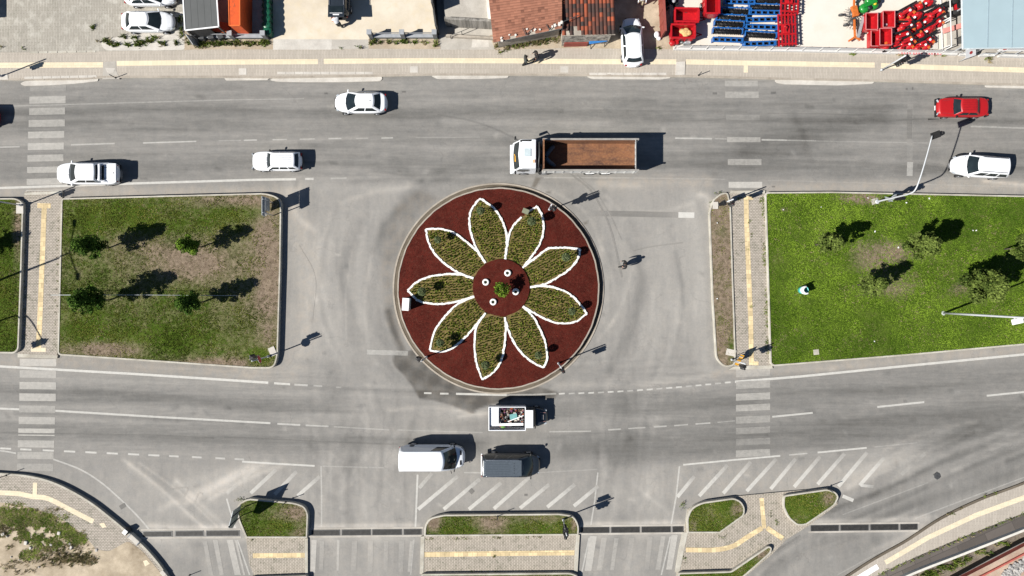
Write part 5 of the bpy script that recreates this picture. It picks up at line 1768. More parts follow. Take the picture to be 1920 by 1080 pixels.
# clipped balls on stems, one in each petal
proto = None
TOP = [(466, 168, 'clipped ball shrub in the petal pointing at the tipper cab'), (712, 220, 'clipped ball shrub in the petal with the olive box'), (877, 392, 'clipped ball shrub in the petal pointing upper right'),
       (906, 652, 'clipped ball shrub in the petal pointing right and down'), (745, 863, 'clipped ball shrub in the petal pointing lower right'), (490, 910, 'clipped ball shrub in the petal pointing at the loaded pickup'),
       (272, 803, 'clipped ball shrub in the petal pointing lower left'), (185, 557, 'clipped ball shrub in the petal by the white cabinet'), (260, 308, 'clipped ball shrub in the petal pointing upper left')]
for (x, y, lb) in TOP:
    zt = 1.55
    wx, wy = W(720 + x / K0, 330 + y / K0, zt)
    zg = zdome(wx, wy) + 0.04
    if proto is None:
        proto = empty('ball_shrub', lb, 'shrub', (wx, wy, zg), 0, 'clipped ball shrubs in the petals')
        b = MB()
        b.tube([(0, 0, -0.05), (0.01, 0, 0.5), (0, 0, 1.2)], [0.035, 0.028, 0.02], 7)
        b.build('trunk', 'bark', proto)
        cl = []
        for k in range(60):
            u = -1 + 2 * (k + 0.5) / 60
            a = k * 2.39996
            r = math.sqrt(1 - u * u)
            cl.append((0.27 * r * math.cos(a), 0.27 * r * math.sin(a), 1.22 + 0.26 * u, 0.09))
        q, t = leafcloud(cl, 1500, 0.038, 0.5)
        cr = fast_mesh('crown', q, 4, ['leafblue'], {'tint': ('FLOAT', t)}, parent=proto)
    else:
        r = dup(proto, (wx, wy, zg), random.uniform(0, 6), lb)
        s = random.uniform(0.9, 1.12)
        r.scale = (s, s, s)


# ------------------------------------------------------------------ weeds
def weeds(name, spots, z, lab, hm=0.12, hx=0.4, wd=0.07, ln=0.2, dens=60, mats=('weed',), dryshare=0.0, kind='stuff', tb=0.4, hole=0):
    """spots: (px, py, rx, ry, amount)"""
    allp = []
    for (px, py, rx, ry, am) in spots:
        n = int(am * dens * (rx / S) * (ry / S) * 3.14)
        a = rng.uniform(0, 2 * PI, n)
        r = np.sqrt(rng.uniform(0, 1, n)) * rng.uniform(0.6, 1.05, n)
        cx, cy = W(px, py, z)
        allp.append(np.stack([cx + np.cos(a) * r * rx / S, cy + np.sin(a) * r * ry / S], -1))
    pts = np.concatenate(allp)
    if hole:
        pts = pts[vnoise(pts[:, 0], pts[:, 1], 1.1, 51) * .6 + vnoise(pts[:, 0], pts[:, 1], 3.3, 52) * .4 > hole]
    tn = np.clip(tb + (vnoise(pts[:, 0], pts[:, 1], 1.5, 41) - 0.5) * 0.9, 0, 1)
    V, t = blades(pts, z, hm, hx, wd, ln, 5, tn, 0.05)
    mi = (rng.uniform(0, 1, len(pts)) < dryshare).astype(int)
    o = fast_mesh(name, V, 3, ['weed', 'dryblade'], {'tint': ('FLOAT', t)}, matidx=np.repeat(mi, 5))
    return struct(o, kind)


ZG = ZP + 0.02
weeds('weeds', [(200, 77, 9, 5, 1), (213, 83, 14, 5, 1), (232, 70, 8, 4, .9), (252, 71, 7, 4, 1), (262, 82, 14, 7, 1), (240, 85, 9, 4, 1), (280, 76, 10, 7, .8), (292, 70, 12, 4, .5), (305, 82, 9, 6, .9), (330, 80, 8, 5, .8), (174, 54, 4, 5, .8),
                (177, 48, 2, 3, 1), (340, 62, 5, 12, .7), (338, 38, 5, 10, .8), (352, 78, 8, 8, .5), (186, 78, 3, 2, 1), (44, 91, 4, 3, .6), (6, 88, 5, 2, .5)], ZG, '', dryshare=0.15)
weeds('weeds', [(385, 83, 22, 6, .8), (410, 82, 22, 5, 1), (440, 81, 24, 5, 1), (470, 82, 20, 5, 1), (497, 80, 12, 8, 1), (376, 87, 15, 4, .6)], ZG, '', dryshare=0.25)
weeds('weeds', [(700, 80, 8, 7, 1), (714, 81, 6, 4, 1), (729, 80, 6, 5, 1), (744, 81, 6, 4, .7), (758, 77, 9, 7, 1), (775, 80, 9, 4, .8), (795, 81, 8, 4, .7), (817, 83, 7, 6, 1), (640, 89, 4, 2, .4), (675, 88, 10, 3, .4)], ZG, '', dryshare=0.2)
weeds('dry_weeds', [(945, 83, 18, 7, .9), (965, 86, 25, 6, .9), (985, 80, 22, 8, 1), (1010, 78, 25, 8, .8), (1035, 74, 18, 8, .6), (930, 88, 8, 4, .6), (935, 98, 5, 4, .5), (950, 94, 9, 5, .4)], ZG, '', dryshare=0.7)
weeds('weeds', [(1236, 90, 7, 3, .8), (1600, 101, 7, 4, .7), (1690, 103, 18, 2, .4), (1760, 104, 18, 2, .5), (1853, 112, 6, 7, .9)], ZP, '', dryshare=0.5)
weeds('weeds', [(x, 1010 + (1800 - x) * 0.42 + 3, 7, 2.2, .8) for x in range(1650, 1805, 9)] + [(x, 962 + (1920 - x) * 0.40 + 1, 7, 2.2, .7) for x in range(1800, 1925, 9)] +
      [(1782, 963, 10, 3, .7), (1800, 952, 5, 3, .7), (1845, 930, 4, 3, .7), (1866, 925, 6, 2.5, .6)], ZP, '', 0.06, 0.2, 0.05, 0.12, dryshare=0.3)
weeds('weeds', [(1795, 1054, 14, 9, 1), (1772, 1064, 18, 7, 1), (1748, 1074, 18, 6, 1), (1735, 1078, 20, 5, 1), (1812, 1048, 10, 6, .9), (1840, 1036, 20, 7, .4), (1880, 1020, 24, 6, .3)], 0.1, '', dryshare=0.25)
weeds('weeds', [(1375, 620, 3, 8, .6), (1432, 400, 5, 25, .5), (1433, 480, 4, 40, .6), (1437, 580, 4, 50, .6), (1438, 650, 4, 24, .6), (1426, 375, 9, 7, .7), (1405, 415, 4, 4, .8), (1403, 470, 3, 4, .6), (1409, 575, 4, 5, .7), (1384, 372, 6, 5, .6),
                (1410, 440, 3, 6, .6), (1330, 400, 4, 12, .4), (1346, 362, 10, 4, .5), (1332, 384, 3, 8, .5)], ZP, '', 0.05, 0.16, 0.05, 0.1, dryshare=0.2)
weeds('weeds', [(44 + 0.3 * i, 400 + i * 16, 2.2, 8, .45) for i in range(1, 16)] + [(106 - 0.45 * (i - 8), 400 + i * 16, 2.4, 8, .35) for i in range(1, 16)], ZP, '', 0.04, 0.12, 0.045, 0.08, dryshare=0.2)
weeds('weeds', [(926, 1042, 4, 4, 1), (810, 1010, 14, 2, .5), (860, 1009, 20, 2, .6), (930, 1008, 20, 2, .6), (1000, 1007, 20, 2, .6), (900, 1072, 40, 2, .4), (475, 1012, 4, 4, .5), (450, 937, 12, 5, .5), (1280, 950, 6, 12, .4), (1446, 960, 3, 12, .4),
                (1352, 1006, 10, 2, .6), (1456, 980, 4, 8, .5), (1283, 1050, 3, 10, .5)], ZP, '', 0.05, 0.15, 0.05, 0.1, dryshare=0.3)
# rough bank of weeds at the lower left corner
weeds('weeds', [(15, 965, 28, 16, 1), (50, 968, 30, 18, 1), (85, 975, 28, 18, 1), (118, 995, 26, 18, 1), (140, 1008, 22, 16, 1), (60, 1000, 40, 20, 1), (90, 1020, 30, 16, .9), (30, 990, 30, 18, .8), (70, 1038, 24, 10, .9), (48, 1040, 14, 9, .9),
                (155, 1008, 12, 14, .8), (30, 945, 20, 6, .6), (-20, 970, 40, 22, 1), (120, 968, 16, 8, .6)], 0.3, '', 0.02, 0.13, 0.085, 0.22, dens=95, dryshare=0.34, tb=0.5, hole=.31)
weeds('dry_weeds', [(120, 1040, 70, 26, .35), (40, 1060, 50, 18, .15), (5, 995, 18, 14, .8), (140, 1045, 30, 9, .7), (165, 1052, 26, 9, .6), (110, 1050, 20, 6, .4), (20, 1025, 10, 5, .4), (100, 955, 30, 4, .5)], 0.3, '', 0.06, 0.25, 0.06, 0.22, dryshare=0.9)
# broken stones in the corners
rb = MB()
for (x, y, s) in ((48, 1018, .35), (56, 1028, .22), (110, 1000, .3), (95, 1022, .22), (133, 1027, .3), (180, 1032, .25), (5, 1002, .3), (12, 1006, .22), (72, 1064, .15), (20, 1045, .14), (35, 1050, .12), (130, 1020, .2)):
    wx, wy = W(x, y, 0.4)
    rb.box((wx, wy, 0.34), (s, s * random.uniform(0.6, 0.9), s * 0.6), random.uniform(0, 3), 0, s * 0.15, rx=random.uniform(-.4, .4))
struct(rb.build('rubble', 'palecement'), 'stuff')
rb = MB()
for k in range(160):
    u, v = random.random(), random.random()
    x, y = 1880 + 60 * u, 1072 - 44 * (u * 0.9) + 24 * v
    wx, wy = W(x, y, 0.5)
    s = random.uniform(0.12, 0.38)
    rb.box((wx, wy, 0.46 + s * 0.2), (s, s * random.uniform(0.6, 0.9), s * 0.6), random.uniform(0, 3), 0, s * 0.2, rx=random.uniform(-.5, .5), ry=random.uniform(-.5, .5))
struct(rb.build('rubble', 'rubble'), 'stuff')
rb = MB()
for (x, y) in ((1469, 393), (1540, 388), (1628, 371), (1641, 434), (1831, 432), (1825, 432), (1345, 418), (1685, 464), (1700, 380), (1640, 640), (1345, 560), (1743, 372)):
    wx, wy = W(x, y, 0.35)
    rb.box((wx, wy, 0.31), (random.uniform(0.06, 0.15), random.uniform(0.05, 0.11), 0.03), random.uniform(0, 3), 0)
struct(rb.build('litter', 'signwhite'), 'stuff')
# ------------------------------------------------------------------ vehicles
def lerp(a, b, u):
    return a + (b - a) * u


def loft_body(mb, L, Wd, top, zb=0.24, nf=4.0, nr=7.0, m=0, n=44, ex=2.6):
    us = np.linspace(-1, 1, n)
    ts = np.sin(us * PI / 2) * 0.998
    tx, tz = [p[0] for p in top], [p[1] for p in top]
    vs, fs = [], []
    for t in ts:
        e = nf if t > 0 else nr
        w = Wd / 2 * max(0.0, 1 - abs(t) ** e) ** (1 / ex)
        w = max(w, Wd * 0.06)
        zt = float(np.interp(t, tx, tz))
        b = zb + 0.10 * max(0, abs(t) - 0.9) / 0.1
        half = [(w * 0.86, b), (w * 0.97, b + 0.10), (w, lerp(b, zt, 0.55)), (w * 0.985, zt - 0.10), (w * 0.94, zt - 0.03), (w * 0.80, zt + 0.002), (w * 0.45, zt + 0.022)]
        sec = [(-a, z) for a, z in half] + [(0, zt + 0.028)] + [(a, z) for a, z in reversed(half)]
        vs += [(t * L / 2, y, z) for y, z in sec]
    k = 15
    for i in range(n - 1):
        for j in range(k - 1):
            fs.append((i * k + j, i * k + j + 1, (i + 1) * k + j + 1, (i + 1) * k + j))
        fs.append((i * k + k - 1, i * k, (i + 1) * k, (i + 1) * k + k - 1))
    fs.append(tuple(range(k)))
    fs.append(tuple(reversed(range((n - 1) * k, n * k))))
    mb.add(vs, fs, m, True)


class Cabin:
    def __init__(self, xf0, xr0, xf1, xr1, wb, wr, zb, zr, bf=0.16, br=0.12, crown=0.05, cf=None):
        self.__dict__.update(locals())

    def ww(self, v):
        return lerp(self.wb, self.wr, v) + 0.03 * 4 * v * (1 - v)

    def surf(self, side, s, v):
        z = lerp(self.zb, self.zr, v)
        w = self.ww(v)
        xf = lerp(self.xf0, self.xf1, v) + 0.05 * 4 * v * (1 - v)
        xr = lerp(self.xr0, self.xr1, v) - 0.04 * 4 * v * (1 - v)
        q = 2 * s - 1
        if side == 'F':
            return Vector((xf - self.bf * q * q, q * w, z))
        if side == 'R':
            return Vector((xr + self.br * q * q, q * w, z))
        x = lerp(xr + self.br, xf - self.bf, s)
        return Vector((x, w if side == 'L' else -w, z))

    def body(self, mb, m=0, smooth=True):
        nF, nS = 11, 9
        rings = []
        vls = [0, 0.2, 0.45, 0.7, 0.88, 1.0]
        for v in vls:
            r = [self.surf('F', i / nF, v) for i in range(nF)]           # right to left along the front
            r += [self.surf('L', 1 - i / nS, v) for i in range(nS)]
            r += [self.surf('R', 1 - i / nF, v) for i in range(nF)]
            r += [self.surf('T', i / nS, v) for i in range(nS)]
            rings.append(r)
        top = rings[-1]
        c = sum(top, Vector()) / len(top)
        for sc, dz in ((0.965, 0.35), (0.9, 0.6), (0.6, 0.9), (0.2, 1.0)):
            rings.append([Vector((c.x + (p.x - c.x) * (1 - (1 - sc) * (0.5 if sc > 0.8 else 1)), c.y + (p.y - c.y) * sc, p.z + self.crown * dz)) for p in top])
        k = len(top)
        vs = [p for r in rings for p in r]
        fs = []
        for i in range(len(rings) - 1):
            for j in range(k):
                fs.append((i * k + j, i * k + (j + 1) % k, (i + 1) * k + (j + 1) % k, (i + 1) * k + j))
        fs.append(tuple(range((len(rings) - 1) * k, len(rings) * k)))
        mb.add(vs, fs, m, smooth)

    def panel(self, mb, side, s0, s1, v0, v1, off=0.008, m=0, taper=0.0, nu=9, nv=5):
        vs, fs = [], []
        for j in range(nv):
            v = lerp(v0, v1, j / (nv - 1))
            for i in range(nu):
                u = i / (nu - 1)
                tp = taper * (v - v0)
                s = lerp(s0 + tp, s1 - tp, u)
                p = self.surf(side, s, v)
                e = 0.01
                du = self.surf(side, s + e, v) - self.surf(side, s - e, v)
                dv = self.surf(side, s, v + e) - self.surf(side, s, v - e)
                nn = du.cross(dv)
                nn.normalize()
                out = Vector((1, 0, 0.2)) if side == 'F' else Vector((-1, 0, 0.2)) if side == 'R' else Vector((0, 1, 0.2)) if side == 'L' else Vector((0, -1, 0.2))
                if nn.dot(out) < 0:
                    nn = -nn
                vs.append(p + nn * off)
        for j in range(nv - 1):
            for i in range(nu - 1):
                fs.append((j * nu + i, j * nu + i + 1, (j + 1) * nu + i + 1, (j + 1) * nu + i))
        mb.add(vs, fs, m, True)


def wheels(o, xs, y, r=0.31, w=0.2):
    for x in xs:
        for s in (-1, 1):
            b = MB()
            c = (x, s * (y - w / 2), r)
            b.lathe([(r * 0.62, -w / 2), (r * 0.93, -w / 2), (r, -w / 2 + 0.03), (r, w / 2 - 0.03), (r * 0.93, w / 2), (r * 0.62, w / 2)], c, 20, axis='Y')
            wo = b.build('wheel', 'tyre', o)
            b = MB()
            b.lathe([(r * 0.62, -0.012), (r * 0.60, 0.012), (r * 0.2, 0.03)], (x, s * y, r), 16, axis='Y')
            b.build('rim', 'rim', wo)


def mirrors(o, x, y, z, m, sz=(0.10, 0.19, 0.13)):
    for s in (-1, 1):
        b = MB()
        b.box((x, s * (y + 0.10), z), sz, s * 0.15, 0, 0.03)
        b.bar((x + 0.02, s * (y - 0.03), z - 0.03), (x, s * (y + 0.06), z - 0.02), 0.05, 0.05)
        b.build('mirror', m, o)


def lights(o, L, Wd, zf, zr, yf=0.33, yr=0.36, xf=0.93, xr=0.955, tail='tail', sz=(0.24, 0.30, 0.14), szr=(0.12, 0.30, 0.18)):
    for s in (-1, 1):
        b = MB()
        b.box((L / 2 * xf, s * Wd * yf, zf), sz, -s * 0.5, 0, 0.04)
        b.build('headlight', 'lamp', o)
        b = MB()
        b.box((-L / 2 * xr, s * Wd * yr, zr), szr, s * 0.35, 0, 0.03)
        b.build('taillight', tail, o)


def car(name, label, cat, px, py, head, L, Wd, H, paint, style='sedan', group=None, hz=0.8, zg=0.0, roof=None, windows=2, nf=3.6, nr=6.0, mirror=None):
    wx, wy = W(px, py, hz)
    o = empty(name, label, cat, (wx, wy, zg), math.radians(head), group)
    Lh = L / 2
    bm_ = MB()
    wb, wr = Wd / 2 * 0.93, Wd / 2 * 0.70
    if style == 'sedan':
        top = [(-1, .62), (-.97, .86), (-.92, .97), (-.62, 1.01), (.42, .97), (.70, .90), (.90, .78), (.97, .66), (1, .52)]
        cb = Cabin(Lh * .58, -Lh * .83, Lh * .13, -Lh * .55, wb, wr * .93, .92, H - .06, bf=.2)
    elif style == 'oldsedan':
        top = [(-1, .70), (-.985, .92), (-.93, .97), (-.55, .98), (.40, .96), (.92, .90), (.975, .80), (1, .62)]
        cb = Cabin(Lh * .44, -Lh * .67, Lh * .21, -Lh * .43, wb * .98, wr * 1.0, .92, H - .05, bf=.08, br=.06)
    elif style == 'wagon':
        top = [(-1, .60), (-.985, .9), (-.6, .98), (.40, .96), (.92, .90), (.975, .80), (1, .62)]
        cb = Cabin(Lh * .39, -Lh * .98, Lh * .16, -Lh * .79, wb * .98, wr * 1.03, .92, H - .05, bf=.08, br=.06)
    elif style == 'hatch':
        top = [(-1, .60), (-.97, .95), (-.6, 1.02), (.45, 1.0), (.72, .95), (.90, .83), (.97, .68), (1, .52)]
        cb = Cabin(Lh * .66, -Lh * .95, Lh * .22, -Lh * .76, wb, wr * .98, .96, H - .06, bf=.18, br=.14)
    elif style == 'suv':
        top = [(-1, .66), (-.97, 1.0), (-.6, 1.08), (.45, 1.06), (.75, 1.02), (.92, .90), (.98, .74), (1, .56)]
        cb = Cabin(Lh * .55, -Lh * .97, Lh * .25, -Lh * .84, wb, wr * 1.03, 1.02, H - .06, bf=.16, br=.12)
    elif style == 'pickup':
        top = [(-1, .70), (-.985, 1.0), (-.30, 1.06), (.40, 1.06), (.80, 1.02), (.93, .93), (.98, .78), (1, .60)]
        cb = Cabin(Lh * .56, -Lh * .47, Lh * .18, -Lh * .42, wb * .97, wr * 1.06, 1.02, H - .06, bf=.16, br=.05)
    elif style == 'van':
        top = [(-1, .80), (-.99, 1.1), (.70, 1.16), (.80, 1.12), (.93, 1.02), (.985, .84), (1, .55)]
        cb = Cabin(Lh * .79, -Lh * .985, Lh * .39, -Lh * .955, Wd / 2 * .96, Wd / 2 * .80, 1.05, H - .08, bf=.20, br=.05, crown=.07)
    loft_body(bm_, L, Wd, top, nf=nf, nr=nr)
    cb.body(bm_)
    body = bm_.build('body', paint, o)
    g = MB()
    cb.panel(g, 'F', .045, .955, .10, .93, taper=.05)
    ws = g.build('windshield', 'glass', o)
    b = MB()
    for yy in (-.42, .12):
        p, q = cb.surf('F', .5 + yy * .5, .10), cb.surf('F', .5 + yy * .5 + .22, .16)
        b.bar(p + Vector((.012, 0, .012)), q + Vector((.012, 0, .014)), .03, .02)
    b.build('wiper', 'black', ws)
    if style not in ('van',):
        g = MB()
        cb.panel(g, 'R', .08, .92, .22 if style in ('sedan', 'oldsedan') else .38, .92, taper=.05)
        g.build('rear_window', 'glass', o)
    div = {2: ((.06, .47), (.50, .90)), 3: ((.05, .30), (.33, .62), (.65, .95)), 1: ((.70, .95),)}[windows]
    for side in 'LT':
        for (s0, s1) in div:
            g = MB()
            cb.panel(g, side, s0, s1, .20, .88, nu=6, nv=4, taper=.02)
            g.build('side_window', 'glass', o)
    yw = Wd / 2 + .008
    r = .31 if style in ('sedan', 'oldsedan', 'wagon', 'hatch') else .36
    wheels(o, (Lh * .60, -Lh * .60), yw, r)
    mirrors(o, cb.xf0 - .30, wb, (1.02 if style != 'van' else 1.35), mirror or paint)
    if style == 'van':
        lights(o, L, Wd, .78, 1.15, yf=.31, yr=.45, xf=.90, xr=.985, szr=(.06, .10, .40))
    elif style in ('oldsedan', 'wagon'):
        lights(o, L, Wd, .74, .78, yf=.31, yr=.33, xf=.97, xr=.975, sz=(.08, .34, .16))
    else:
        lights(o, L, Wd, .68, .80, xf=.86, xr=.93, yf=.31, yr=.31)
    b = MB()
    b.box((Lh * .985, 0, .50), (.10, Wd * .52, .16), 0, 0, .03)
    b.build('grille', 'black', o)
    b = MB()
    b.box((-Lh * .998, 0, .66), (.03, .46, .11), 0)
    b.build('number_plate', 'plate', o)
    # shut lines of bonnet and roof
    b = MB()
    zf = float(np.interp(.62, [p[0] for p in top], [p[1] for p in top]))
    if style != 'van':
        for s in (-1, 1):
            b = MB()
            b.bar((cb.xf0 - .12, s * Wd * .37, zf + .035), (Lh * .84, s * Wd * .31, float(np.interp(.84, [p[0] for p in top], [p[1] for p in top])) + .012), .012, .012)
            b.build('bonnet_seam', 'darkgrey', o)
    o['_cb'] = 0
    del o['_cb']
    return o, cb


def roof_ribs(o, cb, paint, n=5, x0=None, x1=None):
    b = MB()
    x0 = x0 if x0 is not None else cb.xr1 + .25
    x1 = x1 if x1 is not None else cb.xf1 - .25
    for k in range(n):
        y = (k - (n - 1) / 2) * cb.wr * 1.5 / n
        b.box(((x0 + x1) / 2, y, cb.zr + cb.crown + .006 - .012 * abs(k - (n - 1) / 2) / n), (x1 - x0, .035, .022), 0, 0, .008)
    b.build('roof_rib', paint, o)


def roof_rails(o, cb, m='darkgrey'):
    for s in (-1, 1):
        b = MB()
        y = s * cb.wr * .90
        z = cb.zr + cb.crown + .06
        b.tube([(cb.xr1 + .25, y, z - .05), (cb.xr1 + .35, y, z), (cb.xf1 - .40, y, z), (cb.xf1 - .28, y, z - .05)], .02, 6)
        b.build('roof_rail', m, o)


car('parked_car', 'white sedan parked on the block paved lot beside the weeds', 'car', 277, 40, 0, 4.55, 1.75, 1.45, 'whitepaint', nf=3.2)
car('parked_car', 'white car half cut off by the top edge, parked beside another white sedan', 'car', 281, -9, 0, 4.45, 1.75, 1.45, 'whitepaint')
o, cb = car('parked_car', 'white hatchback parked across the pavement beside the tiled house', 'car', 1185, 79, 93, 4.2, 1.84, 1.58, 'whitepaint', 'hatch', zg=ZP)
b = MB()
b.tube([(-1.2, cb.wr * .8, cb.zr + .03), (.3, cb.wr * .8, cb.zr + .035)], .012, 5)
b.tube([(-1.2, -cb.wr * .8, cb.zr + .03), (.3, -cb.wr * .8, cb.zr + .035)], .012, 5)
b.build('roof_seam', 'darkgrey', o)
o, cb = car('moving_car', 'white sedan driving left along the top of the upper road', 'car', 676, 192, 180, 4.5, 1.80, 1.46, 'whitepaint', nf=3.0)
b = MB()
b.box((cb.xr1 + .3, 0, cb.zr + .065), (.14, .05, .05), 0, 0, .02)
b.build('antenna', 'darkgrey', o)
o, cb = car('moving_car', 'white old estate car with ribbed roof driving left', 'car', 519, 302, 180, 4.2, 1.64, 1.42, 'whitepaint', 'wagon', windows=3, nf=7, nr=9, mirror='black')
roof_ribs(o, cb, 'greycap', 5)  # ribs coloured grey to imitate the shade of their grooves
b = MB()
for s in (-1, 1):
    b = MB()
    b.box((2.085 * s, 0, .50), (.10, 1.5, .16), 0, 0, .03)
    b.build('bumper', 'darkgrey', o)
o, cb = car('moving_car', 'red old sedan with ribbed roof and black front bumper', 'car', 1805, 201, 180, 4.3, 1.64, 1.40, 'redpaint', 'oldsedan', nf=8, nr=9, mirror='black')
roof_ribs(o, cb, 'machred2', 6, cb.xr1 + .05, cb.xf1 - .05)
b = MB()
for s in (-1, 1):
    b = MB()
    b.box((2.12 * s, 0, .50), (.14, 1.56, .20), 0, 0, .04)
    b.build('bumper', 'black', o)
b = MB()
b.box((2.19, 0, .52), (.03, .40, .11), 0)
b.build('number_plate', 'plate', o)
o, cb = car('moving_car', 'white crossover with dark roof rails passing the curved signal mast', 'car', 1837, 312, 176, 4.85, 1.86, 1.70, 'whitepaint', 'suv', windows=3, nf=3.0, nr=4.5)
roof_rails(o, cb)
b = MB()
for s in (-1, 1):
    b.bar((2.02, s * .15, .915), (1.72, s * .60, .985), .06, .03)
    b.bar((1.72, s * .60, .985), (1.40, s * .70, 1.03), .05, .03)
b.build('bonnet_crease', 'black', o)
car('moving_car', 'car hidden beyond the left edge, only its shadow on the road shows', 'car', -56, 218, 180, 4.5, 1.78, 1.5, 'redpaint', 'hatch')

# pickup with hard cover
o, cb = car('pickup_truck', 'white double cab pickup with covered bed driving over the zebra crossing', 'pickup', 163, 325, 180, 5.35, 1.86, 1.78, 'whitepaint', 'pickup', nf=4.0, nr=12, hz=.9)
b = MB()
b.box((-1.98, 0, 1.12), (1.30, 1.62, .12), 0, 0, .05)
b.box((-2.58, 0, 1.18), (.10, 1.40, .06), 0, 0, .02)
b.build('bed_cover', 'whitepaint', o)
b = MB()
b.box((-1.36, 0, 1.50), (.22, 1.36, .08), 0, 0, .03, ry=.2)
for s in (-1, 1):
    b.bar((-1.32, s * .66, 1.50), (-2.0, s * .80, 1.12), .12, .07)
b.build('roll_bar', 'whitepaint', o)
b = MB()
b.box((-1.52, 0, 1.185), (.20, 1.26, .02), 0, 0, .008)
for s in (-1, 1):
    b.box((-1.75, s * .45, 1.185), (.30, .03, .02), 0)
b.box((-2.45, 0, 1.185), (.05, .16, .02), 0)
b.build('cover_trim', 'glass', o)
b = MB()
b.box((-2.66, 0, .55), (.12, 1.6, .14), 0, 0, .04)
b.build('bumper', 'black', o)

# white panel van
o, cb = car('panel_van', 'tall white panel van heading right in the lower road', 'van', 809, 861, 0, 5.55, 2.02, 2.45, 'whitepaint2', 'van', windows=1, nf=6, nr=14, hz=1.6, mirror='black')
b = MB()
for s in (-1, 1):
    b.box((2.42, s * .42, 1.085), (.15, .40, .03), 0, 0, .01, ry=.22)
b.build('bonnet_vent', 'black', o)
b = MB()
for s in (-1, 1):
    b.tube([(1.6, s * 1.02, 1.35), (1.68, s * 1.26, 1.42)], .03, 6)
b.build('mirror_arm', 'black', o)
b = MB()
b.lathe([(.001, -.02), (.22, -.01), (.22, .01), (.001, .02)], (-1.72, 1.005, 1.0), 18, axis='Y')
b.build('wheel_arch', 'darkgrey', o)

# dark van with ribbed roof
o, cb = car('passenger_van', 'dark grey van with ribbed roof and silver roof rails beside the white van', 'van', 958, 874, 0, 5.0, 1.92, 2.0, 'navypaint', 'van', windows=3, nf=4.6, nr=9, hz=1.3, mirror='black')
b = MB()
cx0, cx1 = cb.xr1 + .12, cb.xf1 - .08
b.box(((cx0 + cx1) / 2, 0, cb.zr + cb.crown - .005), (cx1 - cx0, cb.wr * 1.72, .05), 0, 0, .02)
b.build('roof_panel', 'greyroofpaint', o)
b = MB()
for k in range(6):
    b.box((cx0 + 1.12, (k - 2.5) * .2, cb.zr + cb.crown + .026), (2.0, .05, .026), 0, 0, .01)
b.build('roof_rib', 'greyroofpaint', o)
b = MB()
for k in range(5):
    b.box((cx1 - .62, (k - 2) * .2, cb.zr + cb.crown + .024), (.05, .07, .014), 0)
b.build('roof_vent', 'black', o)
roof_rails(o, cb, 'chrome')
b = MB()
b.box((-2.49, 0, .62), (.14, 1.84, .24), 0, 0, .05)
b.build('bumper', 'signwhite', o)

# dark car at the top with its tailgate open
o, cb = car('parked_car', 'dark car with open tailgate and orange load, person leaning in', 'car', 637, -14, 90, 4.5, 1.85, 1.75, 'navypaint', 'suv', windows=3, zg=ZP + .02)
b = MB()
b.box((-2.05, 0, 1.86), (1.05, 1.36, .06), 0, 0, .025, ry=.06)
tg = b.build('tailgate', 'navypaint', o)
b = MB()
b.box((-1.92, 0, 1.900), (.55, 1.12, .012), 0, ry=.06)
b.build('pane', 'glass', tg)
b = MB()
b.box((-2.38, 0, 1.925), (.10, .52, .012), 0, ry=.06)
b.box((-2.25, 0, 1.915), (.035, 1.05, .012), 0, ry=.06)
b.build('number_plate', 'plate', tg)
b = MB()
b.box((-2.20, 0, .98), (.52, 1.30, .10), 0, 0, .02)
b.build('boot_floor', 'black', o)
roof_rails(o, cb, 'chrome')
t = empty('load', 'orange and brown sacks lying in the open boot of the dark car', 'sack', (*W(634, 30, 1.1), 0), 0)
b = MB()
for (x, y, s) in ((-.42, .10, .36), (.02, .12, .30), (-.34, -.30, .34), (.36, .05, .28)):
    b.ball((x, y, 1.10), s, 0, 8, sc=(.8, .6, .45))
b.build('sack', plain('sack_orange', (.50, .15, .055), .9, var=.3, scale=8), t)

# ------------------------------------------------------------------ tipper lorry
wx, wy = W(1077, 295, 1.5)
o = empty('tipper_truck', 'white tipper lorry with an empty rusty load bed driving left above the roundabout', 'truck', (wx, wy, 0), PI)
b = MB()
b.box((-.3, 0, .82), (9.8, .9, .28), 0)
for x in (-4.4, -3, -1.6, .6, 2.4, 4):
    b.box((x, 0, .75), (.2, 2.2, .14), 0)
b.box((1.4, .95, .85), (1.2, .5, .55), 0, 0, .08)
b.box((1.4, -.95, .85), (1.2, .5, .55), 0, 0, .08)
b.build('chassis', 'black', o)
wheels(o, (4.25, 2.5, -1.35, -2.68), 1.25, .50, .30)
# cab
b = MB()
prof = [(5.28, .45), (5.33, .75), (5.30, 1.25), (5.16, 1.62), (4.72, 2.86), (4.60, 3.0), (4.40, 3.06), (3.32, 3.02), (3.26, 2.9), (3.26, .75), (3.5, .5)]
ys = [(-1.24, .985), (-1.20, 1.0), (0, 1.0), (1.20, 1.0), (1.24, .985)]
vs, fs = [], []
for y, sc in ys:
    for x, z in prof:
        bow = 0.13 * (y / 1.24) ** 2 if x > 4.5 else 0
        tap = 1 - .045 * max(0, (z - 1.4) / 1.6)
        vs.append((lerp(4.3, x, sc) - bow, y * tap, lerp(1.7, z, sc)))
k = len(prof)
for i in range(len(ys) - 1):
    for j in range(k):
        fs.append((i * k + j, i * k + (j + 1) % k, (i + 1) * k + (j + 1) % k, (i + 1) * k + j))
fs += [tuple(range(k)), tuple(reversed(range(4 * k, 5 * k)))]
b.add(vs, fs)
cab = b.build('cab', 'whitepaint2', o)
b = MB()
vs, fs = [], []
for i in range(9):
    y = lerp(-1.10, 1.10, i / 8)
    bow = .13 * (y / 1.24) ** 2
    for (x, z) in ((5.14, 1.70), (4.95, 2.25), (4.745, 2.82)):
        vs.append((x - bow + .012, y * (1 - .045 * (z - 1.4) / 1.6), z + .008))
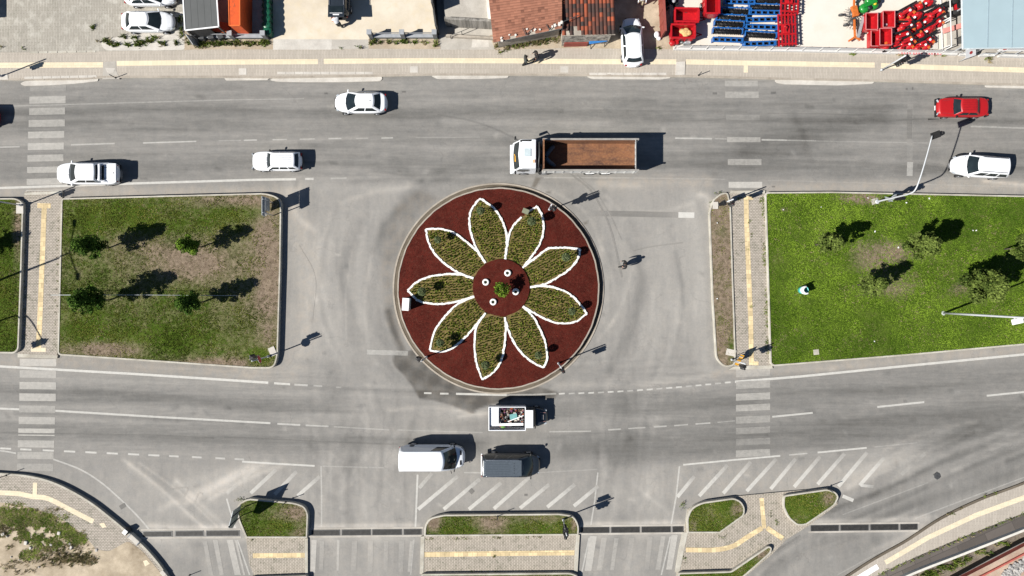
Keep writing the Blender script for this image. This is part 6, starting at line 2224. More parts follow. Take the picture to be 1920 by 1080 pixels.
for i in range(8):
    for j in range(2):
        fs.append((i * 3 + j, i * 3 + j + 1, i * 3 + j + 4, i * 3 + j + 3))
b.add(vs, fs, 0, True)
ws = b.build('windshield', 'glass', o)
b = MB()
b.box((4.98, .25, 2.2), (.02, .5, .10), 0, ry=-1.2)
b.box((5.02, -.1, 2.05), (.02, .12, .12), 0, ry=-1.2)
b.build('sticker', 'signyellow', ws)
for s in (-1, 1):
    b = MB()
    b.box((4.35, s * 1.235, 2.15), (.95, .03, .70), 0, 0, .01)
    b.build('side_window', 'glass', o)
    b = MB()
    b.box((4.98, s * 1.42, 2.35), (.14, .22, .62), s * .2, 0, .05)
    b.bar((4.80, s * 1.15, 2.7), (4.98, s * 1.40, 2.68), .04, .04)
    b.build('mirror', 'black', o)
    b = MB()
    b.box((5.27, s * .92, .78), (.08, .42, .22), 0, 0, .03)
    b.build('headlight', 'lamp', o)
b = MB()
b.box((5.30, 0, .55), (.24, 2.46, .32), 0, 0, .06)
b.build('bumper', 'whitepaint2', o)
b = MB()
b.box((3.98, -.10, 3.06), (.56, .64, .06), 0, 0, .02)
b.build('roof_hatch', plain('hatch_grey', (.46, .53, .55), .5), o)
b = MB()
b.box((3.47, .62, 3.065), (.20, .26, .02), 0, 0, .005)
b.build('roof_marking', plain('faded_orange', (.68, .42, .26), .6), o)
b = MB()
b.box((4.06, -1.09, 3.02), (.80, .14, .10), 0, 0, .03)
b.box((4.50, -1.05, 3.0), (.18, .16, .12), 0, 0, .03)
b.build('wind_deflector', 'black', o)
b = MB()
b.box((3.06, 0, 1.75), (.20, 2.3, 1.8), 0, 0, .03)
for y in (-.9, -.3, .35, .95):
    b.tube([(3.02, y, 1.0), (3.02, y, 2.7)], .06, 7)
b.tube([(3.00, -1.05, 2.75), (3.00, .15, 2.80), (3.10, 1.1, 2.75)], .07, 7)
b.build('cab_back', 'darkgrey', o)
# load bed
plain('railgrey', (.27, .255, .235), .7, var=.2, scale=3)
A['railgrey'] = MATS['railgrey']
bx0, bx1, bw, z0, z1 = -5.22, 2.72, 1.27, 1.22, 2.62
b = MB()
b.box(((bx0 + bx1) / 2, 0, z0 - .05), (bx1 - bx0, 2 * bw, .12), 0)
for s in (-1, 1):
    b.box(((bx0 + bx1) / 2, s * (bw - .03), (z0 + z1) / 2 + .02), (bx1 - bx0, .06, z1 - z0), 0)
    for i in range(11):
        b.box((lerp(bx0 + .25, bx1 - .25, i / 10), s * (bw + .018), (z0 + z1) / 2), (.10, .04, z1 - z0 + .02), 0)
bed = b.build('load_bed', plain('bed_white_paint', (.60, .595, .57), .6, var=.12, scale=3, dirt=(.22, .16, .12, .5)), o)
b = MB()
b.box(((bx0 + bx1) / 2, 0, z0 + .025), (bx1 - bx0 - .2, 2 * bw - .13, .02), 0)
for s in (-1, 1):
    b.box(((bx0 + bx1) / 2, s * (bw - .068), (z0 + z1) / 2 + .02), (bx1 - bx0 - .2, .012, z1 - z0 - .03), 0)
b.box((bx1 - .07, 0, (z0 + z1) / 2 + .3), (.10, 2 * bw - .16, z1 - z0 + .6), 0)
for i in range(4):
    b.box((lerp(bx0 + 1.7, bx1 - 2.0, i / 3), 0, z0 + .038), (.035, 2 * bw - .2, .012), 0)
b.build('bed_lining', 'rust', bed)
for s in (-1, 1):
    b = MB()
    b.box(((bx0 + bx1) / 2, s * (bw + .01), z1 + .06), (bx1 - bx0 + .02, .14, .10), 0, 0, .02)
    b.build('top_rail', 'railgrey', bed)
b = MB()
b.box((bx0 + .12, 0, (z0 + z1) / 2 + .06), (.07, 2 * bw - .10, z1 - z0 + .16), 0, 0, .015, ry=.20)
for i in range(5):
    b.box((bx0 + .17, lerp(-1, 1, i / 4), (z0 + z1) / 2 + .06), (.05, .06, z1 - z0), 0, 0, 0, ry=.20)
b.build('tailgate', plain('tailgate_grey', (.33, .33, .325), .6, var=.2, scale=4, dirt=(.2, .13, .09, .6)), o)
b = MB()
for s in (-1, 1):
    b.box((-1.35, s * 1.24, 1.08), (.75, .14, .06), 0, 0, .02)
    b.box((-2.68, s * 1.24, 1.08), (.75, .14, .06), 0, 0, .02)
b.build('mudguard', 'signwhite', o)
t = empty('hose_roll', 'grey blue rolled tarpaulin lying bent in the front of the rusty load bed', 'tarpaulin', (wx, wy, 0), PI)
b = MB()
b.tube([(2.45, .15, 2.05), (2.15, .45, 1.80), (1.85, .62, 1.60), (1.65, .80, 1.55)], [.18, .20, .20, .16], 9)
b.tube([(2.45, -.02, 1.70), (2.20, -.45, 1.5), (1.95, -.78, 1.42), (1.72, -.98, 1.40)], [.18, .21, .21, .17], 9)
b.build('tarpaulin', plain('grey_tarp', (.12, .15, .175), .8, var=.25, scale=5), t)

# ------------------------------------------------------------------ small loaded pickup
wx, wy = W(972, 782, .9)
o = empty('loaded_pickup', 'small pickup with a white cab roof and an open bed full of scrap', 'pickup', (wx, wy, 0), 0)
b = MB()
loft_body(b, 5.05, 1.66, [(-1, .7), (-.99, .72), (.3, .80), (.42, .98), (.72, .96), (.90, .84), (.98, .66), (1, .5)], nf=4, nr=14)
b.build('body', 'navypaint', o)
b = MB()
cb = Cabin(1.62, .62, 1.12, .66, .76, .64, .92, 1.72, bf=.12, br=.03, crown=.05)
cb.body(b)
b.build('cab', 'navypaint', o)
b = MB()
b.box((.92, 0, 1.79), (.62, 1.50, .06), 0, 0, .03)
b.build('cab_roof', 'whitepaint', o)
g_ = MB()
cb.panel(g_, 'F', .05, .95, .08, .92)
g_.build('windshield', 'glass', o)
for sd in 'LT':
    g_ = MB()
    cb.panel(g_, sd, .15, .85, .2, .85, nu=5, nv=3)
    g_.build('side_window', 'glass', o)
wheels(o, (1.55, -1.35), .84, .30)
mirrors(o, 1.42, .74, 1.12, 'black')
lights(o, 5.05, 1.66, .68, .66, xf=.90, xr=.97, yf=.30)
b = MB()
b.box((2.06, 0, .945), (.18, .42, .03), 0, 0, .01, ry=.08)
b.build('bonnet_scoop', plain('dusty_grey', (.28, .25, .23), .6), o)
b = MB()
for s in (-1, 1):
    b.bar((1.86, s * .42, .985), (2.32, s * .36, .88), .035, .02)
b.build('bonnet_stripe', plain('dull_pink', (.36, .20, .19), .6), o)
b = MB()
fx0, fx1, fw = -2.48, .58, .98
b.box(((fx0 + fx1) / 2, 0, .78), (fx1 - fx0, 2 * fw - .1, .08), 0)
for s in (-1, 1):
    b.box(((fx0 + fx1) / 2, s * fw, 1.22), (fx1 - fx0, .06, .84), 0, 0, .01)
    b.box(((fx0 + fx1) / 2, s * fw, 1.66), (fx1 - fx0 + .06, .07, .06), 0, 0, .02)
for x in (fx0, fx1):
    b.box((x, 0, 1.22), (.06, 2 * fw, .84), 0, 0, .01)
    b.box((x, 0, 1.66), (.07, 2 * fw + .06, .06), 0, 0, .02)
b.build('cargo_bed', 'whitepaint', o)
t = empty('scrap_load', 'heap of scrap, boards and bags in the bed of the small pickup', 'scrap', (wx, wy, 0), 0)
b = MB()
rr = random.Random(5)
for i in range(230):
    x, y = rr.uniform(-1.55, .42), rr.uniform(-.70, .80)
    s = rr.uniform(.05, .17)
    b.box((x, y, 1.0 + rr.uniform(0, .38)), (s * rr.uniform(.6, 2), s, s * rr.uniform(.3, .8)), rr.uniform(0, 3), rr.choice((0, 0, 1, 2, 3, 4, 4, 5, 6)), 0, rx=rr.uniform(-.6, .6), ry=rr.uniform(-.5, .5))
b.box((-.5, .05, .92), (2.0, 1.7, .14), 0, 0)
b.build('scrap', ['black', 'orangerust', plain('purple_bag', (.20, .06, .14), .7), plain('grey_junk', (.22, .21, .20), .8), 'steel', plain('pale_junk', (.50, .46, .40), .8), plain('brown_junk', (.16, .09, .06), .8)], t)
b = MB()
b.box((-.42, .12, 1.42), (.62, .52, .03), .2, 0, 0, rx=.08, ry=.1)
b.build('sheet', 'tarpteal', t)
b = MB()
b.box((-2.05, .18, 1.50), (.76, 1.44, .05), 0, 0, .01)
b.box((-1.0, -.52, 1.47), (2.8, .22, .05), .02, 0, .01)
b.bar((-.9, -.28, 1.42), (.42, .25, 1.50), .06, .05)
b.build('board', 'signwhite', t)
b = MB()
b.ball((-1.28, -.74, 1.38), .16, 0, 8, sc=(1.4, .7, .8))
b.build('bag', plain('green_bag', (.10, .22, .04), .7), t)
# ------------------------------------------------------------------ signals, lamps and signs
def facing(name, px, py, z0, label, cat, rz, group=None):
    return empty(name, label, cat, (*W(px, py, z0), z0), rz, group)


def lens_head(o, x, y, z, rz, n=3, s=1.0):
    """a signal head whose lenses look along rz"""
    M = Matrix.Translation((x, y, z)) @ Matrix.Rotation(rz, 4, 'Z')
    b = MB()
    h = .30 * n * s
    b.box((0, 0, 0), (.20 * s, .32 * s, h), 0, 0, .03, M)
    b.box((-.10 * s, 0, 0), (.02, .46 * s, h + .12), 0, 0, .005, M)
    for k in range(n):
        zz = (k - (n - 1) / 2) * .30 * s
        b.tube([(.10 * s, 0, zz + .02), (.26 * s, 0, zz)], [.125 * s, .125 * s], 10, 0, M, caps=False)
    hd = b.build('signal_head', 'black', o)
    for k in range(n):
        zz = (k - (n - 1) / 2) * .30 * s
        b = MB()
        b.lathe([(.105 * s, .10 * s), (.09 * s, .13 * s), (.03, .14 * s)], (0, 0, zz), 12, 0, M, axis='X')
        b.build('lens', (plain('lens_green', (.02, .12, .06), .2), plain('lens_amber', (.22, .11, .01), .2), plain('lens_red', (.24, .01, .01), .2))[k], hd)


def poly_plate(o, name, n, r, y, z, rz, m, face, x=0.0, th=.02, poly=None, turn=None):
    """a flat plate facing along rz"""
    M = Matrix.Translation((x, y, z)) @ Matrix.Rotation(rz, 4, 'Z') @ Matrix.Rotation(PI / 2, 4, 'Y')
    t0 = PI / n if turn is None else turn
    P = poly or [(r * math.cos(t0 + 2 * PI * k / n), r * math.sin(t0 + 2 * PI * k / n)) for k in range(n)]
    b = MB()
    b.prism(ccw(P), 0, th, 0, M)
    p = b.build(name, m, o)
    if face:
        b = MB()
        b.prism(ccw([(a * .90, c * .90) for a, c in P]), th, th + .004, 0, M)
        b.build('face', face, p)
    return p


SIG = 'traffic signal posts'


def signal_post(px, py, label, zb=.3, h=3.6, heads=((2.95, 0),), plate=None, two=True, footing=None):
    o = facing('traffic_signal', px, py, zb, label, 'traffic signal', 0, SIG)
    b = MB()
    b.tube([(0, 0, -.1), (0, 0, h)], .055, 9)
    b.lathe([(.10, 0), (.10, .25), (.06, .30)], (0, 0, 0), 10)
    b.build('pole', 'polewhite', o)
    for z, a in heads:
        d = (math.cos(a) * .24, math.sin(a) * .24)
        lens_head(o, d[0], d[1], z, a)
    if plate:
        n, z, a = plate
        poly_plate(o, 'sign_plate', n, .38, -.0, z, a, 'signgrey', 'signred', .07 * math.cos(a))
    if footing:
        b = MB()
        b.box((footing[0], footing[1], -.01), (footing[2], footing[3], .09), footing[4] if len(footing) > 4 else 0)
        b.build('footing', 'palecement', o)
    return o


R = math.radians
signal_post(1030, 393, 'signal post on the upper right rim of the red roundabout bed', .43, 3.7, ((3.1, R(-60)), (1.9, R(-20))), (8, 2.45, R(150)))
signal_post(1047, 681, 'signal post on the lower right rim of the red roundabout bed', .43, 3.5, ((2.9, R(-60)),))
signal_post(800, 669, 'signal post on the lower left rim of the red roundabout bed', .43, 3.5, ((3.0, R(150)),))
signal_post(504, 668, 'signal post at the rounded lower corner of the browner lawn', HI, 3.8, ((3.2, R(120)),), (8, 2.4, R(20)), footing=(.32, .42, .55, .75, .4))
signal_post(1349, 384, 'signal post on the narrow strip beside the weedy path, upper end', .25, 3.7, ((2.9, R(-70)), (1.7, R(200))), footing=(-.35, -.05, .45, .6))
signal_post(1371, 674, 'signal post behind the yellow chevron board', .12, 3.6, ((2.95, R(-90)),))
signal_post(1056, 974, 'signal post on the grass of the lower middle island', HI, 3.8, ((2.9, R(-95)), (3.0, R(100))))
signal_post(40, 385, 'signal post beside the zebra path at the corner of the narrow lawn', HI, 3.7, ((3.1, R(-80)),), footing=(-.12, -.25, .6, .9))
signal_post(3, 143, 'signal post on the upper pavement at the left edge of the photo', ZP, 3.7, ((2.9, R(-80)),))
signal_post(1651, 132, 'signal post with black heads on the upper pavement below the red machines', ZP, 3.8, ((3.25, R(-20)), (2.75, R(-75))))


def mast(px, py, label, pts, head_rz, extra=True, zb=.3):
    """curved mast arm: pts are offsets in metres from the foot"""
    o = facing('signal_mast', px, py, zb, label, 'signal mast', 0, 'curved signal masts over the road')
    b = MB()
    sm = [tuple(p) for p in smooth_line(pts, 6)]
    n = len(sm)
    b.tube(sm, [lerp(.075, .042, i / (n - 1)) for i in range(n)], 9)
    b.lathe([(.2, 0), (.2, .03), (.12, .05)], (0, 0, 0), 10)
    b.build('mast', 'polewhite', o)
    e = sm[-1]
    lens_head(o, e[0] + .45 * math.cos(head_rz), e[1] + .45 * math.sin(head_rz), e[2] - .1, head_rz, 3, 1.15)
    return o


o = mast(1645, 378, 'curved white signal mast reaching from the bright lawn over the upper road', [(0, 0, 0), (0, 0, 1.6), (.0, 0, 3.2), (.02, .02, 4.6), (.15, .25, 5.25), (.38, 1.2, 5.55), (.72, 2.7, 5.75), (1.08, 4.35, 5.9)], R(12))
lens_head(o, .28, -.06, 2.9, R(-20))
poly_plate(o, 'sign_plate', 4, .42, 0, 1.6, R(60), 'signgrey', 'signyellow', .1, turn=0)
poly_plate(o, 'sign_plate', 8, .42, 0, 2.35, R(-40), 'signgrey', 'signred', .0)
b = MB()
b.box((-.2, .03, -.04), (.6, .5, .06), .3)
b.build('footing', 'concrete', o)
mast(-76, 632, 'curved signal mast beyond the left edge, only its shadow shows', [(0, 0, 0), (0, 0, 1.6), (0, 0, 3.2), (.02, -.02, 4.5), (.12, -.2, 5.0), (.35, -.9, 5.35), (.7, -2.0, 5.6), (1.05, -3.1, 5.8)], R(150))

# street lamps
o = facing('street_lamp', 1769, 587, .25, 'tall pale street lamp pole leaning out over the bright lawn', 'street lamp', 0)
b = MB()
b.tube([(0, 0, -.1), (0, 0, 4.0), (0, 0, 8.0), (0, 0, 12.0)], [.095, .085, .075, .055], 10)
b.lathe([(.2, 0), (.2, .03), (.13, .05)], (0, 0, 0), 12)
b.build('pole', 'polewhite', o)
b = MB()
b.bar((0, 0, 8.1), (.34, -.25, 8.2), .05, .05)
b.box((.30, -.30, 8.2), (.85, .42, .12), R(12), 0, .06)
b.build('lamp_head', 'signwhite', o)
b = MB()
b.tube([(0, -1.9, 11.9), (0, 0, 11.7), (0, 1.9, 11.9)], .04, 7)
for s in (-1, 1):
    b.box((0, s * 2.2, 11.93), (.30, .75, .10), 0, 0, .04)
b.build('lamp_arm', 'polewhite', o)
o = facing('street_lamp', -80, 557, .25, 'double armed street lamp beyond the left edge, only its shadow shows', 'street lamp', 0)
b = MB()
b.tube([(0, 0, -.1), (0, 0, 5), (0, 0, 9.6)], [.11, .10, .06], 10)
b.build('pole', 'polewhite', o)
b = MB()
b.tube([(-.12, 2.1, 10.1), (-.04, 1.0, 9.8), (0, 0, 9.6), (.06, -1.0, 9.8), (.12, -2.0, 10.1)], .045, 7)
for (x, y) in ((-.14, 2.35), (.14, -2.25)):
    b.box((x, y, 10.12), (.28, .62, .11), 0, 0, .04)
b.build('lamp_arm', 'polewhite', o)

# direction sign edge-on at the corner of the browner lawn
o = facing('direction_sign', 512, 392, HI, 'large grey backed direction sign seen edge on, with two posts', 'road sign', 0)
for y in (-.55, .55):
    b = MB()
    b.tube([(0, y, -.05), (0, y, 2.45)], .045, 8)
    b.build('post', 'galv', o)
M = Matrix.Translation((-.06, 0, 1.52)) @ Matrix.Rotation(PI / 2, 4, 'Z') @ Matrix.Rotation(PI / 2, 4, 'X')
P = [(-.85, .30), (-.45, .15), (.80, .15), (.80, .95), (-.78, .95)]
b = MB()
b.prism(ccw(P), -.02, .02, 0, M)
b.prism([(-.30, -.82), (.80, -.82), (.80, .10), (-.30, .10)], -.02, .02, 0, M)
pl = b.build('board', 'signgrey', o)
b = MB()
for z in (1.65, 2.15):
    b.box((0.0, 0, z), (.05, 1.5, .05), 0)
b.build('bracket', 'galv', pl)
b = MB()
b.prism(ccw([(a * .95, .55 + (c - .55) * .95) for a, c in P]), -.026, -.021, 0, M)
b.build('face', 'signblue', pl)


def chevron(px, py, label, w, z0, z1, rz, nchev=2, flip=1):
    o = facing('chevron_sign', px, py, .2, label, 'chevron sign', rz)
    for s in (-1, 1):
        b = MB()
        b.tube([(0, s * w * .3, -.1), (0, s * w * .3, z1)], .03, 7)
        b.build('post', 'galv', o)
    b = MB()
    b.box((.045, 0, (z0 + z1) / 2), (.03, w, z1 - z0), 0, 0, .008)
    bd = b.build('board', 'signyellow', o)
    b = MB()
    H_, xx = z1 - z0, .064
    zc = (z0 + z1) / 2
    cw = w / (nchev * 2 + 0.6)
    for k in range(nchev):
        y0 = -w / 2 + cw * (.35 + 2 * k)
        t = cw * .95
        for sg in (1, -1):
            ps = [(y0, zc + sg * H_ * .46), (y0 + t, zc + sg * H_ * .46), (y0 + t + cw * .9 * flip, zc), (y0 + cw * .9 * flip, zc)]
            o2 = len(b.v)
            b.add([(xx, y, z) for y, z in ps], [(0, 1, 2, 3)])
    b.build('chevron', 'black', bd, fix=False)
    return o


chevron(505, 389, 'small black and yellow chevron board beside the large grey direction sign', .85, .45, 1.5, R(-10))
o = chevron(1378, 672, 'bright yellow and black chevron board at the foot of the narrow strip', 1.0, .65, 1.50, R(-32))
b = MB()
b.box((-.55, .25, -.03), (.85, .55, .10), .35)
b.build('footing', 'palecement', o)

# big arrow board standing edge-on on the small lower island
o = facing('direction_sign', 457, 959, HI, 'dark edge on arrow board with two posts on the small lower left island', 'road sign', R(-18))
for y in (-.34, .46):
    b = MB()
    b.tube([(0, y, -.1), (0, y, 2.9)], .045, 8)
    b.build('post', 'darkgrey', o)
M = Matrix.Translation((-.06, 0, 0)) @ Matrix.Rotation(PI / 2, 4, 'Z') @ Matrix.Rotation(PI / 2, 4, 'X')
P = [(-.95, 1.55), (-.55, .95), (.95, 1.15), (1.0, 2.9), (-.55, 2.6)]
b = MB()
b.prism(ccw(P), -.02, .02, 0, M)
pl = b.build('board', 'signgrey', o)
b = MB()
b.prism(ccw([(a * .95, 1.9 + (c - 1.9) * .95) for a, c in P]), -.026, -.021, 0, M)
b.build('face', 'signblue', pl)

# slim marker posts on the kerbs
first = None
for (x, y, z, lb) in ((933, 968, HI, 'slim dark marker post on the kerb of the lower middle island'), (536, 941, HI, 'slim dark marker post on the kerb of the small lower left island'),
                      (12, 891, H2, 'slim dark marker post on the curved pavement at the left edge'), (1553, 917, HI, 'slim dark marker post at the tip of the pointed grass island'),
                      (217, 146, ZP, 'slim dark marker post by the broken patch of the upper pavement'), (1310, 141, ZP, 'slim pale marker post by the large pale cover of the upper pavement'),
                      (356, 1078, 0, 'slim dark marker post at the bottom edge in the side road')):
    p = (*W(x, y, z), z)
    if first is None:
        first = empty('marker_post', lb, 'post', p, 0, 'slim marker posts')
        b = MB()
        b.tube([(0, 0, -.05), (0, 0, .92)], .035, 8)
        b.build('post', 'darkgrey', first)
        b = MB()
        b.lathe([(.08, 0), (.08, .03), (.045, .06)], (0, 0, 0), 10)
        b.build('foot', 'black', first)
    else:
        dup(first, p, 0, lb)

# drain grates
first = None
GR = [(268, 323, 1001.5), (328.5, 382, 1000.5), (386.5, 449, 1000), (584, 637, 999), (641, 695, 998.5), (698, 753, 998), (757, 790, 997.5), (1089, 1142, 994), (1146, 1199, 993.5), (1203, 1257, 993), (1261, 1281, 992.5),
      (1520, 1572, 990.5), (1576, 1628, 989.5), (1632, 1684, 988.5), (1688, 1720, 988)]
GL = ['leftmost iron drain grate beside the curved pavement kerb', 'second iron drain grate from the curved pavement kerb', 'iron drain grate touching the left side of the arrow board island',
      'iron drain grate in the shade of the right kerb of the arrow board island', 'second iron drain grate right of the arrow board island', 'third iron drain grate right of the arrow board island',
      'short iron drain grate touching the left end of the lower middle island', 'iron drain grate touching the right end of the lower middle island', 'second iron drain grate right of the lower middle island',
      'third iron drain grate right of the lower middle island', 'short iron drain grate touching the plaza kerb', 'iron drain grate at the pointed end of the plaza', 'second iron drain grate from the plaza point',
      'third iron drain grate from the plaza point', 'short iron drain grate next to the right hand pavement']
for (x0, x1, y), lb in zip(GR, GL):
    p0, p1 = W(x0, y, 0), W(x1, y - 0.6, 0)
    t = empty('drain_grate', lb, 'drain grate', ((p0[0] + p1[0]) / 2, (p0[1] + p1[1]) / 2, 0), math.atan2(p1[1] - p0[1], p1[0] - p0[0]), 'iron drain grates across the side roads')
    L, wd = p1[0] - p0[0], 10 / S
    b = MB()
    b.box((0, 0, .012), (L - .04, wd - .04, .016), 0)
    b.build('grating', 'grate', t)
    b = MB()
    for s in (-1, 1):
        b.box((0, s * (wd / 2), .014), (L, .05, .028), 0)
        b.box((s * (L / 2 - .02), 0, .013), (.05, wd - .05, .026), 0)
    b.build('frame', 'steel', t)
ch = MB()
for (x0, x1, ya, yb) in ((264, 452, 1001, 1000), (580, 793, 999, 997), (1086, 1285, 994, 992), (1516, 1724, 990, 988)):
    for dy in (-7.5, 7.5):
        p, q = W(x0, ya + dy), W(x1, yb + dy)
        ch.bar((*p, .0), (*q, .0), .16, .018)
struct(ch.build('drain_edging', 'concrete'))

# cabinets and bins
o = facing('utility_cabinet', 764.5, 570, .47, 'white electrical cabinet on the red mulch at the left petal tip', 'cabinet', R(-4))
b = MB()
b.box((0, 0, .62), (.52, 1.0, 1.1), 0, 0, .02)
b.build('body', 'cabinet', o)
b = MB()
b.box((.275, 0, .62), (.03, .9, .95), 0, 0, .01)
b.build('door', plain('cabinet_grey', (.5, .5, .5), .5), o)
b = MB()
b.box((0, 0, 1.185), (.58, 1.06, .05), 0, 0, .015)
b.build('roof', 'cabinet', o)
o = facing('valve_box', 985.5, 397, .50, 'small olive green box in the gap of a petal outline', 'box', R(-22))
b = MB()
b.box((0, 0, .22), (.52, .38, .42), 0, 0, .02)
b.build('body', 'boxgreen', o)
b = MB()
b.box((0, 0, .45), (.56, .42, .05), 0, 0, .015)
b.build('lid', plain('olive_lid', (.19, .20, .135), .6), o)
o = facing('litter_bin', 1501, 544, .25, 'teal and white litter bin standing on the bright lawn', 'bin', R(15))
b = MB()
b.lathe([(.24, .10), (.30, .12), (.34, .85), (.31, .86), (.27, .25)], (0, 0, 0), 18)
b.build('barrel', 'teal', o)
b = MB()
vs, fs = [], []
for i in range(11):
    a = lerp(-1.9, 1.9, i / 10) + PI
    for r, z in ((.35, .78), (.37, 1.12), (.24, 1.22)):
        vs.append((math.cos(a) * r, math.sin(a) * r, z))
for i in range(10):
    for j in range(2):
        fs.append((i * 3 + j, i * 3 + j + 1, i * 3 + j + 4, i * 3 + j + 3))
b.add(vs, fs, 0, True)
b.build('hood', 'signwhite', o)
b = MB()
b.tube([(.05, 0, -.05), (.05, 0, .12)], .05, 8)
b.lathe([(.16, 0), (.16, .02), (.05, .03)], (.05, 0, 0), 10)
b.build('foot', 'darkgrey', o)
o = facing('water_box', 1530, 660, .25, 'small pale concrete cover lying on the lower part of the bright lawn', 'cover', 0)
b = MB()
b.box((0, 0, .03), (.46, .46, .10), .1, 0, .02)
b.build('cover', 'kerb', o)
o = facing('utility_cabinet', 242, 993, 0, 'small white topped cabinet at the end of the curved pavement', 'cabinet', R(-40))
b = MB()
b.box((0, 0, .3), (.42, .46, .6), 0, 0, .02)
b.build('body', 'darkgrey', o)
b = MB()
b.box((0, 0, .63), (.36, .40, .06), 0, 0, .015)
b.build('roof', 'cabinet', o)
o = facing('concrete_block', 255.5, 1008, 0, 'pale long concrete block beside the small white topped cabinet', 'block', R(-42))
b = MB()
b.box((0, 0, .22), (1.0, .42, .44), 0, 0, .05)
b.build('block', 'palecement', o)
for s in (-1, 1):
    b = MB()
    b.box((s * .52, 0, .24), (.07, .44, .50), 0, 0, .02)
    b.build('end_plate', 'greycap', o)
o = facing('concrete_block', 310, 1072, 0, 'pale kerb block at the bottom end of the curved pavement', 'block', R(-50))
b = MB()
b.box((0, 0, .2), (.5, .36, .4), 0, 0, .04)
b.build('block', 'palecement', o)

# low wire fence on the browner lawn
fy0, fy1 = 553, 554
p0 = W(108, fy0, .45)
o = empty('wire_fence', 'low wire fence with thin posts running across the browner lawn', 'fence', (*p0, HI - .05))
ln = W(452, fy1, .3)[0] - p0[0]
for x in (108, 180, 250, 333, 392, 448):
    b = MB()
    xx = W(x, fy0, .3)[0] - p0[0]
    b.tube([(xx, 0, 0), (xx, 0, .95)], .022, 6)
    b.build('post', 'darkgrey', o)
b = MB()
for z, r in ((.92, .022), (.6, .008), (.3, .008)):
    b.tube([(0, 0, z), (ln * .5, .01, z - .02), (ln, -.05, z)], r, 5)
b.build('wire', plain('fence_wire', (.42, .45, .46), .5), o)
# ------------------------------------------------------------------ buildings and yards along the top
# carport with a grey sheet roof
hz = 2.6
o = empty('carport', 'dark grey sheet roof with a white edge beside the orange skip', 'shed', (*W(376, 30, hz), 0))
ox, oy = o.location.x, o.location.y


def loc(pp, h, ox, oy):
    r = []
    for x, y in pp:
        a, b_ = W(x, y, h)
        r.append((a - ox, b_ - oy))
    return r


RP = [(336, -120), (399, -120), (410, 50), (347, 57)]
rp = loc(RP, hz, ox, oy)
b = MB()
b.prism(ccw(rp), hz - .06, hz)
rf = b.build('roof', 'greysheet', o)
b = MB()
for i in range(4):
    p, q = rp[i], rp[(i + 1) % 4]
    b.bar((*p, hz - .005), (*q, hz - .005), .10, .08)
b.build('edge_trim', 'signwhite', rf)
b = MB()
for i in range(1, 5):
    u = i / 5
    p = (lerp(rp[0][0], rp[1][0], u), lerp(rp[0][1], rp[1][1], u))
    q = (lerp(rp[3][0], rp[2][0], u), lerp(rp[3][1], rp[2][1], u))
    b.bar((*p, hz + .004), (*q, hz + .004), .035, .012)
b.build('roof_seam', 'greysheet', rf)
for (x, y) in rp:
    b = MB()
    b.box((x * .95, y * .96, hz / 2), (.1, .1, hz - .12), 0)
    b.build('post', 'steel', o)
b = MB()
b.bar((rp[0][0] * .95, rp[0][1], 1.25), (rp[3][0] * .95, rp[3][1] + .1, 1.25), .08, 2.4)
b.build('wall', 'fencedark', o)
b = MB()  # front wall added to keep the sun from under the roof
b.bar((rp[3][0] * .9, rp[3][1] + .12, 1.25), (rp[2][0] * .35, rp[2][1] + .05, 1.25), .08, 2.4)
b.build('wall', 'fencedark', o)
b = MB()
for i in range(3):
    b.box((-.8 + i * .8, -.9, .4), (.5, .6, .8), .2 * i, 0, .04)
b.build('stored_box', 'darkgrey', o)

# orange skip
hs = 2.62
o = empty('skip_container', 'bright orange steel skip with dark scratches on its lid', 'skip', (*W(440, 0, 0), 0))
ox, oy = o.location.x, o.location.y
tp_ = loc([(427, -70), (449, -70), (450, 48), (430, 48)], hs, ox, oy)
bt_ = loc([(452, -70), (474, -70), (473, 68), (454, 68)], .12, ox, oy)
b = MB()
b.add([(x, y, .12) for x, y in bt_] + [(x, y, hs) for x, y in tp_], [(3, 2, 1, 0), (4, 5, 6, 7), (0, 1, 5, 4), (1, 2, 6, 5), (2, 3, 7, 6), (3, 0, 4, 7)])
b.build('body', 'orange', o)
b = MB()
for i in range(4):
    p, q = tp_[i], tp_[(i + 1) % 4]
    b.bar((*p, hs + .01), (*q, hs + .01), .07, .06)
for yy in (-.2, 2.0):
    b.bar((tp_[0][0] + .05, yy, hs + .012), (tp_[1][0] - .05, yy, hs + .012), .05, .04)
b.build('rim', plain('orange_rim', (.66, .14, .03), .5), o)
b = MB()
rr = random.Random(3)
for i in range(46):
    x = rr.uniform(tp_[0][0] + .18, tp_[1][0] - .25)
    y = rr.uniform(-1.7, 1.4)
    b.box((x, y, hs + .006), (rr.uniform(.015, .05), rr.uniform(.03, .22), .006), rr.uniform(-.2, .2))
b.build('scratch', 'orangerust', o)
o = empty('skip_container', 'low rusty orange skip half under the grey carport roof', 'skip', (*W(420, 62, 0), 0), -.1)
b = MB()
b.box((0, .2, .5), (1.3, .9, .8), 0, 0, .04, ry=.25)
b.build('body', 'orangerust', o)
b = MB()
b.box((-.75, -.05, .8), (.7, .10, .06), .1)
b.build('lid', 'signgrey', o)

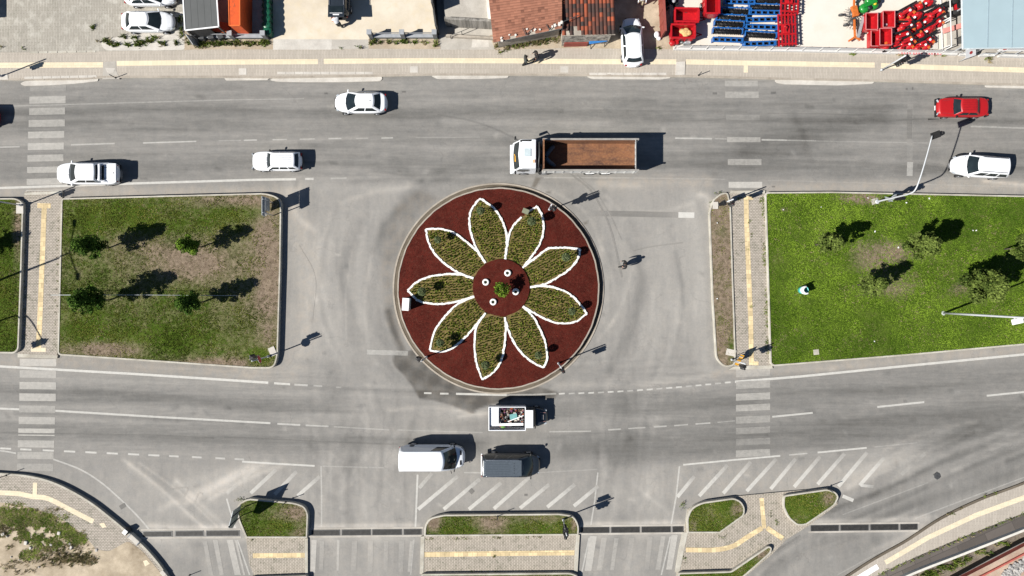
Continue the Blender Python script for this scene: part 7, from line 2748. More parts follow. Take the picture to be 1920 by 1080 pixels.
# green wheeled bins
first = None
for k, (x, y, lb) in enumerate(((501.5, 58, 'bright green bin at the sunny end of the bin row'), (500, 46, 'second dark green bin from the sunny end of the row'), (500, 34, 'third dark green bin from the sunny end of the row'),
                                (499.5, 22, 'fourth dark green bin from the sunny end of the row'), (499, 10, 'fifth dark green bin from the sunny end of the row'), (499, -2, 'dark green bin cut by the top edge of the photo'))):
    p = (*W(x, y, 1.0), ZG)
    if first is None:
        first = empty('waste_bin', lb, 'bin', p, R(8), 'green bins in a row')
        b = MB()
        b.lathe([(.26, .05), (.28, .08), (.34, .78), (.36, .80)], (0, 0, 0), 18)
        b.build('body', 'bingreen', first)
        b = MB()
        b.lathe([(.37, .80), (.38, .86), (.30, .92), (.10, .95)], (0, 0, 0), 18)
        b.tube([(-.38, -.15, .82), (-.48, 0, .82), (-.38, .15, .82)], .02, 5)
        b.lathe([(.05, .94), (.05, .98)], (.05, 0, 0), 8)
        b.build('lid', 'bingreen2', first)
        for s in (-1, 1):
            b = MB()
            b.lathe([(.10, -.03), (.10, .03)], (-.28, s * .2, .10), 12, axis='Y')
            b.build('wheel', 'tyre', first)
    else:
        dup(first, p, R(8) + random.uniform(-.3, .3), lb)


def front_wall(label, pill, hp, hw, y_wall):
    o = empty('front_wall', label, 'wall', (*W(pill[0][0], pill[0][1], hp), 0))
    ox, oy = o.location.x, o.location.y
    P = loc(pill, hp, ox, oy)
    for (x, y) in P:
        b = MB()
        b.box((x, y, hp / 2), (.34, .34, hp), 0, 0, .01)
        pl = b.build('pillar', 'greywall', o)
        b = MB()
        b.box((x, y, hp + .03), (.42, .42, .08), 0, 0, .015)
        b.build('cap', 'greycap', pl)
    for p, q in zip(P[:-1], P[1:]):
        b = MB()
        d = Vector((q[0] - p[0], q[1] - p[1])).normalized() * .18
        b.bar((p[0] + d.x, p[1] + d.y, hw / 2), (q[0] - d.x, q[1] - d.y, hw / 2), .20, hw)
        w = b.build('panel', 'greywall', o)
        b = MB()
        b.bar((p[0] + d.x, p[1] + d.y, hw + .03), (q[0] - d.x, q[1] - d.y, hw + .03), .28, .06)
        b.bar((p[0] + d.x, p[1] + d.y + .02, hp - .3), (q[0] - d.x, q[1] - d.y + .02, hp - .3), .05, .05)
        b.build('cap', 'greycap', w)
    return o


front_wall('grey front wall with three pillars beside the pale yard entrance', [(692, 60), (753, 60), (814, 60)], 1.45, .55, 0)
front_wall('dark grey front wall below the orange skip and carport', [(362, 62), (430, 62), (492, 62)], 1.30, .55, 0)
o = empty('leaning_panel', 'grey panel leaning at the corner of the carport wall', 'panel', (*W(362, 76, .5), 0), R(-55))
b = MB()
b.box((0, 0, .5), (1.1, .06, 1.0), 0, 0, .01, rx=.25)
b.build('panel', 'greycap', o)
b = MB()
b.tube([(-.5, .12, 0), (-.5, .1, 1.1)], .03, 6)
b.build('post', 'galv', o)

# dark fence along the pale yard
o = empty('panel_fence', 'dark panel fence along the right side of the pale yard', 'fence', (0, 0, 0))
for (a, c, h) in (((808, -160), (818, 36), 3.3), ((818, 37), (822, 66), 2.05)):
    p, q = W(*a), W(*c)
    b = MB()
    b.bar((*p, h / 2), (*q, h / 2), .10, h)
    pn = b.build('panel', 'fencedark', o)
    b = MB()
    b.bar((*p, h + .02), (*q, h + .02), .14, .05)
    b.build('cap', 'steel', pn)
    for k in range(4):
        u = k / 3
        b = MB()
        b.box((lerp(p[0], q[0], u) + .09, lerp(p[1], q[1], u), h / 2), (.07, .07, h), 0)
        b.build('post', 'steel', o)

# retaining wall and terrace
flat('terrace', [(824, -260), (930, -260), (926, 37), (833, 31)], 1.35, 'concrete', z0=-.02, side='streakwall')
o = empty('retaining_wall', 'streaky grey concrete retaining wall left of the tiled house', 'wall', (0, 0, 0))
p, q = W(833, 33.5, 1.85), W(927, 38.5, 1.85)
b = MB()
b.bar((*p, .92), (*q, .92), .22, 1.85)
b.build('wall', 'streakwall', o)
b = MB()
b.bar((p[0], p[1] - .95, .30), (q[0], q[1] - .95, .30), .2, .4)
b.build('footing', 'housewall', o)
o = empty('handrail', 'thin bent handrail in the shade below the retaining wall', 'railing', (0, 0, 0))
b = MB()
a_, b2, c_ = W(845, 70, .5), W(866, 62, .5), W(880, 56, .5)
for q in (a_, b2):
    b.tube([(*q, 0), (*q, .9)], .03, 6)
b.tube([(*a_, .9), (*b2, .9), (*c_, .9)], .025, 6)
b.build('rail', 'steel', o)
o = empty('gate_pillar', 'white narrow wall end against the left edge of the tiled roof', 'wall', (*W(923, 28, 2.2), 0))
b = MB()
b.box((0, 0, 1.1), (.24, 1.5, 2.2), R(4), 0, .02)
b.build('wall', 'whitewall', o)
b = MB()
b.box((-.30, .75, .9), (.3, 2.0, 1.8), R(4), 0, .02)
b.build('block', 'cream', o)


# ------------------------------------------------------------------ tiled house
def tiles(parent, c00, c10, c11, c01, nu, nv, m, tintf, name='roof_tiles', skip=None, amp=.05):
    """barrel tiles: u across the columns, v up the slope; corners are eave-left, eave-right, ridge-right, ridge-left"""
    C = [np.array(c, float) for c in (c00, c10, c11, c01)]
    V, T, Lp = [], [], []
    K = 5
    for i in range(nu):
        for j in range(nv):
            if skip and skip(i, j):
                continue
            t = tintf(i, j)
            o0 = len(V)
            lift = rng.uniform(0, .012)
            sh = rng.normal(0, .012)
            for jj, up in ((0, .030), (1.10, .0)):
                for k in range(K):
                    uu = (i + (k / (K - 1)) * .98 + .01) / nu
                    vv = (j + jj) / nv + sh / nv
                    p = (C[0] * (1 - uu) + C[1] * uu) * (1 - vv) + (C[3] * (1 - uu) + C[2] * uu) * vv
                    z = amp * math.sin(PI * k / (K - 1)) + up + lift
                    V.append((p[0], p[1], p[2] + z))
                    T.append(t)
            for k in range(K - 1):
                Lp.append((o0 + k, o0 + k + 1, o0 + K + k + 1, o0 + K + k))
    return fast_mesh(name, V, 4, [m], {'tint': ('FLOAT', T)}, loops=np.array(Lp), parent=parent)


house = empty('tiled_house', 'old house with a brown and a darker patched tiled roof at the top edge', 'house', (*W(1040, 20, 0), 0))
hx, hy = house.location.x, house.location.y


def hp(px, py, h):
    x, y = W(px, py, h)
    return (x - hx, y - hy, h)


def t_left(i, j):
    return float(np.clip(.42 + .25 * (vnoise(np.array([i * .35]), np.array([j * .5]), 1.0, 61)[0] - .5) + rng.normal(0, .10) - (.35 if rng.uniform() < .07 else 0), 0, 1))


def t_right(i, j):
    dk = vnoise(np.array([i * .30]), np.array([j * .22]), 1.0, 62)[0]
    return float(np.clip((.70 if rng.uniform() > .66 + .5 * (dk - .4) else .13) + rng.normal(0, .10), 0, 1))


# left roof: columns run level, the slope falls to the left
c00, c10, c11, c01 = hp(925, 80, 2.5), hp(904, -120, 2.5), hp(1053, -120, 3.3), hp(1053, 53, 3.3)
slab = MB()
slab.add([(*c[:2], c[2] - .10) for c in (c00, c10, c11, c01)] + [(*c[:2], c[2] - .012) for c in (c00, c10, c11, c01)],
         [(3, 2, 1, 0), (4, 5, 6, 7), (0, 1, 5, 4), (1, 2, 6, 5), (2, 3, 7, 6), (3, 0, 4, 7)])
rf = slab.build('roof', 'housewall', house)
tiles(rf, c00, c10, c11, c01, 38, 21, 'tile2', t_left, skip=lambda i, j: i == 0 and (j in (5, 6, 11, 12, 17, 18)), amp=.045)
# right roof: columns run up the picture, the slope falls to the pavement
d00, d10, d11, d01 = hp(1054, 67, 2.75), hp(1154, 65, 2.75), hp(1147, -120, 3.7), hp(1050, -120, 3.7)
slab = MB()
slab.add([(*c[:2], c[2] - .10) for c in (d00, d10, d11, d01)] + [(*c[:2], c[2] - .012) for c in (d00, d10, d11, d01)],
         [(3, 2, 1, 0), (4, 5, 6, 7), (0, 1, 5, 4), (1, 2, 6, 5), (2, 3, 7, 6), (3, 0, 4, 7)])
rf2 = slab.build('roof', 'housewall', house)
tiles(rf2, d00, d10, d11, d01, 14, 22, 'tile', t_right, skip=lambda i, j: (j == 0 and i in (1, 3, 4)) or (i == 3 and j == 1), amp=.085)
b = MB()
b.prism(ccw([hp(934, 72, 2.4)[:2], hp(1050, 50, 2.4)[:2], hp(1050, -120, 2.4)[:2], hp(912, -120, 2.4)[:2]]), 0, 2.42)
b.prism(ccw([hp(1056, 60, 2.6)[:2], hp(1148, 58, 2.6)[:2], hp(1142, -120, 2.6)[:2], hp(1052, -120, 2.6)[:2]]), 0, 2.60)
b.build('wall', 'housewall', house)
p, q = hp(1056, 70, 2.2), hp(1146, 66, 2.2)
b = MB()
b.bar((p[0], p[1] + .1, 1.2), (q[0], q[1] + .1, 1.2), .16, 2.3)
fw = b.build('wall', 'speckwall', house)
b = MB()
b.bar((p[0] + .2, p[1] - .02, .5), (p[0] + 2.2, p[1] + .02, .5), .1, .9)
b.build('plinth', 'redbrown', fw)
b = MB()
rr = random.Random(8)
for (x, y, s) in ((940, 70, .22), (941, 75, .26), (955, 65, .18), (967, 66, .22), (988, 56, .2), (1003, 58, .24), (1012, 58, .2), (996, 60, .14), (1040, 52, .3), (1048, 50, .34), (1052, 47, .3), (1035, 54, .22)):
    c = hp(x, y, 2.85)
    z = lerp(2.5, 3.3, (x - 925) / 128) + .12
    b = MB()
    b.box((c[0], c[1], z), (s * .8, s * .65, s * .6), rr.uniform(0, 3), 0, .03)
    b.build('loose_stone', 'cream', rf)
b = MB()
for (x0, y0, x1, y1) in ((980, 52, 986, 66), (986, 66, 1001, 52), (1024, 48, 1030, 58), (1030, 58, 1040, 46), (1056, 44, 1084, 33), (1056, 44, 1052, 66)):
    c, d = hp(x0, y0, 3.1), hp(x1, y1, 2.95)
    zz = max(lerp(2.5, 3.3, (x0 - 925) / 128), 2.9) + .14
    b.bar((c[0], c[1], zz + .05), (d[0], d[1], zz), .05, .05)
b.build('loose_stick', 'steel', rf)
b = MB()
c, d = hp(936, 78, 2.5), hp(1052, 54, 3.2)
b.bar((c[0], c[1], 2.5), (d[0], d[1], 3.22), .10, .10)
b.build('gutter_board', 'steel', rf)

o = empty('bench', 'blue board on dark legs leaning below the tiled house', 'bench', (*W(1121, 77, .8), ZG), R(9))
b = MB()
b.box((0, 0, .80), (1.55, .38, .05), 0, 0, .01, rx=.35)
b.build('board', 'bluebench', o)
for s in (-1, 1):
    b = MB()
    b.bar((s * .6, -.35, 0), (s * .62, .1, .8), .05, .05)
    b.bar((s * .6, .32, 0), (s * .62, .1, .8), .05, .05)
    b.build('leg', 'steel', o)

# red-brown sheet wall
o = empty('sheet_wall', 'red brown sheet wall standing between the lane and the red trailers', 'wall', (0, 0, 0))
p, q = W(1226, -160), W(1239, 73)
b = MB()
b.bar((*p, .9), (*q, .9), .12, 1.8)
b.build('sheet', 'redbrown', o)
b = MB()
for k in range(12):
    u = k / 11
    b.box((lerp(p[0], q[0], u) - .08, lerp(p[1], q[1], u), .9), (.05, .07, 1.82), 0)
b.bar((*p, 1.83), (*q, 1.83), .2, .05)
b.build('rib', plain('red_brown_rib', (.27, .065, .05), .65), o)
o = empty('white_sack', 'white sack lying at the corner of the red brown wall', 'sack', (*W(1231, 66, .2), ZP))
b = MB()
b.ball((0, 0, .2), .3, 0, 10, sc=(.8, 1.0, .65))
b.ball((.18, -.3, .14), .2, 0, 8, sc=(1, .9, .7))
b.build('sack', 'clothwhite', o)

# white fence in front of the machine yard
o = empty('white_fence', 'low white fence with rails along the front of the machine yard', 'fence', (0, 0, 0))
FP = [(1262, 94), (1500, 97.5), (1790, 104)]
b = MB()
for a, c in zip(FP[:-1], FP[1:]):
    p, q = W(*a), W(*c)
    b.bar((*p, .20), (*q, .20), .15, .40)
b.build('plinth', 'fencewhite', o)
for a, c in zip(FP[:-1], FP[1:]):
    p, q = W(*a), W(*c)
    L = math.hypot(q[0] - p[0], q[1] - p[1])
    n = int(L / 1.35)
    for k in range(n):
        u = k / n
        b = MB()
        b.box((lerp(p[0], q[0], u), lerp(p[1], q[1], u), .75), (.07, .07, .72), 0)
        b.build('post', 'fencewhite', o)
    for h in (.62, .82, 1.05):
        b = MB()
        b.bar((p[0], p[1], h), (q[0], q[1], h), .035, .04 if h < 1 else .06)
        b.build('rail', 'fencewhite', o)
rr = random.Random(4)
for (x0, n) in ((1690, 4), (1712, 4), (1736, 4), (1752, 3)):
    b = MB()
    for k in range(n):
        p = W(x0 + k * 5, 101.2 + (x0 - 1690) * .02, .3)
        b.box((p[0], p[1] + .02, .404), (.15, .16, .004), rr.uniform(-.3, .3))
    b.build('lettering', plain('faded_red_letters', (.55, .20, .20), .7), o)
o = empty('low_fence', 'low pale fence pieces in front of the blue grey roof', 'fence', (0, 0, 0))
for (a, c) in (((1795, 104.5), (1812, 105.5)), ((1832, 106), (1858, 107)), ((1868, 107), (1930, 109))):
    p, q = W(*a), W(*c)
    b = MB()
    b.bar((*p, .25), (*q, .25), .16, .5)
    b.build('panel', 'fencewhite', o)
    b = MB()
    b.bar((*p, .8), (*q, .8), .06, .06)
    for u in (0, .5, 1):
        b.box((lerp(p[0], q[0], u), lerp(p[1], q[1], u), .6), (.06, .06, .5), 0)
    b.build('rail', 'galv', o)


# ------------------------------------------------------------------ farm machines
def open_box(mb, L, Wd, H, z, th=.05, m=0, mi=None, flare=.0):
    mb.box((0, 0, z + .03), (L - .04, Wd - .04, .05), 0, m if mi is None else mi)
    for s in (-1, 1):
        mb.box((0, s * (Wd / 2 - th / 2), z + H / 2), (L, th, H), 0, m, 0, rx=-s * flare)
        mb.box((s * (L / 2 - th / 2), 0, z + H / 2), (th, Wd - 2 * th - .004, H - .004), 0, m, 0, ry=s * flare)


def trailer(px, py, label, L, Wd, rz, straw=False, H=.75):
    o = empty('farm_trailer', label, 'trailer', (*W(px, py, 1.1), ZG), rz, 'red farm trailers')
    b = MB()
    open_box(b, L, Wd, H, .55, .07)
    for s in (-1, 1):
        b.box((0, s * Wd / 2, .55 + H), (L + .06, .16, .08), 0, 0, .02)
        b.box((s * L / 2, 0, .55 + H), (.16, Wd - .17, .08), 0, 0, .02)
        for k in range(4):
            b.box((lerp(-L / 2 + .2, L / 2 - .2, k / 3), s * (Wd / 2 + .05), .55 + H / 2), (.08, .07, H - .1), 0)
    b.build('box', 'machred', o)
    wheels(o, (.1,), Wd / 2 + .10, .32, .2)
    b = MB()
    b.bar((L / 2, .25, .5), (L / 2 + .8, 0, .45), .08, .08)
    b.bar((L / 2, -.25, .5), (L / 2 + .8, 0, .45), .08, .08)
    b.box((0, 0, .45), (L, .5, .1), 0)
    b.build('drawbar', 'machred2', o)
    b = MB()
    for k in range(5):
        b.bar((lerp(-L / 2 + .3, L / 2 - .3, k / 4), -Wd / 2 - .14, .5), (lerp(-L / 2 + .3, L / 2 - .3, k / 4) + .12, -Wd / 2 - .12, .62), .05, .05)
    b.build('latch', 'signgrey', o)
    return o


trailer(1279, 61, 'red trailer with a straw sack in it, nearest the white fence', 2.0, 1.12, 0)
trailer(1286, 31, 'empty red trailer just above the one holding the straw sack', 2.0, 1.12, R(-1))
trailer(1332, 9, 'tall red trailer standing upright at the top edge beside the blue rollers', 1.9, 1.15, R(90), H=1.0)
o = empty('straw_sack', 'straw coloured sack lying in the red trailer nearest the fence', 'sack', (*W(1284, 61, .9), ZG))
b = MB()
for (x, y, s) in ((0, 0, .34), (.28, -.05, .3), (-.22, .08, .28), (.1, .18, .25), (.05, -.22, .26)):
    b.ball((x, y, .82), s, 0, 8, sc=(1, .85, .5))
b.build('sack', 'sacking', o)
o = empty('spreader', 'small red machine with grey parts in front of the lowest trailer', 'machine', (*W(1264, 80, .5), ZG))
b = MB()
b.box((0, 0, .4), (.7, .5, .5), .2, 0, .12)
b.ball((-.2, -.1, .6), .3, 0, 8, sc=(1, .8, .6))
b.build('body', 'machred', o)
b = MB()
b.box((1.1, .05, .35), (.6, .35, .4), 0, 0, .05)
b.bar((.3, 0, .4), (1.0, .05, .4), .06, .06)
b.build('frame', 'signgrey', o)
o = empty('scrap_machine', 'dark machine parts in the shade of the red brown wall', 'machine', (*W(1258, 8, .5), ZG))
b = MB()
rr = random.Random(2)
for k in range(16):
    b.box((rr.uniform(-.5, .5), rr.uniform(-.4, .4), rr.uniform(.2, .7)), (rr.uniform(.1, .5), rr.uniform(.1, .3), rr.uniform(.1, .4)), rr.uniform(0, 3), 0, .02)
b.build('body', 'black', o)
b = MB()
b.lathe([(.18, 0), (.2, .05), (.1, .1)], (.1, .1, .85), 12)
b.build('cap', 'galv', o)


def roller(L, kind):
    """cage roller in a blue frame: 'open' shows the ladder frame, 'bar' shows the dark bars"""
    o = empty('field_roller', 'x', 'roller', (0, 0, 0), 0, 'blue field rollers')
    b = MB()
    if kind == 'open':
        for y in (-.17, .17):
            b.box((0, y, .62), (L, .09, .12), 0, 0, .015)
        n = 5
        for k in range(n + 1):
            b.box((lerp(-L / 2 + .06, L / 2 - .06, k / n), 0, .625), (.11, .26, .10), 0)
        for s in (-1, 1):
            b.box((s * (L / 2 - .04), .06, .34), (.06, .36, .62), 0)
        fr = b.build('frame', 'machblue', o)
        b = MB()
        b.lathe([(.12, -L / 2 + .1), (.12, L / 2 - .1)], (0, .20, .20), 14, axis='X')
        for k in range(18):
            b.box((lerp(-L / 2 + .15, L / 2 - .15, k / 17), .20, .20), (.03, .28, .28), 0, rx=.4 * k)
        b.build('drum', 'black', o)
    else:
        b.box((0, .19, .60), (L, .09, .12), 0, 0, .015)
        for s in (-1, 1):
            b.box((s * (L / 2 - .04), .0, .40), (.07, .46, .50), 0, 0, .03)
        for k in range(3):
            b.box((lerp(-L / 3, L / 3, k / 2), .22, .64), (.14, .12, .14), 0, 0, .03)
        fr = b.build('frame', 'machblue', o)
        b = MB()
        b.lathe([(.15, -L / 2 + .1), (.15, L / 2 - .1)], (0, -.03, .34), 14, axis='X')
        for k in range(22):
            b.box((lerp(-L / 2 + .15, L / 2 - .15, k / 21), -.03, .34), (.035, .35, .35), 0, rx=.5 * k)
        b.build('drum', 'black', o)
    return o


pa, pb = roller(2.6, 'open'), roller(2.6, 'bar')
used = {'open': False, 'bar': False}
for (x, y, kind, rz, lb) in (
    (1386, 5, 'open', -2, 'blue ladder framed roller furthest left along the top edge'),
    (1380, 20, 'bar', -2, 'black barred blue roller right of the tall red trailer, second row from the top'),
    (1371, 33, 'bar', -3, 'black barred blue roller right of the tall red trailer, third row from the top'),
    (1367, 44, 'bar', -3, 'black barred blue roller in the left column, fourth row from the top'),
    (1364, 58, 'bar', -2, 'black barred blue roller in the left column, next to the lowest one'),
    (1364, 76, 'open', -2, 'blue ladder framed roller lowest in the left column'),
    (1436, 0, 'bar', -1, 'black barred blue roller at the top edge beside the red harrows'),
    (1434, 13, 'bar', -2, 'thick black barred blue roller in the right column, second from the top'),
    (1433, 25, 'open', -1, 'blue ladder framed roller in the right column below the thick black one'),
    (1428, 38, 'open', 2, 'blue ladder framed roller in the middle of the right column, tilted upward'),
    (1427, 52, 'open', -2, 'blue ladder framed roller in the right column above the bright barred one'),
    (1426, 65, 'bar', -3, 'bright blue roller with two black drums in the right column, second from the fence'),
    (1424, 83, 'open', 2, 'bright blue ladder framed roller closest to the white fence')):
    p = (*W(x, y, .6), ZG)
    src = pa if kind == 'open' else pb
    if not used[kind]:
        src.location, src.rotation_euler = p, (0, 0, R(rz))
        src['label'] = lb
        used[kind] = True
        r = src
    else:
        r = dup(src, p, R(rz), lb)
    if x > 1400:
        r.scale = (1.06, 1.0, 1)


def harrow(px, py, label, L, rz, n=5):
    o = empty('tine_harrow', label, 'harrow', (*W(px, py, .7), ZG), rz, 'red harrows')
    rr = random.Random(int(px + py))
    b = MB()
    for k in range(n):
        y = lerp(-.72, .72, k / (n - 1))
        b.box((rr.uniform(-.05, .05), y, .72), (L * rr.uniform(.9, 1.0), .11, .11), 0, 0, .01)
    for k in range(4):
        b.box((lerp(-L * .42, L * .42, k / 3), 0, .78), (.12, 1.5, .09), 0)
    b.box((0, .12, .9), (.75, .6, .16), 0, 0, .03)
    b.bar((-.3, .1, .95), (0, .45, 1.45), .08, .08)
    b.bar((.3, .1, .95), (0, .45, 1.45), .08, .08)
    b.build('frame', 'machred', o)
    b = MB()
    for k in range(n):
        y = lerp(-.72, .72, k / (n - 1))
        for i in range(9):
            x = lerp(-L * .46, L * .46, (i + .5 * (k % 2)) / 9)
            b.tube([(x, y, .70), (x, y - .16, .45), (x, y + .02, .12)], [.028, .026, .02], 5)
            b.box((x, y - .03, .80), (.07, .13, .06), 0)
    b.build('tine', 'machred2', o)
    b = MB()
    for s in (-1, 1):
        b.lathe([(.26, -.08), (.30, -.05), (.30, .05), (.26, .08)], (s * L * .44, -.25, .32), 16, axis='X')
    b.build('wheel', 'black', o)
    return o


harrow(1474, 57, 'long red harrow with many tines right of the blue rollers', 2.9, R(92), 6)
harrow(1479, 2, 'red harrow cut off by the top edge above the long red harrow', 2.3, R(88), 5)

# seed hopper boxes
for (x, y, L, Wd, lb) in ((1633, 41, 1.38, .98, 'open red hopper box beside the grey rake'), (1665, 37, 1.38, .98, 'open red hopper box with a white ball in its corner, highest of four'),
                          (1659, 70, 1.40, 1.0, 'open red hopper box nearest the fence with a pink rim'), (1640, 73, 1.30, .75, 'narrow red hopper box tucked behind the one with pink rim')):
    h = 1.15 if x != 1640 else .85
    o = empty('hopper_box', lb, 'hopper', (*W(x, y, h), ZG), R(90), 'open red hopper boxes')
    b = MB()
    open_box(b, L, Wd, .75, h - .75, .04, flare=.04)
    b.build('box', 'machred', o)
    b = MB()
    for s in (-1, 1):
        b.box((0, s * (Wd / 2 + .005), h + .01), (L + .04, .05, .05), 0, 0, .01)
        b.box((s * (L / 2 + .005), 0, h + .01), (.05, Wd - .05, .05), 0, 0, .01)
    b.build('rim', 'pinkedge', o)
    b = MB()
    for s in (-1, 1):
        b.box((s * L * .35, 0, (h - .78) / 2), (.08, Wd * .8, h - .78), 0)
    b.box((0, 0, .08), (L, .1, .1), 0)
    b.build('stand', 'steel', o)
t = empty('white_ball', 'white ball lying in the corner of a red hopper box', 'ball', (*W(1660, 47, .6), .55))
b = MB()
b.ball((0, 0, .12), .13, 0, 10)
b.build('ball', 'signwhite', t)

# grey and orange hay rake
o = empty('hay_rake', 'orange and grey hay rake with spread tines at the left of the hopper boxes', 'rake', (*W(1598, 44, .6), ZG))
b = MB()
for (x0, y0, x1, y1) in ((1600, 0, 1600, 22), (1600, 38, 1602, 70), (1602, 70, 1590, 78), (1602, 70, 1612, 76), (1598, 20, 1610, 28)):
    p, q = loc([(x0, y0), (x1, y1)], .6, o.location.x, o.location.y)
    b.bar((*p, .6), (*q, .55), .15, .12)
b.box((.15, 1.0, .55), (.5, .9, .3), .2, 0, .05)
b.build('frame', 'machorange', o)
for (cx, cy) in ((.05, .85), (.05, .1)):
    b = MB()
    for k in range(16):
        a = k * PI / 8 + .1
        b.bar((cx + .12 * math.cos(a), cy + .12 * math.sin(a), .5), (cx + .78 * math.cos(a), cy + .62 * math.sin(a), .38), .028, .028)
    b.lathe([(.30, .40), (.32, .46), (.10, .58)], (cx, cy, 0), 14)
    b.build('rotor', 'steel', o)
for (x, y) in ((1577, 28), (1586, 47)):
    p = loc([(x, y)], .4, o.location.x, o.location.y)[0]
    b = MB()
    b.lathe([(.18, -.07), (.22, -.05), (.22, .05), (.18, .07)], (*p, .25), 14, axis='Y')
    b.bar((*p, .3), (.0, .5, .45), .05, .05)
    b.build('wheel', 'darkgrey', o)
b = MB()
p, q = loc([(1616, 34), (1606, 72)], .6, o.location.x, o.location.y)
b.bar((*p, .75), (*q, .7), .22, .10)
rr = random.Random(12)
for k in range(14):
    u = k / 13
    b.bar((lerp(p[0], q[0], u), lerp(p[1], q[1], u), .7), (lerp(p[0], q[0], u) + rr.uniform(.2, .5), lerp(p[1], q[1], u) - rr.uniform(0, .3), .15), .03, .03)
b.build('guard', 'signgrey', o)

# green drum mower
o = empty('green_mower', 'bright green drum mower with a yellow hub above the red hopper boxes', 'mower', (*W(1628, 12, .6), ZG))
b = MB()
for (x, y, r) in ((.45, .15, .42), (-.35, -.15, .40), (.1, .55, .36)):
    b.lathe([(r, .12), (r, .5), (r * .9, .6), (r * .3, .66)], (x, y, 0), 20)
b.box((0, .15, .72), (1.3, .35, .14), .4, 0, .05)
b.build('drum', 'machgreen', o)
b = MB()
b.lathe([(.14, .66), (.14, .76), (.05, .78)], (.45, .15, 0), 14)
b.build('hub', 'yellow', o)
b = MB()
for (x, y) in ((.8, .42), (.12, -.12)):
    b.lathe([(.2, .4), (.22, .62), (.1, .65)], (x, y, 0), 14)
b.tube([(-.4, .5, .5), (-.9, .7, .6), (-1.1, .3, .5)], .06, 7)
b.bar((-1.0, .6, .4), (-.4, .9, .9), .08, .08)
b.build('frame', 'black', o)

# red drum mowers in rows
mow = empty('drum_mower', 'x', 'mower', (0, 0, 0), 0, 'red drum mowers in the crowded yard corner')
b = MB()
for (x, r) in ((-.55, .50), (.45, .52)):
    b.lathe([(r, .08), (r, .16), (r * .86, .22), (r * .62, .26), (r * .55, .62), (r * .3, .70)], (x, 0, 0), 22)
b.box((-.05, .05, .74), (1.3, .20, .14), 0, 0, .05)
b.build('drum', 'machred', mow)
b = MB()
b.bar((-.95, .46, .62), (1.05, .40, .72), .16, .12)
b.ball((-.55, 0, .6), .16, 0, 8)
b.bar((.3, .42, .8), (.4, -.1, .9), .10, .10)
b.build('beam', 'black', mow)
b = MB()
b.lathe([(.10, .80), (.10, .92), (.05, .95)], (.10, .02, 0), 12)
b.build('cap', 'signwhite', mow)
b = MB()
b.box((.45, -.28, .66), (.24, .22, .06), .3, 0, .02)
b.bar((-.9, -.2, .5), (-.4, -.4, .4), .06, .06)
b.build('guard', 'machorange', mow)
ML = [(1700, 24, 30), (1734, 8, 30), (1756, 24, 34), (1703, 50, 12), (1731, 43, 30), (1757, 44, 28), (1695, 68, 28), (1735, 60, 26), (1703, 78, 26), (1738, 78, 26), (1670, 84, 20), (1700, 86, 26), (1730, 87, 24), (1712, 34, 30)]
MT = ['red drum mower right of the highest hopper box', 'red drum mower at the top edge next to the white gate', 'red drum mower with orange guard beside the white gate, upper one', 'red drum mower lying flatter in the second row beside the hoppers',
      'red drum mower in the middle of the crowded group', 'red drum mower beside the white gate, lower one', 'red drum mower just right of the pink rimmed hopper', 'red drum mower above the pale slab corner',
      'red drum mower in the row before the fence, left of the last one', 'red drum mower next to the pale slab', 'red drum mower half under the pink rimmed hopper at the fence', 'red drum mower pressed against the fence, middle one',
      'red drum mower pressed against the fence, nearest the pale slab', 'red drum mower between the highest hopper and the crowded middle']
for k, ((x, y, rz), lb) in enumerate(zip(ML, MT)):
    p = (*W(x, y, .6), ZG)
    if k == 0:
        mow.location, mow.rotation_euler = p, (0, 0, R(rz))
        mow['label'] = lb
    else:
        r = dup(mow, p, R(rz + random.uniform(-9, 9) + (180 if k % 3 == 1 else 0)), lb)
        s = random.uniform(.88, 1.0)
        r.scale = (s, s, s)

# pale slab, gate, tractor, beam and blue-grey canopy
o = empty('concrete_slab', 'pale concrete slab beside the white gate by the red mowers', 'slab', (*W(1746, 80, .1), ZG))
b = MB()
b.box((0, 0, .06), (1.05, 1.2, .12), 0, 0, .02)
b.build('slab', 'palecement', o)
o = empty('white_gate', 'white tube gate standing on edge between red mowers and the blue grey roof', 'gate', (*W(1764, 98, 0), 0), 0)
b = MB()
A0, A1 = (0, 0), loc([(1758, -80)], 0, o.location.x, o.location.y)[0]
pt = lambda u, z: (lerp(A0[0], A1[0], u), lerp(A0[1], A1[1], u), z)
for z in (.25, 1.45):
    b.tube([pt(0, z), pt(1, z)], .05, 7)
for u in (0, .28, .30, .56, .58, .85, 1):
    b.tube([pt(u, 0), pt(u, 1.5)], .045, 7)
b.build('frame', 'fencewhite', o)
b = MB()
for u in (.02, .3, .57):
    b.tube([pt(u, 1.3), (pt(u, 1.3)[0] - .45, pt(u, 1.3)[1] - .1, 0)], .035, 6)
    b.tube([pt(u, .2), (pt(u, .2)[0] - .45, pt(u, .2)[1] - .1, .05)], .035, 6)
b.build('brace', 'fencewhite', o)
o = empty('tractor', 'black wheeled red tractor half hidden under the blue grey roof', 'tractor', (*W(1800, 14, .7), ZG), R(8))
b = MB()
b.box((.7, 0, .75), (1.6, .55, .5), 0, 0, .1)
b.box((-.2, 0, .7), (.7, .5, .5), 0, 0, .08)
b.build('body', 'machred', o)
for s in (-1, 1):
    b = MB()
    b.lathe([(.34, -.16), (.48, -.17), (.52, -.1), (.52, .1), (.48, .17), (.34, .16)], (-.6, s * .45, .52), 20, axis='Y')
    w_ = b.build('wheel', 'tyre', o)
    b = MB()
    b.lathe([(.30, -.05), (.26, .18), (.1, .18)], (-.6, s * .45, .52), 14, axis='Y')
    b.build('rim', 'signgrey', w_)
b = MB()
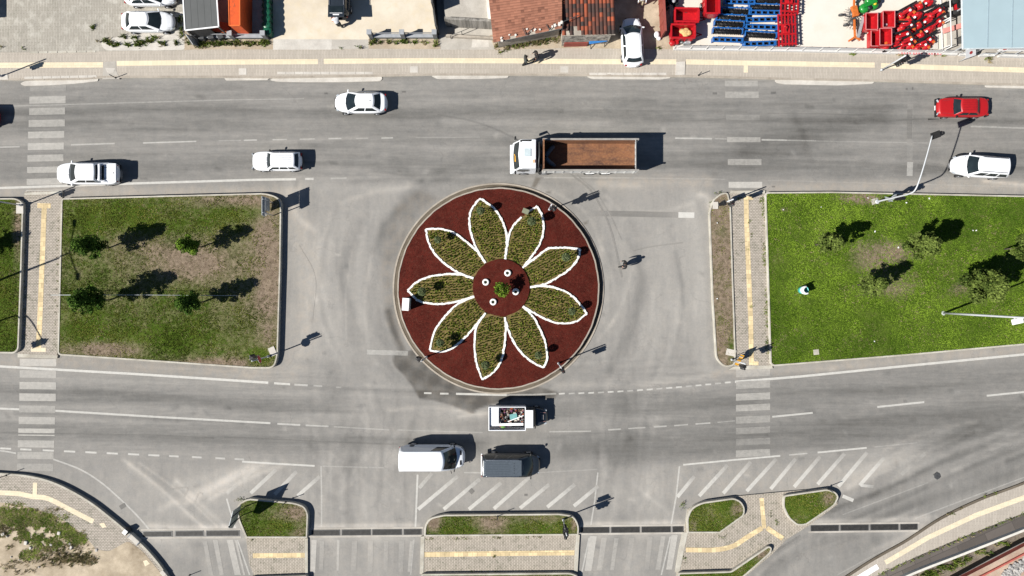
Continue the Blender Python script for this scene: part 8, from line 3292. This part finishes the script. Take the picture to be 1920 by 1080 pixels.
b.box((-.35, 0, 1.02), (.4, .42, .10), 0, 0, .04)
b.lathe([(.15, 0), (.17, .02)], (.05, 0, 1.2), 14)
b.build('seat', 'black', o)
o = empty('steel_beam', 'faded pink beam lying on the floor between gate and blue grey roof', 'beam', (*W(1787, 53, .4), ZG), R(17))
b = MB()
b.box((.2, 0, .32), (2.3, .42, .12), 0, 0, .02)
b.build('beam', 'pink', o)
b = MB()
for s in (-1, 1):
    b.box((s * .8 + .2, 0, .13), (.1, .4, .26), 0)
b.build('stand', 'steel', o)

hb = 2.3
o = empty('canopy', 'large pale blue grey sheet roof in the upper right corner', 'canopy', (*W(1870, 20, hb), 0))
ox, oy = o.location.x, o.location.y
rp = loc([(1801, -160), (2240, -160), (2240, 86), (1806, 91)], hb, ox, oy)
b = MB()
b.prism(ccw(rp), hb - .07, hb)
rf = b.build('roof', 'bluesheet', o)
b = MB()
for k in range(1, 10):
    xa = 1808 + k * 45.5
    p, q = loc([(xa + 4, -158), (xa - 2, 89)], hb, ox, oy)
    b.bar((*p, hb + .008), (*q, hb + .008), .07, .03)
b.build('roof_seam', plain('blue_grey_seam', (.25, .32, .36), .5), rf)
b = MB()
for i in (2, 3):
    p, q = rp[i], rp[(i + 1) % 4]
    b.bar((*p, hb - .06), (*q, hb - .06), .06, .16)
b.build('edge_trim', plain('pale_trim', (.52, .58, .60), .5), rf)
for (x, y) in ((1812, 84), (1860, 82), (1912, 82), (1812, 10), (2000, 80)):
    p = loc([(x, y)], hb, ox, oy)[0]
    b = MB()
    b.box((*p, hb / 2 - .04), (.1, .1, hb - .09), 0)
    b.build('post', 'galv', o)

# advertising boards in front of the canopy
def tilted_board(label, cs, zs, emblem, lines):
    o = empty('sign_board', label, 'sign', (*W(cs[0][0], cs[0][1], zs[0]), 0))
    ox, oy = o.location.x, o.location.y
    P = []
    for (x, y), z in zip(cs, zs):
        a, b_ = W(x, y, z)
        P.append(Vector((a - ox, b_ - oy, z)))
    nn = (P[1] - P[0]).cross(P[3] - P[0]).normalized()
    if nn.z < 0:
        nn = -nn
    b = MB()
    b.add(P + [p - nn * .04 for p in P], [(0, 1, 2, 3), (7, 6, 5, 4), (0, 4, 5, 1), (1, 5, 6, 2), (2, 6, 7, 3), (3, 7, 4, 0)])
    bd = b.build('board', 'signwhite', o)

    def bl(u, v, off=.004):
        return (P[0] * (1 - u) + P[1] * u) * (1 - v) + (P[3] * (1 - u) + P[2] * u) * v + nn * off
    b = MB()
    u0, v0, ru, rv = emblem
    n = 14
    b.add([bl(u0 + ru * math.cos(2 * PI * k / n), v0 + rv * math.sin(2 * PI * k / n)) for k in range(n)], [tuple(range(n))])
    b.build('emblem', 'signred', bd)
    if lines:
        b = MB()
        for (ua, ub, va, vb) in lines:
            b.add([bl(ua, va), bl(ub, va), bl(ub, vb), bl(ua, vb)], [(0, 1, 2, 3)])
        b.build('lettering', plain('sign_grey_letters', (.36, .34, .36), .6), bd)
    for u in (.15, .85):
        p = bl(u, 0, -.06)
        b = MB()
        b.tube([(p.x, p.y, 0), (p.x, p.y, p.z)], .035, 6)
        b.build('post', 'galv', o)
    return o


tilted_board('white tilted board with a round red emblem in front of the blue grey roof', [(1811, 110), (1830, 103.5), (1830, 87), (1811, 94)], (1.2, 1.2, 2.3, 2.3), (.52, .5, .17, .18), None)
tilted_board('long white board with a red emblem and grey lettering below the blue grey roof', [(1870, 96), (1925, 96), (1935, 89), (1880, 89)], (1.4, 1.4, 2.1, 2.1), (.17, .52, .07, .20),
             [(lerp(.28, .95, k / 12), lerp(.28, .95, (k + .62) / 12), .36, .66) for k in range(12)])
o = empty('corner_machine_part', 'dark machine part standing at the canopy corner', 'machine', (*W(1800, 75, .4), ZG))
b = MB()  # steel bar and box at the canopy corner
b.bar((-.3, .2, 0), (-.25, .1, .9), .06, .06)
b.box((.1, 0, .3), (.3, .5, .6), .2, 0, .03)
b.build('body', 'steel', o)
# building beyond the left edge whose shadow lies on the lot
o = empty('garden_shed', 'low shed beyond the left edge, only its shadow shows on the lot', 'shed', (*W(-64, 12, 0), 0))
b = MB()
b.box((0, 1.6, 1.3), (1.6, 7.0, 2.6), 0)
b.build('wall', 'cream', o)
b = MB()
b.box((0, 1.6, 2.68), (1.8, 7.2, .16), 0)
b.build('roof', 'greysheet', o)


# ------------------------------------------------------------------ people
def person(label, px, py, rz, shirt, trousers, zg=0.0, h=1.74, stride=.22, lean=0.0, arms=((.05, .1), (.05, .1)), hair='hair', reach=None, shoes='clothblack'):
    k = h / 1.74
    o = empty('person', label, 'person', (*W(px, py, 0.02), zg), rz)
    hipz = .93
    tl = Matrix.Translation((0, 0, hipz)) @ Matrix.Rotation(lean, 4, 'Y') @ Matrix.Translation((0, 0, -hipz))

    def T(x, y, z):
        return tuple(tl @ Vector((x, y, z)))
    vs, es, rd, zone = [], [], [], []

    def v(p, r, z, par=None):
        vs.append(p)
        rd.append(r if isinstance(r, tuple) else (r, r))
        zone.append(z)
        if par is not None:
            es.append((par, len(vs) - 1))
        return len(vs) - 1
    pel = v((0, 0, .95), (.17, .17), 1)
    bel = v(T(.0, 0, 1.10), (.165, .165), 0, pel)
    che = v(T(.01, 0, 1.32), (.185, .185), 0, bel)
    nb = v(T(.0, 0, 1.455), (.095, .095), 0, che)
    ne = v(T(.015, 0, 1.52), .062, 2, nb)
    hl = v(T(.035, 0, 1.585), (.088, .088), 2, ne)
    hm = v(T(.025, 0, 1.655), (.108, .108), 2, hl)
    v(T(.015, 0, 1.725), (.080, .080), 2, hm)
    hands = []
    for i, s in enumerate((1, -1)):
        fx, bend = arms[i]
        sh = v(T(0, s * .205, 1.40), .085, 0, che)
        if reach:
            el = v(T(.16, s * .25, 1.22), .066, 0, sh)
            wr = v(T(.40, s * .17, 1.20), .045, 2, el)
            ha = v(T(.48, s * .15, 1.19), (.036, .022), 2, wr)
            dr = Vector(T(.6, s * .12, 1.16)) - Vector(T(.48, s * .15, 1.19))
        else:
            el = v(T(fx * .5 - .02, s * .275, 1.14), .066, 0, sh)
            wr = v(T(fx + bend, s * .285, .91), .045, 0, el)
            ha = v(T(fx * 1.2 + bend * 1.4, s * .285, .83), (.045, .03), 2, wr)
            dr = Vector((.03, 0, -.1))
        hands.append((vs[ha], dr.normalized(), s))
    for s in (1, -1):
        st = stride * s
        hp_ = v((0, s * .10, .88), (.125, .125), 1, pel)
        kn = v((st * .45 + .03, s * .11, .50), .085, 1, hp_)
        an = v((st - .01, s * .11, .09), .060, 1, kn)
        v((st + .13, s * .115, .035), (.045, .045), 3, an)
    me = bpy.data.meshes.new('body')
    me.from_pydata([tuple(c * k for c in p) for p in vs], es, [])
    tmp = bpy.data.objects.new('body', me)
    COL.objects.link(tmp)
    md_ = tmp.modifiers.new('skin', 'SKIN')
    md_.use_smooth_shade = True
    if not me.skin_vertices:
        bm2 = bmesh.new()
        bm2.from_mesh(me)
        bm2.verts.layers.skin.verify()
        bm2.to_mesh(me)
        bm2.free()
    sk = me.skin_vertices[0].data
    for i, r in enumerate(rd):
        sk[i].radius = (r[0] * k, r[1] * k)
        sk[i].use_root = (i == 0)
    sb = tmp.modifiers.new('sub', 'SUBSURF')
    sb.levels = sb.render_levels = 1
    dg = bpy.context.evaluated_depsgraph_get()
    me2 = bpy.data.meshes.new_from_object(tmp.evaluated_get(dg))
    bpy.data.objects.remove(tmp)
    P = np.array(vs) * k
    verts_ = [tuple(q.co) for q in me2.vertices]
    faces_ = [tuple(f.vertices) for f in me2.polygons]
    mi = []
    for f in me2.polygons:
        c = np.array(f.center)
        mi.append(zone[int(np.argmin(((P - c) ** 2).sum(1)))])
    b = MB()
    b.v, b.f, b.m, b.s = verts_, faces_, mi, [True] * len(faces_)
    # fingers and thumb grow from each hand
    for (hc, d, s) in hands:
        hc = Vector(hc) * k
        side = d.cross(Vector((0, s, 0))).normalized()
        for i, ln in enumerate((.068, .078, .072, .056)):
            a = hc + side * ((i - 1.5) * .019) + d * .015
            b.tube([a, a + d * ln * .5, a + d * ln * .85 + Vector((0, -s * .014, 0)), a + d * ln + Vector((0, -s * .028, 0))], [.0095, .0088, .0078, .006], 6, 2)
        a = hc + side * .035 - d * .02
        b.tube([a, a + side * .03 + d * .02, a + side * .036 + d * .05], [.011, .010, .007], 6, 2)
    # nose, ears and brows
    hc = Vector(T(.025, 0, 1.645)) * k
    fw = (tl.to_3x3() @ Vector((1, 0, 0))).normalized()
    up = (tl.to_3x3() @ Vector((0, 0, 1))).normalized()
    lf = up.cross(fw)
    b.tube([hc + fw * .085 + up * .02, hc + fw * .112 - up * .02, hc + fw * .09 - up * .03], [.008, .014, .010], 6, 2)
    for s in (-1, 1):
        b.ball(tuple(hc + lf * s * .085), .022, 2, 6)
        b.ball(tuple(hc + fw * .088 + lf * s * .032 + up * .012), .011, 3, 6)
    b.box(tuple(hc + fw * .088 - up * .055), (.012, .045, .010), 0, 4)
    bd = b.build('body', [shirt, trousers, 'skin', shoes, plain('lips', (.32, .10, .09), .5)], o, fix=False)
    hb_ = MB()
    prof = [(math.cos(PI / 2 * i / 6) * .102, math.sin(PI / 2 * i / 6) * .105) for i in range(7)]
    M2 = Matrix.Translation(hc + up * .022 - fw * .014) @ (tl.to_3x3().to_4x4()) @ Matrix.Scale(1.08, 4, (1, 0, 0))
    hb_.lathe([(.097, -.05)] + prof, (0, 0, 0), 14, 0, M2)
    hb_.build('hair', hair, o)
    o.scale = (1.15, 1.15, 1.02)
    return o


person('person in dark clothes walking across the junction right of the roundabout', 1168, 497, R(185), 'clothblack', 'clothblack', 0, 1.76, .26)
person('person in a dark grey jacket walking on the upper pavement, left one of a pair', 985, 120, R(10), 'clothgrey', 'clothblack', ZP, 1.74, .24)
person('person in black walking on the upper pavement ahead of someone in grey', 1005, 112, R(200), 'clothblack', 'clothblack', ZP, 1.74, .22)
person('person in a white shirt leaning toward the open boot of the dark car', 639, 52, R(118), 'clothwhite', 'clothgrey', ZG, 1.72, .12, lean=.55, reach=True)
person('person in beige trousers at the top edge beside the red brown wall', 1200, 9, R(270), 'clothwhite', 'clothbeige', ZG, 1.74, .14)
# ------------------------------------------------------------------ camera, sun and sky
cam = bpy.data.cameras.new('camera')
co = bpy.data.objects.new('camera', cam)
COL.objects.link(co)
co.location = (0, 0, HC)
co.rotation_euler = (0, 0, 0)
cam.sensor_width = 36.0
cam.sensor_fit = 'HORIZONTAL'
cam.lens = 36.0 * HC / (1920.0 / S)
cam.clip_start = 0.5
cam.clip_end = 2000.0
scene.camera = co

sun = bpy.data.lights.new('sun', 'SUN')
sun.energy = 5.0
sun.angle = math.radians(0.5)
sun.color = (1.0, 0.965, 0.90)
so = bpy.data.objects.new('sun', sun)
COL.objects.link(so)
dirv = Vector((SDX * math.cos(SUN_EL), SDY * math.cos(SUN_EL), -math.sin(SUN_EL)))
so.rotation_euler = dirv.to_track_quat('-Z', 'Y').to_euler()
so.location = (-30, -12, 40)

w = bpy.data.worlds.new('World')
scene.world = w
w.use_nodes = True
nt = w.node_tree
bg = nt.nodes['Background']
sky = nt.nodes.new('ShaderNodeTexSky')
sky.sky_type = 'NISHITA'
sky.sun_disc = False
sky.sun_elevation = SUN_EL
sky.sun_rotation = math.atan2(-SDX, -SDY)
sky.altitude = 2500
sky.air_density = 1.0
sky.dust_density = 0.2
sky.ozone_density = 1.0
nt.links.new(sky.outputs[0], bg.inputs[0])
bg.inputs[1].default_value = 0.05

scene.view_settings.view_transform = 'Standard'
scene.view_settings.look = 'None'
scene.view_settings.exposure = 0.62
scene.view_settings.gamma = 1.0
scene.render.engine = 'CYCLES'
scene.cycles.max_bounces = 6
scene.cycles.transparent_max_bounces = 8
